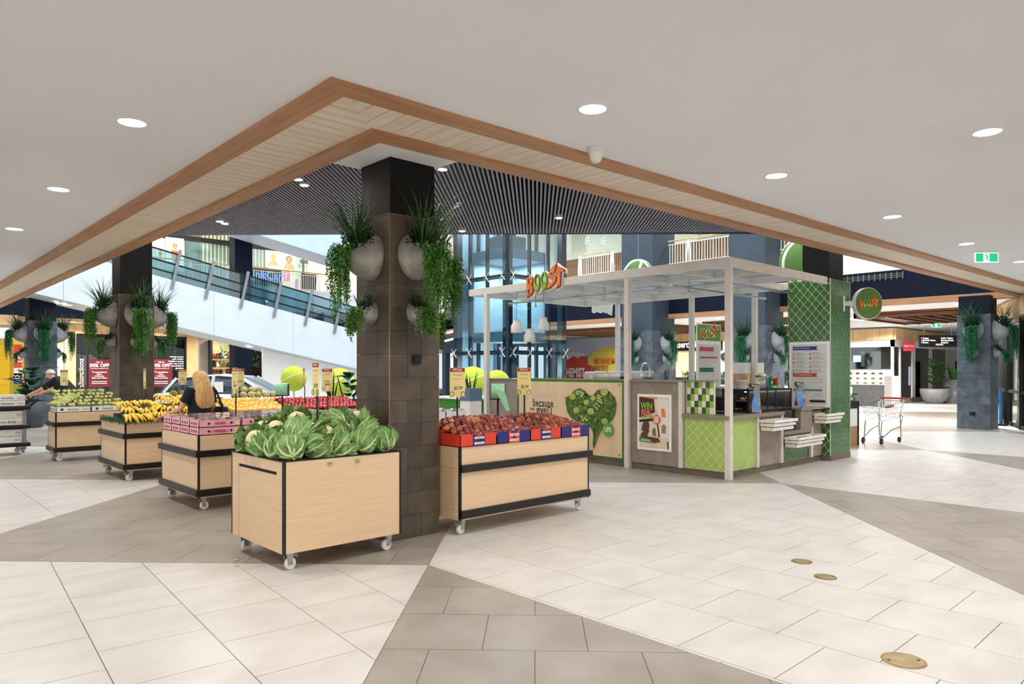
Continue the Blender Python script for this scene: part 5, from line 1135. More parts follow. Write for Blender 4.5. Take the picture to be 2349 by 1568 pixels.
# upper ramp seen from below, the belly's shade painted into its blue cladding
ur = T('upper_ramp', 'upper ramp crossing above the left balcony, seen from below', 'ramp', PY(700, 560, 31)); a, b_, = PY(560, 528, 30.5), PY(830, 613, 30.5)
MB().add([a, b_, b_+Vector((0, 1.8, 0)), a+Vector((0, 1.8, 0)), a+Vector((0, 0, 1.3)), b_+Vector((0, 0, 1.3)), b_+Vector((0, 1.8, 1.3)), a+Vector((0, 1.8, 1.3))], [(0,3,2,1),(4,5,6,7),(0,1,5,4),(1,2,6,5),(2,3,7,6),(3,0,4,7)]).obj('ramp_body', M('cladding with painted shade', 'b9c9dc', .5, c2='b2c3d7', scale=2), ur)
MB().add([a+Vector((0, -.02, 1.3)), b_+Vector((0, -.02, 1.3)), b_+Vector((0, -.02, 2.2)), a+Vector((0, -.02, 2.2))], [(0, 1, 2, 3)]).obj('glass_side', m_glassb, ur); MB().box((y33(540), 30.8, PY(545, 523, 30.5).z+.5), (y33(552), YB-.5, PY(545, 523, 30.5).z+1.0)).obj('support_beam', m_navy, ur)
# ================================================================== balconies
m_rail = M('rail timber', 'd8b88a', .5, c2='c9a675', scale=5)
def balcony(p, q, z, lab, posts, name='balcony_railing', h=.92):
    p = Vector((*p, z)); q = Vector((*q, z)); d = (q-p).normalized(); n = int((q-p).length/.115); t = T(name, lab, 'railing', (p+q)/2, 'white balcony railings')
    MB().tube([p+Vector((0, 0, h)), q+Vector((0, 0, h))], .035, 8).obj('handrail', m_rail, t); MB().bar(p+Vector((0, 0, h-.13)), q+Vector((0, 0, h-.13)), .03).obj('top_bar', m_wink, t); MB().bar(p+Vector((0, 0, .06)), q+Vector((0, 0, .06)), .03).obj('bottom_bar', m_wink, t)
    bm_ = MB().box((-.009, -.009, .06), (.009, .009, h-.13)).mesh('baluster', m_wink)
    for i in range(n+1): mk('baluster', bm_, t, Matrix.Translation(p+d*(q-p).length*i/max(n, 1)))
    nn = Vector((-d.y, d.x, 0))
    for k in range(posts+1):
        c = p+(q-p)*k/max(posts, 1)
        for s in (-1, 1): MB().tube([c+d*s*.09+Vector((0, 0, -.5)), c+d*s*.075+Vector((0, 0, .3)), c+d*s*.045+Vector((0, 0, .7)), c+d*s*.02+Vector((0, 0, h))], .026, 6).obj('post', m_wink, t)
balcony((y33(340), YB-.05), (y33(527), YB-.05), ZF, 'white balcony railing behind the sloping glass, left of the navy column', 2)
balcony((y33(572), YB-.05), (y33(800), YB-.05), ZF, 'white balcony railing right of the navy column on the far left balcony', 3)
S('wall_fascia_white', MB().box((6.5, YB-.03, 4.5), (XR, YB-.002, ZF+.03)), m_wpan)
nc = MB().box((y33(526), YB-.7, 0), (y33(566), YB-.06, 11)).obj('column_upper', m_navy); tag(nc, None, None, kind='structure')
def x23(px): return PX(px, 560, XR-.05).y
balcony((XR-.05, x23(1405)), (XR-.05, x23(1330)), ZF, 'short white balcony railing between the lift and the blue column', 1)
balcony((XR-.05, x23(1683)), (XR-.05, x23(1485)), ZF, 'long white balcony railing between the two blue columns', 2)
balcony((XR-.05, x23(1850)), (XR-.05, x23(1768)), ZF, 'white balcony railing partly behind the green and white ball', 1)
# brown batten wall behind the right balcony, glazed shop with lettering
bt = T('batten_wall', 'brown timber batten wall behind the right balcony', 'wall panel', (25.4, 16, ZF), kind='structure'); MB().box((25.4, 9, ZF), (25.5, 24, ZF+1.3)).obj('backing', M('brown board dark', '5a4636', .7), bt); b = MB()
for k in range(150): b.box((25.36, 9.02+k*.1, ZF), (25.4, 9.07+k*.1, ZF+1.3))
o = b.obj('battens', M('brown batten', '8a6e52', .6, c2='7a5f45', scale=6), bt); o['kind'] = 'stuff'
sg = T('glass_shop_front', 'etched glass shop front above the brown battens', 'shop front', (25.2, 16, ZF)); MB().box((25.3, 9, ZF+1.3), (25.32, 24, ZF+2.6)).obj('glass_pane', m_glass, sg)
text('SUSHI', .75, m_wink, onX(25.28, PX(1610, 520, 25.28).y, PX(1595, 512, 25.28).z), sg, .02)
m_etch = M('etched mark', 'c8e4f0', .4)
for px in (1348, 1385):
    p = PX(px, 552, 25.28); f = onX(25.28, p.y, p.z)
    for r_ in ([-.16, -.2, .16, -.16], [-.16, .12, .16, .16], [-.02, -.2, .02, .2], [-.16, -.03, .16, .01], [-.16, -.2, -.12, .16]): cut(rect(*r_), m_etch, f, sg, 'etched_mark')
# ================================================================== glass lift
LX, LYc, LS = 13.58, 14.70, 2.45
m_glassl = glass('lift glass', 'd2e2e8', .03)
lf = T('glass_lift', 'tall glass lift shaft with dark steel frame behind the kiosk canopy', 'lift', (LX+LS/2, LYc+LS/2, 0)); m_lf = M('dark teal steel', '1d3040', .4, c2='182936', scale=5)
for (x, y) in ((LX, LYc), (LX+LS-.2, LYc), (LX, LYc+LS-.2), (LX+LS-.2, LYc+LS-.2)): MB().box((x, y, 0), (x+.2, y+.2, 12)).obj('corner_post', m_lf, lf)
for k in (.36, .68): MB().box((LX+.02, LYc+LS*k, 0), (LX+.1, LYc+LS*k+.08, 12)).obj('mullion', m_lf, lf); MB().box((LX+LS*k, LYc+.02, 0), (LX+LS*k+.08, LYc+.1, 12)).obj('mullion', m_lf, lf)
zl = (2.12, 4.3, 6.6, 8.9)
for z in zl:
    MB().box((LX+.05, LYc+.2, z-.06), (LX+.15, LYc+LS-.2, z+.06)).obj('cross_beam', m_lf, lf); MB().box((LX+.2, LYc+.05, z-.06), (LX+LS-.2, LYc+.15, z+.06)).obj('cross_beam', m_lf, lf)
    for k in (.08, .36, .68, .97):
        for c, u in ((Vector((LX-.03, LYc+LS*k, z)), Vector((0, 1, 0))), (Vector((LX+LS*k, LYc-.03, z)), Vector((1, 0, 0)))):
            b = MB()
            for s1 in (-1, 1):
                for s2 in (-1, 1): b.tube([c, c+u*s1*.12+Vector((0, 0, s2*.14))], .016, 5)
            b.obj('spider_fitting', m_chrome, lf)
for z0, z1 in zip((.05,)+zl, zl+(11.8,)):
    for a_, b_ in ((.02, .36), (.37, .68), (.69, .98)):
        MB().box((LX-.02, LYc+LS*a_, z0+.02), (LX-.005, LYc+LS*b_, z1-.02)).obj('glass_pane', m_glassl, lf); MB().box((LX+LS*a_, LYc-.02, z0+.02), (LX+LS*b_, LYc-.005, z1-.02)).obj('glass_pane', m_glassl, lf)
MB().box((LX+.45, LYc+.5, 2.45), (LX+LS-.4, LYc+LS-.4, 2.75)).box((LX+.45, LYc+.5, 4.9), (LX+LS-.4, LYc+LS-.4, 5.2)).obj('lift_car', M('lift car grey', '9fb0b8', .4, c2='93a5ad', scale=4), lf); MB().box((LX+.45, LYc+LS-.45, 2.75), (LX+LS-.4, LYc+LS-.4, 4.9)).box((LX+LS-.45, LYc+.5, 2.75), (LX+LS-.4, LYc+LS-.4, 4.9)).obj('car_wall', M('lift car grey', '9fb0b8', .4), lf)
for z_ in (1.6, 6.2, 8.6):  # fill points added inside the shaft to brighten the lift's rear wall
    pl = bpy.data.lights.new('shaft_fill', 'POINT'); pl.energy = 120; pl.color = (.9, .96, 1); pl.shadow_soft_size = .2; po = bpy.data.objects.new('shaft_fill', pl); COL.objects.link(po); po.location = (LX+1.2, LYc+1.0, z_); po.parent = lf; po.matrix_parent_inverse = Wm(lf).inverted()
l = area('lift_car_fill', (LX+1.2, LYc+1.2, 4.85), .8, 120, (.85, .95, 1)); l.parent = lf; l.matrix_parent_inverse = Wm(lf).inverted()  # fill added inside the car to brighten the lift
MB().box((LX+.6, LYc+.7, 5.18), (LX+1.4, LYc+1.5, 5.6)).obj('car_machine', m_grey, lf)
for (x, y) in ((LX+.8, LYc+LS-.25), (LX+1.6, LYc+LS-.3), (LX+LS-.3, LYc+1.0)): MB().box((x, y, 0), (x+.09, y+.09, 12)).obj('guide_rail', m_lf, lf)
MB().box((LX+.25, LYc+LS+.05, 0), (LX+LS, LYc+LS+.15, 12)).obj('rear_wall', M('lift rear', 'cfdde6', .4, c2='9fb6c4', scale=1.2, stretch=(3, 3, .2)), lf)
# second moving walkway behind the lift with lit handrails
sw = T('far_escalator', 'dim escalator with two bright edge lines behind the glass lift', 'escalator', (12, 22, 0)); a, b_ = PD(1020, 765, 24), PD(1180, 722, 24)
for dz in (0, -.25): MB().bar(a+Vector((0, 0, dz)), b_+Vector((0, 0, dz)), .05, .06).obj('light_strip', M('dim light strip', 'e8f4ff', .5, emit='dff0ff', es=1.2), sw)
MB().add([a+Vector((0, 0, .9)), b_+Vector((0, 0, .9)), b_+Vector((0, 0, .1)), a+Vector((0, 0, .1))], [(0, 1, 2, 3)]).obj('glass_side', m_glassd, sw); MB().bar(a+Vector((.3, .3, -.5)), b_+Vector((.3, .3, -.5)), .9, .35).obj('truss', m_lf, sw)
for q in (a, b_): MB().box((q.x+.2, q.y+.2, 0), (q.x+.4, q.y+.4, q.z-.5)).obj('support_post', m_lf, sw)
# ================================================================== upper shops on the left
US = 38.3
def pY(px, py, Y): p = PY(px, py, Y); return (p.x, p.z)
def rectY(px0, py0, px1, py1, Y, m, nm, parent, d=.04):
    x0 = PY(px0, 600, Y).x; x1 = PY(px1, 600, Y).x; xm = (px0+px1)/2; z0 = PY(xm, py1, Y).z; z1 = PY(xm, py0, Y).z
    return MB().box((x0, Y-d, z0), (x1, Y, z1)).obj(nm, m, parent)
def rectX(px0, py0, px1, py1, X, m, nm, parent, d=.04):
    y0 = PX(px0, 600, X).y; y1 = PX(px1, 600, X).y; xm = (px0+px1)/2; z0 = PX(xm, py1, X).z; z1 = PX(xm, py0, X).z
    return MB().box((X-d, y0, z0), (X, y1, z1)).obj(nm, m, parent)
us = T('upper_shop', 'upper level shop front with pale curtain slats and dark header above the walkway', 'shop front', (12, US, ZF))
b0 = PY(350, 560, US); b1 = PY(700, 560, US); hz = PY(560, 565, US).z
MB().box((b0.x, US-.35, hz-.12), (b1.x, US-.25, hz+.14)).obj('header', m_blackm, us)
for px in (425, 455, 606, 690): x = PY(px, 600, US).x; MB().box((x-.06, US-.33, ZF), (x+.06, US-.27, hz+1.6)).obj('mullion', m_blackm if px > 600 else m_grey, us)
m_lit = M('glowing shop back', 'fff3dc', .6, emit='ffedc8', es=.55); MB().box((b0.x, US-.06, ZF), (b1.x, US-.03, 9.1)).obj('glowing_back_wall', m_lit, us)  # the back wall's emission stands in for lamp light in the shop
b = MB(); xA, xB = PY(456, 600, US).x, PY(606, 600, US).x; k = xA
while k < xB: b.box((k, US-.22, ZF), (k+.11, US-.18, hz+1.4)); k += .2
o = b.obj('curtain_slats', M('sage curtain', 'a9ab94', .7, c2='9b9d86', scale=4), us); o['kind'] = 'stuff'
rectY(424, 530, 456, 680, US-.2, M('sage wall', '8f968e', .7), 'side_wall', us)
MB().box((b0.x, US-.36, ZF), (b1.x, US-.345, hz-.12)).obj('glass_pane', m_glass, us)
text('bras n things', 1.05, M('outline letter', '4a4a44', .5), onY(PY(540, 548, US).x, US-.4, hz+.75), us, .0, sx=1.05)
m_skin = M('print skin', 'd99a70', .6, c2='c98a60', scale=6); m_hairp = M('print hair', '5a3622', .6); m_pale = M('print pale', 'f6e6d6', .6, emit='f6e0cc', es=.1)  # pale poster sheets get a faint glow in place of shop lighting
def poster_fig(px0, py0, px1, py1, lab, hat, bust=False):
    x0 = PY(px0, 600, US-.4).x; x1 = PY(px1, 600, US-.4).x; z0 = PY((px0+px1)/2, py1, US-.4).z; z1 = PY((px0+px1)/2, py0, US-.4).z; w_, h_ = x1-x0, z1-z0
    t = T('shop_poster', lab, 'poster', ((x0+x1)/2, US-.45, z0), 'lit posters of the upper shop'); f = onY((x0+x1)/2, US-.362, (z0+z1)/2); board(f, -w_/2, -h_/2, w_/2, h_/2, .03, m_pale, 'sheet', t)
    k = min(w_, h_*.8)
    if bust: fig = [(-.42, -.5), (-.30, -.2), (-.1, -.08), (-.08, .02), (.08, .02), (.1, -.08), (.3, -.2), (.42, -.5)]; hd = (0, .14, .15)
    else: fig = [(-.2, -.62), (-.12, -.3), (-.2, -.05), (-.22, .22), (-.05, .3), (-.05, .38), (.07, .38), (.07, .3), (.22, .22), (.3, -.0), (.16, -.05), (.12, -.3), (.2, -.62)]; hd = (.01, .46, .09)
    cut([(x*k, y*k) for x, y in fig], m_skin, f, t, 'figure_print', .004, .032)
    cut([(x*k, y*k) for x, y in circ(hd[0], hd[1]+.01, hd[2]*1.35, 18, hd[2]*1.5)], m_hairp if not hat else m_skin, f, t, 'hair_print', .004, .033); cut([(x*k, y*k) for x, y in circ(*hd, 18, hd[2]*1.25)], m_skin, f, t, 'face_print', .004, .037)
    if hat: cut([(x*k, y*k) for x, y in [(-.32, .18), (-.2, .26), (-.12, .42), (.1, .46), (.2, .3), (.34, .26), (.1, .22)]], M('print straw', 'c89a68', .6), f, t, 'hat_print', .004, .041)
    elif not bust: cut([(x*k, y*k) for x, y in rect(-.18, .05, .18, .16)], M('print swimwear', 'a8402c', .6), f, t, 'top_print', .004, .041)
poster_fig(357, 545, 378, 620, 'tall lit swimwear poster at the left end of the upper shop', False); poster_fig(380, 545, 422, 620, 'wide lit swimwear poster beside the curtain slats', False)
poster_fig(609, 575, 645, 614, 'lit poster of a figure in a straw hat', True, True); poster_fig(646, 578, 680, 622, 'lit poster of a figure with long brown hair', False, True)
ik = T('ink_shop', 'black shop front with blue lettering behind the balcony railing', 'shop front', (18, US, ZF)); rectY(578, 616, 645, 684, US-.5, m_blackm, 'black_wall', ik); p = PY(618, 632, US-.56); text('InkCart', .62, M('blue letter', '2468c0', .4, emit='2468c0', es=.4), onY(p.x, US-.56, p.z), ik, .02); p = PY(625, 643, US-.56); text('.com.au', .3, M('blue letter', '2468c0', .4), onY(p.x, US-.56, p.z), ik)
rectY(650, 622, 664, 645, US-.5, M('pink sign', 'd84a7c', .5), 'pink_sign', ik); text('T', .5, m_wink, onY(PY(657, 633, US-.56).x, US-.56, PY(657, 633, US-.56).z), ik); rectY(690, 628, 725, 668, US-.5, m_blackm, 'doorway', ik)
for px, c in ((676, 'c84a9a'), (680, '3a6ac0'), (684, 'e0b020')): rectY(px, 640, px+3, 668, US-.52, M('roll '+c, c, .5), 'paper_roll', ik)
wf = T('wayfinding_sign', 'small dark red sign on the wall right of the upper posters', 'sign', PY(697, 600, US)); rectY(688, 596, 706, 604, US-.1, M('sign maroon', '7a1c20', .5), 'panel', wf)
exit_sign(PY(692, 606, US-.08), (1, 0, 0), 1.1, 'tiny green exit sign on the upper level, right of the posters')
# ================================================================== ground floor shops behind the travelator
GS = 36.0
g1 = T('alteration_shop', 'clothing alteration shop with dark windows and timber surround at the far left', 'shop front', (6, GS, 0))
x0, x1 = PY(146, 800, GS).x, PY(474, 800, GS).x
b = MB(); k = x0; mA = M('honey panel', 'd9b98a', .5, c2='c9a675', scale=3, stretch=(1, 1, .3), coords='World', rnd=.06)
while k < x1: MB().box((k+.004, GS-.12, 3.22), (min(k+.42, x1), GS, 3.64)).obj('header_board', mA, g1); k += .425
for a_, c_, m in ((146, 172, mA), (427, 452, mA), (452, 474, M('grey pier', '9a9186', .6, c2='8d857a', scale=3))): rectY(a_, 764, c_, 960, GS, m, 'pier', g1, .2)
MB().box((x0, GS+1.2, 0), (x1, GS+1.3, 3.3)).obj('dark_interior', m_dark, g1); rectY(172, 768, 427, 776, GS, m_blackm, 'window_head', g1)
for px in (173, 201, 256, 358, 425): x = PY(px, 800, GS).x; MB().box((x-.04, GS-.06, 0), (x+.04, GS, 3.2)).obj('window_post', m_blackm, g1)
MB().box((PY(172, 800, GS).x, GS-.03, 0), (PY(427, 800, GS).x, GS-.02, 3.2)).obj('glass_pane', m_glassd, g1)
b = MB(); cx = PY(362, 800, GS).x
for k in range(16): b.tube([(cx+k*.13, GS+.3, 1.4), (cx+k*.13, GS+.3, 3.1)], .07, 6)
o = b.obj('curtain', M('slate curtain', '39424e', .8), g1); m_mar = M('sale maroon', '6a1c28', .5)
for (a_, c_, n) in ((203, 253, 0), (345, 395, 1)):
    t = T('sale_poster', 'maroon half price sale poster in the dark window, '+('left of the dark column' if n == 0 else 'right of the dark column'), 'poster', PY((a_+c_)/2, 886, GS-.1), 'maroon sale posters'); rectY(a_, 824, c_, 887, GS-.08, m_mar, 'sheet', t)
    xm = (a_+c_)/2
    for s, y, sz, bo in (('Up to', 830, .11, 0), ('50% OFF', 838, .21, .03), ('CLOTHING ALTERATIONS', 845, .06, 0), ('Trousers/Jeans', 853, .10, .01), ('Suits,', 857.5, .10, .01), ('Uniforms,', 862, .10, .01), ('Zips and Hems', 866.5, .10, .01)): p = PY(xm, y, GS-.13); text(s, sz, m_wink, onY(p.x, GS-.13, p.z), t, bo, off=.002)
    for y in (875, 879): p = PY(xm, y, GS-.13); cut(rect(-.3, -.015, .3, .015), m_wink, onY(p.x, GS-.13, p.z), t, 'print_line', .002)
p = PY(186, 855, GS-.13); text('alterations', .3, m_wink, onY(p.x, GS-.13, p.z) @ Matrix.Rotation(PI/2, 4, 'Z'), g1, .01)
for i, s in enumerate(('evening dresses', 'suits, leather', 'invisible mending', 'belt wear repair', 'remodelling of', 'garments')): p = PY(421, 818+i*5.2, GS-.13); text(s, .10, m_wink, onY(p.x, GS-.13, p.z), g1, .012, al='RIGHT')
# gift display and dark shops further right
gd = T('display_cabinet', 'lit timber display cabinet with ornaments beside the grey pier', 'cabinet', PY(502, 950, GS)); rectY(474, 780, 530, 960, GS+.6, M('display back', 'd8b98a', .6, emit='e8c080', es=.25), 'back', gd); rectY(474, 780, 479, 960, GS, m_blackm, 'side', gd, .5)  # the timber back glows in place of cabinet lighting
for y in (824, 843, 862): rectY(478, y, 530, y+1.6, GS+.5, M('display back', 'd8b98a', .6), 'shelf', gd, .4)
om = [MB().lathe([(.1, 0), (.14, .08), (.06, .16), (.1, .24), (.02, .3)], 10).mesh('ornament', M('ornament '+c, c, .4), True) for c in ('e8e4dc', '8a5a2c', 'b0402c', '2c2c30')]
for r_, y in enumerate((823, 842, 861)):
    for k in range(6):
        p = PY(482+k*8, y, GS+.3); o = mk('ornament', om[(k+r_*2) % 4], None, TRS((p.x, GS+.3, p.z+.01), k, R.uniform(.8, 1.2))); tag(o, f'small ornament on the {("top", "middle", "lowest")[r_]} shelf of the lit display cabinet', 'ornament', f'ornaments on the {("top", "middle", "lowest")[r_]} cabinet shelf')
ds = T('dark_shop', 'dark shop front with hanging plants under the white walkway', 'shop front', PY(590, 960, GS)); rectY(530, 780, 570, 960, GS+.1, m_blackm, 'dark_pier', ds); rectY(570, 780, 622, 960, GS+1.5, M('maroon interior', '3a1418', .7, c2='241012', scale=6), 'interior', ds); rectY(612, 780, 622, 960, GS, M('maroon frame', '4a2420', .5), 'frame', ds)
hp_ = MB()
for c in range(3):
    p0 = PY(524+c*24, 800, GS-.4)
    for k in range(260): leaf_quad(hp_, p0+Vector((R.uniform(-.45, .45), R.uniform(-.3, .3), R.uniform(-.9, .5))), rv(1), .07, .13, Vector((0, 0, 1)))
o = hp_.obj('hanging_foliage', m_leafc, ds); o['kind'] = 'stuff'
# yellow booth and bright corner panel at the far left
yb = T('yellow_booth', 'yellow photo booth wall with a lit white sign at the left edge', 'booth', PY(15, 925, 31)); m_y = M('booth yellow', 'd9b01c', .45, c2='d2a916', scale=3)
for y0, y1 in ((790, 815), (815.5, 881), (881.5, 960)): rectY(-20, y0, 19, y1, 31, m_y, 'panel', yb, .3); rectY(19, y0, 28, y1, 31.02, M('booth ochre', 'b9922a', .5), 'side_panel', yb, .3)
rectY(-20, 778, 28, 789, 31, M('booth cap', 'c8a24a', .5), 'cap', yb, .3); rectY(-20, 752, 18, 775, 30.9, m_screen, 'light_box', yb, .25); rectY(-30, 722, 40, 744, 31, mA, 'timber_band', yb, .2)
cp = T('corner_advert', 'tall advertising panel in red, white and blue beside the yellow booth', 'advert', PY(40, 910, 33)); rectY(27, 775, 56, 925, 33, M('advert yellow', 'd8b838', .5), 'sheet', cp)
for y0, y1, c in ((790, 806, 'c8402c'), (808, 830, 'e8dcd0'), (831, 842, 'c8402c'), (843, 868, 'd8c8c0'), (856, 880, '24408c'), (884, 905, '6a8a30')): rectY(28, y0, 50, y1, 32.95, M('advert '+c, c, .5), 'print', cp)
text('EASY', .42, M('advert c8402c', 'c8402c', .5), onY(PY(39, 819, 32.9).x, 32.9, PY(39, 819, 32.9).z), cp, .02, sx=.8); text('DISCOUNT', .22, m_wink, onY(PY(39, 865, 32.9).x, 32.9, PY(39, 865, 32.9).z), cp, .02, sx=.8)
rectY(56, 745, 146, 790, GS, M('ochre wall', 'c09a5a', .6), 'wall_above', cp); rectY(56, 790, 146, 960, GS, M('pale grey wall', 'b9b3ac', .6), 'wall_below', cp)

gv = T('vent_grille', 'long dark grille along the top of the navy fascia', 'grille', (XR, 10, 4.4)); ya, yb_ = PX(2072, 620, XR-.02).y, PX(1900, 620, XR-.02).y
b = MB(); b.box((XR-.01, ya, 4.34), (XR, yb_, 4.56)); b.obj('backing', m_dark, gv)
for k in range(int((yb_-ya)/.16)): MB().box((XR-.03, ya+k*.16, 4.34), (XR-.01, ya+k*.16+.02, 4.56)).obj('bar', m_grey, gv)
for z in (4.40, 4.45, 4.5): MB().box((XR-.028, ya, z), (XR-.012, yb_, z+.012)).obj('bar', m_grey, gv)
BL = [(3.5, 34.8), (7, 34.8), (10.5, 34.8), (14, 34.8), (2.0, 30.5), (0.5, 27), (0, 33.8)]  # downlights added to brighten the dim far left shops and their ceiling
for x, y in BL:
    t = T('downlight', 'added round downlight in the far left shop ceiling', 'light', (x, y, 3.66), 'added downlights before the far left shops'); m4 = Matrix.Translation((x, y, 3.66 if y > 33 else ZC)); MB().lathe([(.12, -.006), (.12, .004)], 18, m4).obj('diffuser', m_lamp, t); MB().lathe([(.12, -.008), (.14, -.008), (.145, 0)], 18, m4, False).obj('rim', m_plast, t)
    l = area('downlight_lamp', (x, y, 3.62), .25, 120, (1, .93, .82), spread=2.7); l.parent = t; l.matrix_parent_inverse = Wm(t).inverted()
UL = [(9, 36), (13, 36), (17, 36), (21, 36), (25.3, 30), (25, 14), (25, 19), (25, 24)]  # downlights added to brighten the upper level
for x, y in UL:
    t = T('downlight', 'added round downlight in the upper level ceiling', 'light', (x, y, 9.2), 'added downlights of the upper level'); m4 = Matrix.Translation((x, y, 9.2)); MB().lathe([(.14, -.006), (.14, .004)], 18, m4).obj('diffuser', m_lamp, t); MB().lathe([(.14, -.008), (.16, -.008), (.165, 0)], 18, m4, False).obj('rim', m_plast, t)
    l = area('downlight_lamp', (x, y, 9.15), .3, 120, (1, .95, .86), spread=2.8); l.parent = t; l.matrix_parent_inverse = Wm(t).inverted()
# ================================================================== mall beyond the atrium on the right
def strip_light(loc, d, L_, lab):
    t = T('strip_light', lab, 'light', loc, 'strip lights in the far ceilings'); p = Vector(loc); MB().bar(p-Vector(d)*L_/2, p+Vector(d)*L_/2, .10, .03).obj('diffuser', m_lampc, t); MB().bar(p-Vector(d)*L_/2+Vector((0, 0, .02)), p+Vector(d)*L_/2+Vector((0, 0, .02)), .13, .02).obj('housing', m_plast, t)
m_bat = M('dark timber batten', '7a5236', .6, c2='5f3f28', scale=5, stretch=(4, .3, 4))
def batten_raft(x0, y0, x1, y1, lab, n=8):
    t = T('batten_raft', lab, 'ceiling raft', ((x0+x1)/2, (y0+y1)/2, 3.4), 'timber batten rafts'); MB().box((x0, y0, 3.56), (x1, y1, 3.58)).obj('backing', M('raft backing', '4a3322', .7), t)
    for (a, b_) in (((x0, y0), (x0+.08, y1)), ((x1-.08, y0), (x1, y1)), ((x0, y0), (x1, y0+.08)), ((x0, y1-.08), (x1, y1))): MB().box((*a, 3.46), (*b_, 3.66)).obj('frame', m_bat, t)
    for k in range(n): y = y0+(k+.7)*(y1-y0)/n; MB().box((x0+.08, y-.04, 3.44), (x1-.08, y+.04, 3.57)).obj('batten', m_bat, t)
batten_raft(26.5, 6.4, 31.5, 10.3, 'timber batten ceiling raft beyond the round green sign'); batten_raft(26.5, 12.6, 32, 16.5, 'timber batten ceiling raft left of the menu stand'); batten_raft(26.5, 18.2, 31.2, 26, 'timber batten ceiling raft above the red house mural', 14)
strip_light((28.6, 9.4, 3.50), (1, 0, 0), 2.8, 'bright strip light in the raft beyond the round sign'); strip_light((29.5, 11.4, 3.635), (1, 0, 0), 1.6, 'short strip light left of the batten raft'); strip_light((28.5, 13.8, 3.50), (1, 0, 0), 2.4, 'strip light in the raft behind the menu stand'); strip_light((28.8, 21, 3.50), (1, 0, 0), 2.8, 'strip light in the raft above the mural')
FD = [(25, 6.6), (25, 9.4), (34, 8), (34.5, 12), (34, 16), (32.0, 20), (32.0, 24.5), (30.5, 14.6), (25.2, 15), (25.2, 20)]
for i, (x, y) in enumerate(FD):
    t = T('downlight', 'small round downlight in the far mall ceiling', 'light', (x, y, 3.66), 'downlights in the far ceiling'); m4 = Matrix.Translation((x, y, 3.66)); MB().lathe([(.13, -.006), (.13, .004)], 18, m4).obj('diffuser', m_lamp, t); MB().lathe([(.13, -.008), (.155, -.008), (.158, 0)], 18, m4, False).obj('rim', m_plast, t)
    l = area('downlight_lamp', (x, y, 3.63), .25, 230, (1, .97, .93), spread=2.7); l.parent = t; l.matrix_parent_inverse = Wm(t).inverted()
# mural wall
MX = 34.0
mu = T('mural_wall', 'lilac mural wall with a red house, yellow sun and big letters', 'mural', (MX, 24, 0)); rectX(1250, 776, 1425, 960, MX, M('mural lilac', 'a3abc8', .6, c2='bcc4da', scale=.5), 'wall', mu, .1)
def mX(pts, X, m, nm, par, off=.06, d=.01): cut([(-PX(x, y, X).y, PX(x, y, X).z) for x, y in pts], m, onX(X, 0, 0), par, nm, d, off+.05)
def c4(pts): return [(1000+x/3.92, 500+y/3.92) for x, y in pts]
mX(c4([(1140, 1240), (1240, 1200), (1340, 1215), (1420, 1300), (1400, 1500), (1140, 1500)]), MX, M('mural white', 'd9dfe9', .6), 'cloud', mu, .055); mX(c4([(1300+190*math.cos(a)*1.0+265, 1310+150*math.sin(a)) for a in [2*PI*i/32 for i in range(32)]]), MX, M('mural yellow', 'e0cf5a', .6), 'sun', mu, .065)
mX(c4([(1090, 1335), (1140, 1310), (1250, 1240), (1300, 1262), (1302, 1240), (1376, 1240), (1376, 1310), (1415, 1335), (1380, 1480), (1090, 1480)]), MX, M('mural red', 'cf4a46', .6), 'house', mu, .08)
for s, x, y, sz, m, sx in (('CHEMIST', 1250, 1392, .78, m_wink, .62), ('WE HAVE MOVED', 1570, 1288, .5, M('mural orange', 'd86a3c', .6), .6), ('DIRECTLY', 1485, 1355, .5, M('mural orange', 'd86a3c', .6), .6)):
    q = c4([(x, y)])[0]; p = PX(*q, MX); text(s, sz, m, onX(MX, p.y, p.z), mu, .035, off=.16, sx=sx)
# laser shop
ls = T('laser_shop', 'cream lit shop with black white lettered sign behind the cups', 'shop front', (MX, 19, 0)); rectX(1535, 762, 1700, 783, MX, mA, 'timber_header', ls, .12); rectX(1540, 783, 1660, 804, MX, m_blackm, 'sign_panel', ls, .2); p = PX(1547, 791, MX-.2); text('laserclinics', .5, M('lit letter', 'ffffff', .5, emit='ffffff', es=1.5), onX(MX-.2, p.y, p.z), ls, .02, al='LEFT', sx=.8); rectX(1545, 804, 1640, 865, MX, M('cream shop', 'f0d9a0', .6, emit='f0d49a', es=.35), 'glowing_wall', ls); rectX(1640, 770, 1700, 870, MX-.05, m_wink, 'white_wall', ls)  # the cream wall's emission stands in for light inside the shop
for i, px in enumerate((1548, 1600)): rectX(px, 804, px+2, 900, MX-.05, m_blackm, 'frame', ls)
mX([(1655, 812), (1668, 806), (1662, 818), (1668, 824), (1660, 828), (1656, 822)], MX-.1, m_ink, 'black_mark', ls)
pb_ = T('planter_box', 'long low planter box with green shrubs behind the menu stand', 'planter', (27, 14.5, 0)); MB().box((26.4, 10.5, 0), (26.9, 17.5, 1.0)).obj('box', m_white, pb_); b = MB()
for i in range(2200): leaf_quad(b, Vector((R.uniform(26.4, 26.9), R.uniform(10.5, 17.5), 1.0+R.uniform(0, .45))), rv(1)+Vector((0, 0, .8)), .05, .22, Vector((.3, .2, 1)))
o = b.obj('shrub', m_leafd, pb_); o['kind'] = 'stuff'
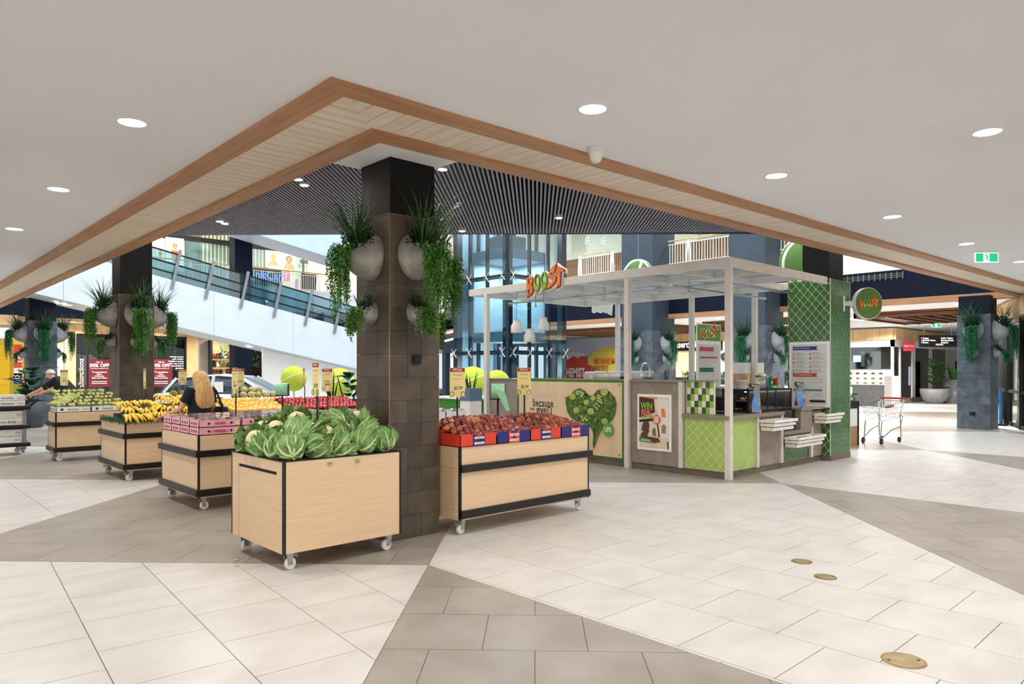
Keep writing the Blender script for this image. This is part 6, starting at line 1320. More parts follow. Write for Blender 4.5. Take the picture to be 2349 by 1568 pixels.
# bakery corner shop
bk = T('corner_bakery', 'white corner shop with timber header and large dark windows beyond the trolley', 'shop front', (37, 13, 0)); BX, BY = 36.0, 12.3
q0 = PX(2050, 800, BX)
k = q0.y
while k < 20: MB().box((BX-.1, k+.004, 3.05), (BX, k+.296, 3.58)).obj('header_board', mA, bk); k += .3
k = BX
while k < 44: MB().box((k+.004, q0.y-.1, 3.05), (k+.296, q0.y, 3.58)).obj('header_board', mA, bk); k += .3
MB().box((BX, q0.y, 2.72), (BX+.15, 20, 3.05)).box((BX, q0.y, 2.72), (45.5, q0.y+.15, 3.05)).obj('white_band', m_white, bk); MB().box((BX+3, q0.y+3, 0), (46, q0.y+3.1, 3.6)).obj('interior', M('shop interior', '4a443c', .7, c2='2a2724', scale=2), bk); MB().box((BX+3, q0.y+3, 0), (BX+3.1, 20, 3.6)).obj('interior', M('interior light', 'c8bfae', .7, c2='9a9284', scale=1.4), bk)
for x in (BX, BX+.9, BX+2.6, BX+2.9, BX+5.2, BX+5.5, BX+8): MB().box((x, q0.y+.02, 0), (x+.14, q0.y+.12, 2.72)).obj('window_post', m_plast, bk)
MB().box((BX, q0.y+.06, .25), (44, q0.y+.07, 2.72)).obj('glass_pane', m_glassd, bk); MB().box((BX, q0.y, 0), (44, q0.y+.15, .25)).obj('sill', m_conc, bk); MB().box((BX+.06, q0.y, 0), (BX+.07, 20, 2.72)).obj('glass_pane', m_glass, bk)
MB().box((BX+1.4, q0.y+.6, 0), (BX+2.4, q0.y+1.4, 2.5)).obj('shelf_rack', m_ink, bk)
p = PD(2084, 793, 34); t = T('hanging_sign', 'small pink red square sign above the bakery window', 'sign', p); f = onC(p); board(f, -.26, -.24, .26, .24, .05, M('sign rose', 'b83a4a', .5, emit='b83a4a', es=.15), 'panel', t); text('Bella Vista', .13, m_wink, f, t, .005, off=.055, sx=.85)
# bakery display counter
bd = T('bakery_counter', 'grey bakery counter with glass display case of pastries', 'display counter', (33.6, 13, 0)); MB().box((33.2, 11.6, 0), (34.2, 16.5, .95)).obj('plinth', m_grey, bd); MB().box((33.2, 11.3, 0), (34.2, 11.6, 1.35)).obj('white_end', m_plast, bd)
y0, y1 = 11.65, 14.2; MB().box((33.3, y0, 1.62), (34.1, y1, 1.66)).obj('case_top', m_plast, bd)
for z in (.97, 1.18, 1.40): MB().box((33.3, y0, z), (34.1, y1, z+.015)).obj('glowing_shelf', M('glowing shelf', 'ffffff', .4, emit='fff4e0', es=1.2), bd)  # shelves glow by emission, standing in for the case lighting
MB().box((33.28, y0, .95), (33.29, y1, 1.66)).obj('glass_pane', m_glass, bd); MB().box((33.3, y0-.01, .95), (34.1, y0, 1.66)).obj('glass_pane', m_glass, bd); MB().box((34.08, y0, .95), (34.1, y1, 1.66)).obj('glowing_back', M('case back lit', 'ffffff', .5, emit='eef4ff', es=.9), bd)  # the case back glows too, in place of lamps
for i in range(21):
    o = mk('bun', fb[i % 3], None, TRS((33.5, y0+.2+(i % 7)*.33, (1.03, 1.23, 1.45)[i//7]), i, 2.2)); tag(o, f'pastry on the {("lowest", "middle", "top")[i//7]} shelf of the bakery display case', 'pastry', f'pastries on the {("lowest", "middle", "top")[i//7]} bakery shelf')
bf = T('bakery_fridge', 'black framed drinks case beside the bakery display', 'display fridge', (33.6, 15, .95)); MB().box((33.3, 14.3, .95), (34.1, 16, 1.0)).box((33.3, 14.3, 1.6), (34.1, 16, 1.65)).obj('frame', m_blackm, bf); MB().box((33.3, 14.3, 1.0), (33.31, 16, 1.6)).obj('glass_pane', m_glassd, bf); MB().box((34.05, 14.3, 1.0), (34.1, 16, 1.6)).obj('back', m_dark, bf)
t = T('menu_screens', 'bright menu screens on the bakery back wall', 'screen', (38.8, 15, 2)); rectX(1958, 815, 1975, 830, 38.9, m_screen, 'screen', t); rectX(1984, 820, 2008, 842, 38.9, m_ink, 'dark_screen', t); rectX(1976, 805, 1984, 840, 38.9, m_wink, 'screen', t)
# directory sign
p = PD(2150, 782, 32.6); t = T('directory_sign', 'black hanging directory sign with white shop names', 'sign', p); f = onC(p); W_ = 43/FPX*32.6; H_ = 13.5/FPX*32.6; board(f, -W_, -H_, W_, H_, .08, m_blackm, 'panel', t)
for i, s in enumerate(('< Target', '< JB Hi-Fi Home', '< Kmart')): text(s, .10, M('lit letter', 'ffffff', .5), f @ Matrix.Translation((-W_+.06, .13-.1*i, .08)), t, .01, al='LEFT')
for i, s in enumerate(('Public Toilets', 'Parents Room', 'Carpark')): text(s, .10, M('lit letter', 'ffffff', .5), f @ Matrix.Translation((.12, .13-.1*i, .08)), t, .01, al='LEFT')
cut(rect(-.12, -.2, .22, -.12), m_wink, f, t, 'print_plate', .004, .083)
for x in (-W_*.72, W_*.72): q = f @ Vector((x, H_, .04)); MB().tube([q, (q.x, q.y, 3.66)], .012, 6).obj('hanger', m_steel, t)
exit_sign(Vector((PD(2148, 742, 30).x, PD(2148, 742, 30).y, 3.62)), (rt[0], rt[1], 0), 1.0, 'small green exit sign above the directory sign')
p = PD(2168, 705, 26); t = T('dome_camera', 'small white dome camera on the far ceiling', 'camera', (p.x, p.y, 3.66)); m4 = Matrix.Translation((p.x, p.y, 3.66)); MB().lathe([(.16, 0), (.16, -.08), (.12, -.1)], 18, m4).obj('base', m_plast, t); MB().ball((p.x, p.y, 3.55), .11, 14, 8).obj('dome', m_ink, t, True)
# potted plants far right
def big_leaf(b, p, d, L_, w_, up=Vector((0, 0, 1))):
    d = d.normalized(); s = d.cross(up)
    s = s.normalized() if s.length > 1e-3 else Vector((1, 0, 0)); n = s.cross(d); q = []
    for k in range(6):
        t_ = k/5; q.append((p+d*L_*t_-n*(L_*.25*t_*t_)*(-1 if n.z < 0 else 1)*1, w_*math.sin(PI*min(1, t_*.85+.1))**.8 if k < 5 else .002))
    for k in range(5): b.add([q[k][0]-s*q[k][1]/2+n*.12*q[k][1], q[k][0], q[k+1][0], q[k+1][0]-s*q[k+1][1]/2+n*.12*q[k+1][1]], [(0, 1, 2, 3)]); b.add([q[k][0], q[k][0]+s*q[k][1]/2+n*.12*q[k][1], q[k+1][0]+s*q[k+1][1]/2+n*.12*q[k+1][1], q[k+1][0]], [(0, 1, 2, 3)])
def leafy(t, c, n, h, spread, L_, w_, m, stems=3):
    sb = MB()
    for s in range(stems): a = s*2.1; sb.tube([c, c+Vector((math.cos(a)*spread*.3, math.sin(a)*spread*.3, h*.55)), c+Vector((math.cos(a)*spread*.45, math.sin(a)*spread*.45, h))], [.02, .016, .008], 6)
    sb.obj('stems', m_rust, t)
    for i in range(n):
        b = MB(); a = R.uniform(0, 6.28); z = h*R.uniform(.2, 1); r_ = spread*.35*R.random(); big_leaf(b, c+Vector((math.cos(a)*r_, math.sin(a)*r_, z)), Vector((math.cos(a), math.sin(a), R.uniform(.1, .9))), L_*R.uniform(.75, 1.15), w_*R.uniform(.8, 1.15)); b.obj('leaf', m, t, True)
def spiky(t, c, n, h, m, w_=.05, spread=.25):
    for i in range(n):
        b = MB(); a = R.uniform(0, 6.28); L_ = h*R.uniform(.55, 1); d = Vector((math.cos(a)*spread, math.sin(a)*spread, 1)).normalized(); p0 = c+Vector((math.cos(a)*.07, math.sin(a)*.07, 0)); s = Vector((-math.sin(a), math.cos(a), 0))
        for k in range(4):
            w0 = w_*(.7+.5*math.sin(PI*k/4))*(1-k/4.6)/2; w1 = w_*(.7+.5*math.sin(PI*(k+1)/4))*(1-(k+1)/4.6)/2*(k < 3)+.001; b.add([p0+d*L_*k/4-s*w0, p0+d*L_*k/4+s*w0, p0+d*L_*(k+1)/4+s*w1, p0+d*L_*(k+1)/4-s*w1], [(0, 1, 2, 3)])
        b.obj('leaf', m, t)
c = Vector((38.3, 11.1, 0)); t = T('bowl_planter', 'wide grey bowl planter with a broad leaved plant near the directory', 'potted plant', c); MB().lathe([(.3, 0), (.5, .18), (.62, .45), (.64, .72), (.58, .72), (.56, .6)], 28, Matrix.Translation(c), False).obj('bowl', m_grey, t, True); MB().lathe([(.58, .62), (.58, .64)], 20, Matrix.Translation(c)).obj('soil', m_soil, t); leafy(t, c+Vector((0, 0, .64)), 44, 1.35, .9, .5, .24, m_leafm)
c = Vector((39.4, 10.6, 0)); t = T('tall_planter', 'tall grey planter with upright snake plant leaves behind the bowl planter', 'potted plant', c); MB().lathe([(.42, 0), (.46, 1.15), (.42, 1.15), (.4, 1.05)], 24, Matrix.Translation(c), False).obj('pot', m_grey, t, True); MB().lathe([(.41, 1.05), (.41, 1.07)], 18, Matrix.Translation(c)).obj('soil', m_soil, t); spiky(t, c+Vector((0, 0, 1.06)), 22, .95, m_leafm, .12, .35)
t = T('info_kiosk', 'dark information screen stand behind the tall planter', 'screen', (43, 11, 0)); rectX(2196, 828, 2214, 925, 42.8, m_ink, 'cabinet', t, .4); rectX(2200, 840, 2212, 885, 42.35, m_screen, 'screen', t)
# low planter box by the green column
t = T('low_planter_box', 'low white and timber box with a red flowering plant behind the green column', 'planter', (15.6, 6.2, 0)); MB().box((15.3, 6.1, .42), (15.9, 6.7, .80)).obj('white_panel', m_white, t); MB().box((15.3, 6.1, 0), (15.9, 6.7, .42)).obj('timber_panel', m_cord, t); MB().box((15.9, 6.08, 0), (15.94, 6.72, .95)).box((15.28, 6.08, .80), (15.94, 6.72, .95)).obj('black_frame', m_blackm, t); b = MB()
for i in range(500): leaf_quad(b, Vector((R.uniform(15.3, 15.9), R.uniform(6.1, 6.7), .95+R.uniform(0, .18))), rv(1), .04, .07, Vector((0, 0, 1)))
o = b.obj('foliage', m_leafc, t); o['kind'] = 'stuff'
b = MB()
for i in range(12): b.ball((R.uniform(15.35, 15.9), R.uniform(6.1, 6.5), 1.1), .025, 6, 4)
o = b.obj('blooms', M('red bloom', 'b8242c', .5), t); o['kind'] = 'stuff'
# shopping trolley
c = Vector((16.85, 5.95, 0)); t = T('shopping_trolley', 'wire shopping trolley with red handle parked beyond the green column', 'trolley', c); ang = -.12; tm4 = TRS(c, ang)
def tp_(x, y, z): return tm4 @ Vector((x, y, z))
for s in (-1, 1):
    MB().tube([tp_(-.40, s*.20, .12), tp_(.02, s*.22, .30), tp_(.38, s*.24, .36), tp_(.45, s*.25, .58), tp_(.30, s*.25, .62)], .013, 6).obj('chassis_tube', m_steel, t); MB().tube([tp_(.40, s*.24, .12), tp_(.36, s*.24, .62), tp_(.50, s*.25, .95)], .013, 6).obj('leg_tube', m_steel, t); MB().tube([tp_(-.40, s*.18, .12), tp_(-.34, s*.18, .50)], .012, 6).obj('leg_tube', m_steel, t)
    for x in (-.40, .40):
        p = tp_(x, s*.2, .0); w_ = MB().lathe([(.02, -.016), (.058, -.016), (.062, 0), (.058, .016), (.02, .016)], 16, TRS((p.x, p.y, .062), ang, 1, PI/2)).obj('wheel', m_blackm, t); MB().lathe([(.022, -.018), (.022, .018)], 10, TRS((p.x, p.y, .062), ang, 1, PI/2)).obj('hub', m_steel if x < 0 else M('sign red', 'a3281f', .5), w_)
wr = MB(); top = [(-.42, -.20, .80), (.48, -.27, .92), (.48, .27, .92), (-.42, .20, .80)]; bot = [(-.36, -.16, .50), (.36, -.22, .56), (.36, .22, .56), (-.36, .16, .50)]
def li(a, b_, k): return Vector(a)*(1-k)+Vector(b_)*k
for i in range(4):
    a, b_, c_, d_ = top[i], top[(i+1) % 4], bot[i], bot[(i+1) % 4]; wr.tube([tm4 @ Vector(a), tm4 @ Vector(b_)], .009, 5); wr.tube([tm4 @ Vector(c_), tm4 @ Vector(d_)], .006, 5); n = 16 if i % 2 == 0 else 9
    for k in range(n+1): wr.tube([tm4 @ li(a, b_, k/n), tm4 @ li(c_, d_, k/n)], .0032, 4)
    for k in (.33, .66): wr.tube([tm4 @ li(a, c_, k), tm4 @ li(b_, d_, k)], .0032, 4)
for k in range(9): wr.tube([tm4 @ li(bot[0], bot[3], k/8), tm4 @ li(bot[1], bot[2], k/8)], .0032, 4)
wr.obj('basket_wires', m_chrome, t); MB().tube([tp_(.52, -.28, .98), tp_(.52, .28, .98)], .022, 8).obj('handle', M('sign red', 'a3281f', .5), t); MB().bar(tp_(-.05, -.14, .80), tp_(.18, -.15, .83), .09, .05).obj('child_seat_flap', M('sign red', 'a3281f', .5), t); MB().tube([tp_(-.42, -.2, .80), tp_(-.42, .2, .80)], .014, 6).obj('front_bumper', m_steel, t)
# glazed shop front at the right edge
sr = T('glazed_shop_front', 'black framed glass shop front at the right edge of the picture', 'shop front', (24, 4.8, 0)); a, b_ = Vector((26.3, 5.75, 0)), Vector((21.5, 3.95, 0)); d = (b_-a); L_ = d.length; d.normalize()
for k in (0, .9, 1.3, 3.2, 5.0): p = a+d*k; MB().bar(p, p+Vector((0, 0, 3.05)), .12).obj('frame_post', m_blackm, sr)
for z in (.06, 1.0, 3.0): MB().bar(a+Vector((0, 0, z)), b_+Vector((0, 0, z)), .09).obj('frame_rail', m_blackm, sr)
MB().bar(a+Vector((0, 0, 1.5)), b_+Vector((0, 0, 1.5)), .012, 3.0).obj('glass_pane', m_glass, sr); MB().bar(a-d*.6+Vector((0, 0, 3.35)), b_+Vector((0, 0, 3.35)), .2, .52).obj('timber_header', mA, sr); nn = Vector((-d.y, d.x, 0)); nn = nn if nn.x > 0 else -nn
MB().bar(a+nn*2.5+Vector((0, 0, 1.7)), b_+nn*2.5+Vector((0, 0, 1.7)), .1, 3.4).obj('interior_wall', M('pale interior', 'd5dade', .6, c2='c5ccd2', scale=1), sr)
t = T('ice_cream_fridge', 'printed ice cream freezer right of the grey column', 'freezer', (25.2, 6.1, 0)); MB().box((24.9, 5.75, .12), (25.5, 6.4, 1.35)).obj('cabinet', M('freezer print', 'e8dcc8', .5, c2='c8503c', scale=4, lo=.5, hi=.6), t); MB().box((24.88, 5.73, 0), (25.52, 6.42, .12)).obj('plinth', m_grey, t); MB().box((24.9, 5.75, 1.35), (25.5, 6.4, 1.5)).obj('glass_top', m_glass, t)
t = T('pull_up_banner', 'narrow blue standing banner beside the freezer', 'banner', (24.55, 5.4, 0)); MB().box((24.45, 5.38, .06), (24.65, 5.42, 1.1)).obj('banner', M('banner blue', '1f6ab8', .5, c2='2a8ad0', scale=4), t); MB().box((24.38, 5.25, 0), (24.72, 5.55, .05)).obj('foot', m_blackm, t)
# floor drains (brass covers)
for (x, y, r_, lab) in ((5.9, 2.718, .085, 'small brass floor cover, furthest of the three'), (5.594, 2.388, .085, 'small brass floor cover, middle of the three'), (4.304, 1.403, .115, 'largest brass floor cover near the camera')):
    t = T('floor_cover', lab, 'floor cover', (x, y, 0), 'brass floor covers'); m4 = Matrix.Translation((x, y, 0)); MB().lathe([(r_, .0005), (r_, .0025)], 32, m4).obj('rim', m_brass, t); MB().lathe([(r_*.88, .002), (r_*.88, .0035)], 32, m4).obj('plate', M('worn brass', 'b3a077', .4, .6, c2='9d8a63', scale=9), t)
    for s in (-1, 1): MB().lathe([(r_*.09, .003), (r_*.09, .004)], 10, Matrix.Translation((x+s*r_*.5, y-s*r_*.5, 0))).obj('key_hole', m_ink, t)
# giant green and white balls hung in the void
m_fuzz = M('green felt', '5a7d3c', .8, c2='4a6c30', scale=40); m_band = M('pale band', 'dfe6d4', .6)
for px, py, rp, d_, lab in ((1464, 634, 37, 21, 'big green ball with pale stripes peeping over the canopy'), (1842, 600, 52, 20, 'big green ball with pale stripes beside the black column')):
    c = PD(px, py, d_); r_ = rp/FPX*d_; t = T('hanging_ball', lab, 'hanging ball', c, 'big striped balls'); MB().ball(c, r_, 28, 18).obj('ball', m_fuzz, t, True)
    for k in range(3):
        a = Vector((math.cos(k*1.1), math.sin(k*1.1), .25)).normalized(); u = a.cross(Vector((0, 0, 1))).normalized(); v_ = a.cross(u); MB().tube([c+(u*math.cos(q*PI/16)+v_*math.sin(q*PI/16))*r_*.985 for q in range(33)], r_*.09, 6, False).obj('stripe', m_band, t, True)
    MB().tube([c+Vector((0, 0, r_)), (c.x, c.y, 14)], .006, 5).obj('cord', m_steel, t)
# ================================================================== tennis balls, plants, car, people, cart
m_ten = M('tennis felt', 'cfe04a', .85, c2='c2d63c', scale=30)
def tennis(px, py, rp, d_, lab, name='tennis_ball'):
    c = PD(px, py, d_); r_ = rp/FPX*d_; t = T(name, lab, 'giant tennis ball', (c.x, c.y, 0), 'giant tennis ball displays'); MB().ball(c, r_, 32, 20).obj('ball', m_ten, t, True)
    ex = Vector((rt[0], rt[1], 0)); n = Vector((-fw[0], -fw[1], 0)); pts = []
    for k in range(17): a = -1.25+2.5*k/16; v = (ex*math.sin(a)*.95+Vector((0, 0, 1))*(.30*math.sin(a*1.6)+.12)+n*math.cos(a)).normalized(); pts.append(c+v*r_*1.0)
    MB().tube(pts, r_*.035, 6).obj('seam', m_wink, t)
    MB().lathe([(r_*.45, 0), (r_*.45, .05), (r_*.1, .06), (r_*.08, c.z-r_*.9)], 18, Matrix.Translation((c.x, c.y, 0))).obj('pedestal', m_white, t)
tennis(674, 868, 29, 16.5, 'giant yellow tennis ball with white seam behind the mangoes'); tennis(778, 880, 36, 18, 'giant yellow tennis ball behind the leafy planter'); tennis(1084, 876, 36, 18.2, 'giant yellow tennis ball behind the nectarine price card'); tennis(1140, 878, 30, 17, 'giant green yellow tennis ball beside the lift')
c = PD(765, 960, 15.1); c.z = 0; t = T('square_planter', 'dark grey square planter with snake plant and broad leaves behind the tomatoes', 'potted plant', c); MB().box((c.x-.42, c.y-.42, 0), (c.x+.42, c.y+.42, 1.0)).obj('pot', M('charcoal pot', '3f454c', .5, c2='383e45', scale=5), t, bev=.02); MB().box((c.x-.38, c.y-.38, 1.0), (c.x+.38, c.y+.38, 1.005)).obj('soil', m_soil, t); spiky(t, c+Vector((-.02, .02, 1.0)), 11, .72, m_leafd, .05, .3); leafy(t, c+Vector((.22, -.25, .75)), 26, .75, .6, .26, .17, M('glossy dark leaf', '1f5a34', .35, c2='144427', scale=6), 2)
c = PD(1080, 960, 13.2); c.z = 0; t = T('small_snake_plant', 'blue grey pot with snake plant behind the nectarine price card', 'potted plant', (c.x, c.y, 0)); MB().box((c.x-.14, c.y-.14, 0), (c.x+.14, c.y+.14, 1.05)).obj('plinth', m_white, t); MB().box((c.x-.15, c.y-.15, 1.05), (c.x+.15, c.y+.15, 1.28)).obj('pot', M('blue grey pot', '5f7590', .5), t); spiky(t, c+Vector((0, 0, 1.27)), 11, .42, m_leafd, .04, .25)
c = PD(68, 985, 20.0); c.z = 0; t = T('fig_plant', 'broad leaved fig plant in a grey pot at the far left', 'potted plant', c); MB().lathe([(.3, 0), (.45, .3), (.45, .75), (.4, .75)], 20, Matrix.Translation(c), False).obj('pot', M('charcoal pot', '3f454c', .5), t, True); MB().lathe([(.42, .68), (.42, .7)], 16, Matrix.Translation(c)).obj('soil', m_soil, t); leafy(t, c+Vector((0, 0, .7)), 36, .95, .9, .42, .24, M('glossy dark leaf', '1f5a34', .35), 3)
# ---- white hatchback on display
car = T('display_car', 'white hatchback car parked behind the fruit stands', 'car', (8.05, 19.85, 0), rz=math.atan2(-1, 1)+.03); CM = Wm(car)
m_cw_ = M('car paint', 'eef1f4', .18, c2='e8ecf0', scale=2, coat=.6); m_cg = M('car glass', '1a2634', .08, c2='3a5068', scale=2.5, coat=.5)
def loft(sections, mats, nm, par, M4, closed=True, smooth=True, fmat=None):
    b = MB(); n = len(sections[0]); vs = [M4 @ Vector(p) for s in sections for p in s]; fs = []
    for i in range(len(sections)-1):
        for k in range(n if closed else n-1): fs.append((i*n+k, i*n+(k+1) % n, (i+1)*n+(k+1) % n, (i+1)*n+k))
    b.add(vs, fs)
    if closed: b.add([vs[k] for k in range(n)], [tuple(range(n-1, -1, -1))]); b.add([vs[(len(sections)-1)*n+k] for k in range(n)], [tuple(range(n))])
    if fmat: b.m = [fmat(f) for f in b.f]
    return b.obj(nm, mats, par, smooth)
def csec(x, w, z0, zb): return [(x, -w*.9, z0), (x, -w, z0+.15), (x, -w, zb-.18), (x, -w*.93, zb), (x, w*.93, zb), (x, w, zb-.18), (x, w, z0+.15), (x, w*.9, z0)]
loft([csec(x, w, z0, zb) for x, w, z0, zb in ((-2.02, .70, .45, .80), (-1.95, .80, .28, .98), (-1.5, .86, .22, 1.02), (-.6, .87, .20, .98), (.4, .87, .20, .95), (.95, .86, .2, .92), (1.5, .83, .22, .84), (1.9, .72, .26, .72), (2.03, .58, .35, .58))], m_cw_, 'body', car, CM)
def gsec(x, w, zb, zr, wr): return [(x, -w, zb), (x, -(w+wr)/2-.02, (zb+zr)/2), (x, -wr, zr), (x, wr, zr), (x, (w+wr)/2+.02, (zb+zr)/2), (x, w, zb)]
loft([gsec(x, w, zb, zr, wr) for x, w, zb, zr, wr in ((-1.92, .74, .98, 1.0, .70), (-1.6, .78, .98, 1.34, .60), (-1.2, .79, .98, 1.43, .60), (-.3, .79, .95, 1.475, .60), (.25, .79, .93, 1.43, .60), (.7, .78, .92, 1.22, .63), (1.22, .72, .90, .915, .70))], m_cg, 'glasshouse', car, CM)
loft([[(x, -w, z-.03), (x, -w*.8, z+.012), (x, 0, z+.03), (x, w*.8, z+.012), (x, w, z-.03), (x, w*.7, z-.02), (x, -w*.7, z-.02)] for x, w, z in ((-1.78, .66, 1.20), (-1.6, .66, 1.345), (-1.2, .655, 1.44), (-.3, .65, 1.485), (.25, .645, 1.44))], m_cw_, 'roof', car, CM)
for s in (-1, 1):
    for q in (((-.45, .80, .96), (-.42, .645, 1.46)), ((.28, .645, 1.43), (1.15, .735, .92)), ((-1.75, .77, 1.0), (-1.45, .63, 1.40))): MB().bar(CM @ Vector((q[0][0], s*q[0][1], q[0][2])), CM @ Vector((q[1][0], s*q[1][1], q[1][2])), .05, .07).obj('pillar', m_cw_, car)
    MB().ball((0, 0, 0), .1, 12, 8, (.7, 1, .7), None, CM @ Matrix.Translation((.75, s*.93, .99))).obj('mirror', m_cw_, car, True); MB().ball((0, 0, 0), .17, 12, 8, (1.3, .35, .5), None, CM @ Matrix.Translation((1.72, s*.70, .70))).obj('headlight', m_chrome, car, True)
    for x in (-1.3, 1.28):
        w_ = MB().lathe([(.18, -.1), (.3, -.1), (.315, -.06), (.315, .06), (.3, .1), (.18, .1)], 24, CM @ TRS((x, s*.78, .315), 0, 1, PI/2)).obj('wheel', m_blackm, car); MB().lathe([(.19, -.085), (.19, .085)], 14, CM @ TRS((x, s*.79, .315), 0, 1, PI/2)).obj('rim', m_steel, w_)
MB().box((-.35, -.83, 1.02), (-.1, -.822, 1.30), CM).obj('window_notice', m_wink, car)
# ---- people
def skin_body(name, label, joints, edges, mat, loc):
    me = bpy.data.meshes.new(name); ks = list(joints); me.from_pydata([tuple(Vector(joints[k][0])-Vector(loc)) for k in ks], [(ks.index(a), ks.index(b_)) for a, b_ in edges], []); me.materials.append(mat)
    o = mk(name, me); o.location = loc; sm = o.modifiers.new('skin', 'SKIN'); sm.use_smooth_shade = True; sm.branch_smoothing = .6
    for i, k in enumerate(ks): r_ = joints[k][1]; me.skin_vertices[0].data[i].radius = r_ if isinstance(r_, tuple) else (r_, r_); me.skin_vertices[0].data[i].use_root = (i == 0)
    s = o.modifiers.new('subdivision', 'SUBSURF'); s.levels = 2; s.render_levels = 2
    tag(o, label, 'person'); return o
def chain(d, e, names): e += [(names[i], names[i+1]) for i in range(len(names)-1)]
def hand(j, e, root, wrist, out, up, side, pre):
    out = Vector(out).normalized(); up = Vector(up); side = Vector(side); p = Vector(wrist); j[pre+'palm'] = (p+out*.05, (.032, .018)); e.append((root, pre+'palm'))
    for i in range(4):
        b_ = p+out*.09+side*(i-1.5)*.021; L_ = (.058, .068, .064, .05)[i]
        j[f'{pre}f{i}a'] = (b_, .0095); j[f'{pre}f{i}b'] = (b_+out*L_*.6-up*.008, .0088); j[f'{pre}f{i}c'] = (b_+out*L_*1.05-up*.03, .0075); chain(j, e, [pre+'palm', f'{pre}f{i}a', f'{pre}f{i}b', f'{pre}f{i}c'])
    j[pre+'t1'] = (p+out*.035+side*-.045, .011); j[pre+'t2'] = (p+out*.075+side*-.058-up*.01, .009); chain(j, e, [pre+'palm', pre+'t1', pre+'t2'])
m_sk = M('skin', 'd9a384', .5, c2='cf9674', scale=12); m_hair = M('blonde hair', 'd9b27c', .5, c2='b98a50', scale=10, stretch=(6, 6, .25)); m_navyc = M('navy cloth', '0f1322', .8, c2='0b0e1a', scale=30, bump=.1); m_blackc = M('black cloth', '0b0b0d', .8, c2='101013', scale=30, bump=.1); m_whair = M('white hair', 'cfc9c2', .6, c2='b0a8a0', scale=12)
# woman, seen from behind, reaching towards the bananas
wx, wy = 3.62, 10.28; F = Vector((-.35, .93, 0)).normalized(); S_d = Vector((F.y, -F.x, 0))
def wp(s, f_, z): return Vector((wx, wy, 0))+S_d*s+F*f_+Vector((0, 0, z))
j, e = {}, []
j['pelvis'] = (wp(0, 0, .90), (.15, .115)); j['waist'] = (wp(0, .01, 1.05), (.125, .095)); j['chest'] = (wp(0, .0, 1.23), (.15, .105)); j['collar'] = (wp(0, -.01, 1.33), (.10, .075)); j['neck'] = (wp(0, .01, 1.40), .048); j['jaw'] = (wp(0, .035, 1.455), (.058, .068)); j['head'] = (wp(0, .025, 1.515), (.072, .09)); j['crown'] = (wp(0, .01, 1.565), (.055, .065)); chain(j, e, ['pelvis', 'waist', 'chest', 'collar', 'neck', 'jaw', 'head', 'crown'])
j['nose'] = (wp(0, .125, 1.475), .012); e.append(('jaw', 'nose'))
for s, nm_ in ((1, 'r'), (-1, 'l')):
    j[nm_+'sh'] = (wp(s*.17, -.01, 1.31), .052); el = wp(s*.25, .02, 1.07) if s > 0 else wp(-.27, .06, 1.08); wr_ = wp(s*.22, .16, .92) if s > 0 else wp(-.34, .27, 1.0); j[nm_+'el'] = (el, .038); j[nm_+'wr'] = (wr_, .026); chain(j, e, ['collar', nm_+'sh', nm_+'el', nm_+'wr']); hand(j, e, nm_+'wr', wr_, wr_-el+Vector((0, 0, -.02)), (0, 0, 1), S_d*-s, nm_)
    j[nm_+'hip'] = (wp(s*.09, 0, .82), .088); j[nm_+'kn'] = (wp(s*.095, .02, .47), .058); j[nm_+'ca'] = (wp(s*.095, -.01, .33), .052); j[nm_+'an'] = (wp(s*.095, -.02, .09), .034); j[nm_+'toe'] = (wp(s*.10, .13, .035), (.036, .028)); chain(j, e, ['pelvis', nm_+'hip', nm_+'kn', nm_+'ca', nm_+'an', nm_+'toe'])
wo = skin_body('person', 'woman in a navy dress with long blonde hair, seen from behind at the bananas', j, e, m_sk, (wx, wy, 0))
def ering(c, rx, ry, n=20, ax=S_d, ay=F): return [c+ax*math.cos(2*PI*k/n)*rx+ay*math.sin(2*PI*k/n)*ry for k in range(n)]
I4 = Matrix.Identity(4)
loft([ering(wp(0, f_, z), rx, ry) for z, rx, ry, f_ in ((.46, .25, .19, 0), (.65, .24, .18, 0), (.85, .205, .155, 0), (1.02, .165, .13, .005), (1.15, .175, .135, 0), (1.26, .195, .13, -.005), (1.335, .19, .105, -.01), (1.365, .13, .085, -.01), (1.385, .085, .07, -.005))], m_navyc, 'dress', wo, I4)
for s, nm_ in ((1, 'r'), (-1, 'l')):
    a, b_ = Vector(j[nm_+'sh'][0]), Vector(j[nm_+'el'][0]); MB().tube([a+Vector((0, 0, .02))-(b_-a)*.12, a+(b_-a)*.2, a+(b_-a)*.62], [.07, .072, .06], 14, False).obj('sleeve', m_navyc, wo, True)
hs = []
for z, rx, ry, f_ in ((1.605, .03, .03, 0), (1.595, .065, .07, 0), (1.55, .095, .105, -.005), (1.48, .108, .115, -.02), (1.40, .125, .105, -.055), (1.30, .15, .085, -.085), (1.20, .155, .07, -.105), (1.13, .135, .05, -.115), (1.09, .08, .03, -.115)): hs.append([p+Vector((0, 0, .006*math.sin(i*2.4))) for i, p in enumerate(ering(wp(0, f_, z), rx, ry, 24))])
loft(hs, m_hair, 'hair', wo, I4)
bag = T('shoulder_bag', 'dark shoulder bag hanging at the right side of the woman', 'bag', wp(.27, -.02, .78)); f = frame(wp(.29, -.03, .95), F); MB().box((-.17, -.17, -.045), (.17, .15, .045), f).obj('pouch', M('dark purple leather', '221a2a', .5, c2='1a1420', scale=9), bag, bev=.03); MB().tube([wp(.26, -.16, 1.08), wp(.19, -.10, 1.33), wp(.17, -.0, 1.385), wp(.2, .08, 1.3), wp(.26, .1, 1.08)], .014, 6).obj('strap', m_blackc, bag, True)
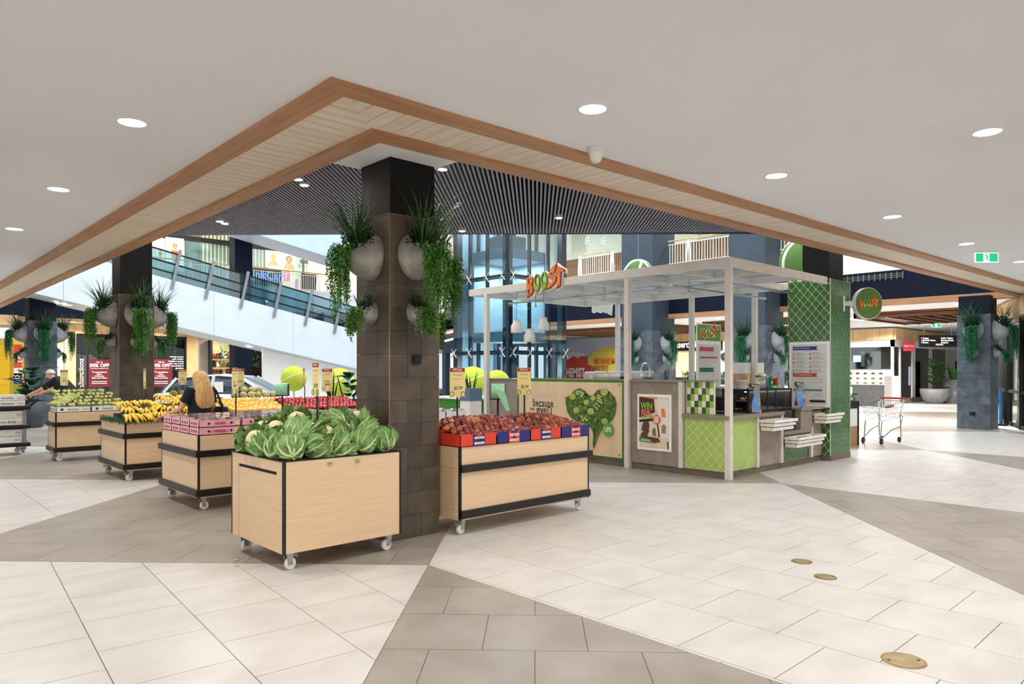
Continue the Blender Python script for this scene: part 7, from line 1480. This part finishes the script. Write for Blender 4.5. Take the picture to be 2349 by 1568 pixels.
# man bending forward over the corn
mD = 17.0
def mp(px, py, dd=0): return PD(px, py, mD+dd)
pel = mp(168, 908); gx = Vector((pel.x, pel.y, 0)); L_ = Vector((-rt[0], -rt[1], 0)); B_k = Vector((fw[0], fw[1], 0))
def q_(l, b_, z): return gx+L_*l+B_k*b_+Vector((0, 0, z))
j, e = {}, []
j['pelvis'] = (q_(0, 0, .97), (.17, .135)); j['waist'] = (q_(.12, 0, 1.10), (.15, .13)); j['chest'] = (q_(.28, 0, 1.27), (.175, .135)); j['collar'] = (q_(.38, 0, 1.37), (.12, .085)); j['neck'] = (q_(.46, -.01, 1.43), .06); j['jaw'] = (q_(.54, -.02, 1.45), (.068, .072)); j['head'] = (q_(.56, -.01, 1.53), (.085, .098)); j['crown'] = (q_(.54, 0, 1.585), .065); chain(j, e, ['pelvis', 'waist', 'chest', 'collar', 'neck', 'jaw', 'head', 'crown']); j['nose'] = (q_(.66, -.03, 1.47), .014); e.append(('jaw', 'nose'))
for s, nm_ in ((1, 'f'), (-1, 'n')):
    j[nm_+'sh'] = (q_(.38, s*.19, 1.33), .062); el = q_(.66, s*.22, 1.13); wr_ = q_(.96, s*.13, 1.03); j[nm_+'el'] = (el, .045); j[nm_+'wr'] = (wr_, .032); chain(j, e, ['collar', nm_+'sh', nm_+'el', nm_+'wr']); hand(j, e, nm_+'wr', wr_, wr_-el, (0, 0, 1), B_k*s, nm_)
    j[nm_+'hip'] = (q_(-.01, s*.1, .88), .1); j[nm_+'kn'] = (q_(.03, s*.11, .50), .068); j[nm_+'an'] = (q_(-.03, s*.11, .09), .042); j[nm_+'toe'] = (q_(.15, s*.11, .04), (.042, .032)); chain(j, e, ['pelvis', nm_+'hip', nm_+'kn', nm_+'an', nm_+'toe'])
ma = skin_body('person', 'grey haired man in a black t-shirt bending forward beside the corn stand', j, e, m_sk, tuple(gx))
sp = [j[k][0] for k in ('pelvis', 'waist', 'chest', 'collar')]; ups = Vector((-.55, 0, .83))
rings = []
for k, (c, rx, ry) in enumerate(((q_(-.03, 0, .90), .215, .19), (q_(.04, 0, 1.02), .215, .19), (q_(.14, 0, 1.13), .215, .18), (q_(.28, 0, 1.275), .235, .175), (q_(.37, 0, 1.36), .22, .13), (q_(.43, -.005, 1.41), .1, .08))): rings.append(ering(c, rx, ry, 20, B_k, (Vector((0, 0, .83))-L_*.55).normalized()))
loft(rings, m_blackc, 't_shirt', ma, I4)
for nm_ in ('f', 'n'): a, b_ = Vector(j[nm_+'sh'][0]), Vector(j[nm_+'el'][0]); MB().tube([a-(b_-a)*.3, a+(b_-a)*.2, a+(b_-a)*.65], [.075, .08, .068], 14, False).obj('sleeve', m_blackc, ma, True)
loft([ering(c, rx, rx, 16, B_k, (Vector((0, 0, .9))-L_*.2).normalized()) for c, rx in ((q_(-.02, 0, .95), .185), (q_(-.02, 0, .8), .19))], M('dark trousers', '1a1c24', .8), 'waistband', ma, I4)
for s, nm_ in ((1, 'f'), (-1, 'n')): MB().tube([j[nm_+'hip'][0]+Vector((0, 0, .06)), j[nm_+'kn'][0], j[nm_+'an'][0]], [.115, .082, .065], 14, False).obj('trouser_leg', M('dark trousers', '1a1c24', .8), ma, True)
hr = MB(); hc = q_(.545, 0, 1.535); hr.ball(hc, 1, 16, 10, (.108, .108, .098), lambda v: 1+.03*math.sin(9*v.x)*math.sin(8*v.y)); hm = hr
hv = [v for v in hm.v]; keep = []
for fi in hm.f:
    cc_ = sum((Vector(hv[i]) for i in fi), Vector())/len(fi)-hc
    if cc_.z > -.01 and cc_.dot(L_) < .062: keep.append(fi)
hm.f = keep; hm.m = [0]*len(keep); hm.obj('hair', m_whair, ma, True)
# ---- black stock cart with cartons at the left edge
cart = T('stock_cart', 'black three tier stock cart at the left edge, loaded with cartons', 'cart', (1.9, 16.6, 0)); cx0_, cx1_, cy0_, cy1_ = 1.15, 2.58, 16.25, 16.95
for z in (.16, .50, .86): MB().box((cx0_, cy0_, z), (cx1_, cy1_, z+.07)).obj('tray', m_blackm, cart, bev=.02)
for x in (cx0_+.06, cx1_-.10):
    for y in (cy0_+.05, cy1_-.05): MB().box((x-.03, y-.03, .1), (x+.03, y+.03, .9)).obj('upright', m_blackm if x < 2 else m_grey, cart)
MB().tube([(cx1_-.02, cy0_+.08, .92), (cx1_+.12, cy0_+.08, 1.04), (cx1_+.12, cy1_-.08, 1.04), (cx1_-.02, cy1_-.08, .92)], .022, 8).obj('push_handle', m_blackm, cart)
for x in (cx0_+.1, cx1_-.12):
    for y in (cy0_+.1, cy1_-.1): caster(cart, x, y, .3)
for i, (x, z, h, lab, s) in enumerate(((1.20, .93, .10, 'lower carton, left stack on top of the stock cart', 'Sweetee'), (1.20, 1.03, .10, 'upper carton, left stack on top of the stock cart', None), (1.95, .93, .11, 'lower carton, right stack on top of the stock cart', 'Sweetee'), (1.95, 1.04, .10, 'upper carton, right stack on top of the stock cart', 'Sweetee'), (1.92, .57, .13, 'lower carton on the middle tier of the stock cart', 'Terra Bella'), (1.94, .70, .14, 'upper carton on the middle tier of the stock cart', None), (1.90, .23, .13, 'lower carton on the bottom tier of the stock cart', None), (1.92, .36, .13, 'upper carton on the bottom tier of the stock cart', None))):
    carton(x, 16.3, z, .55, .58, h, lab, s, 'cartons on the stock cart')
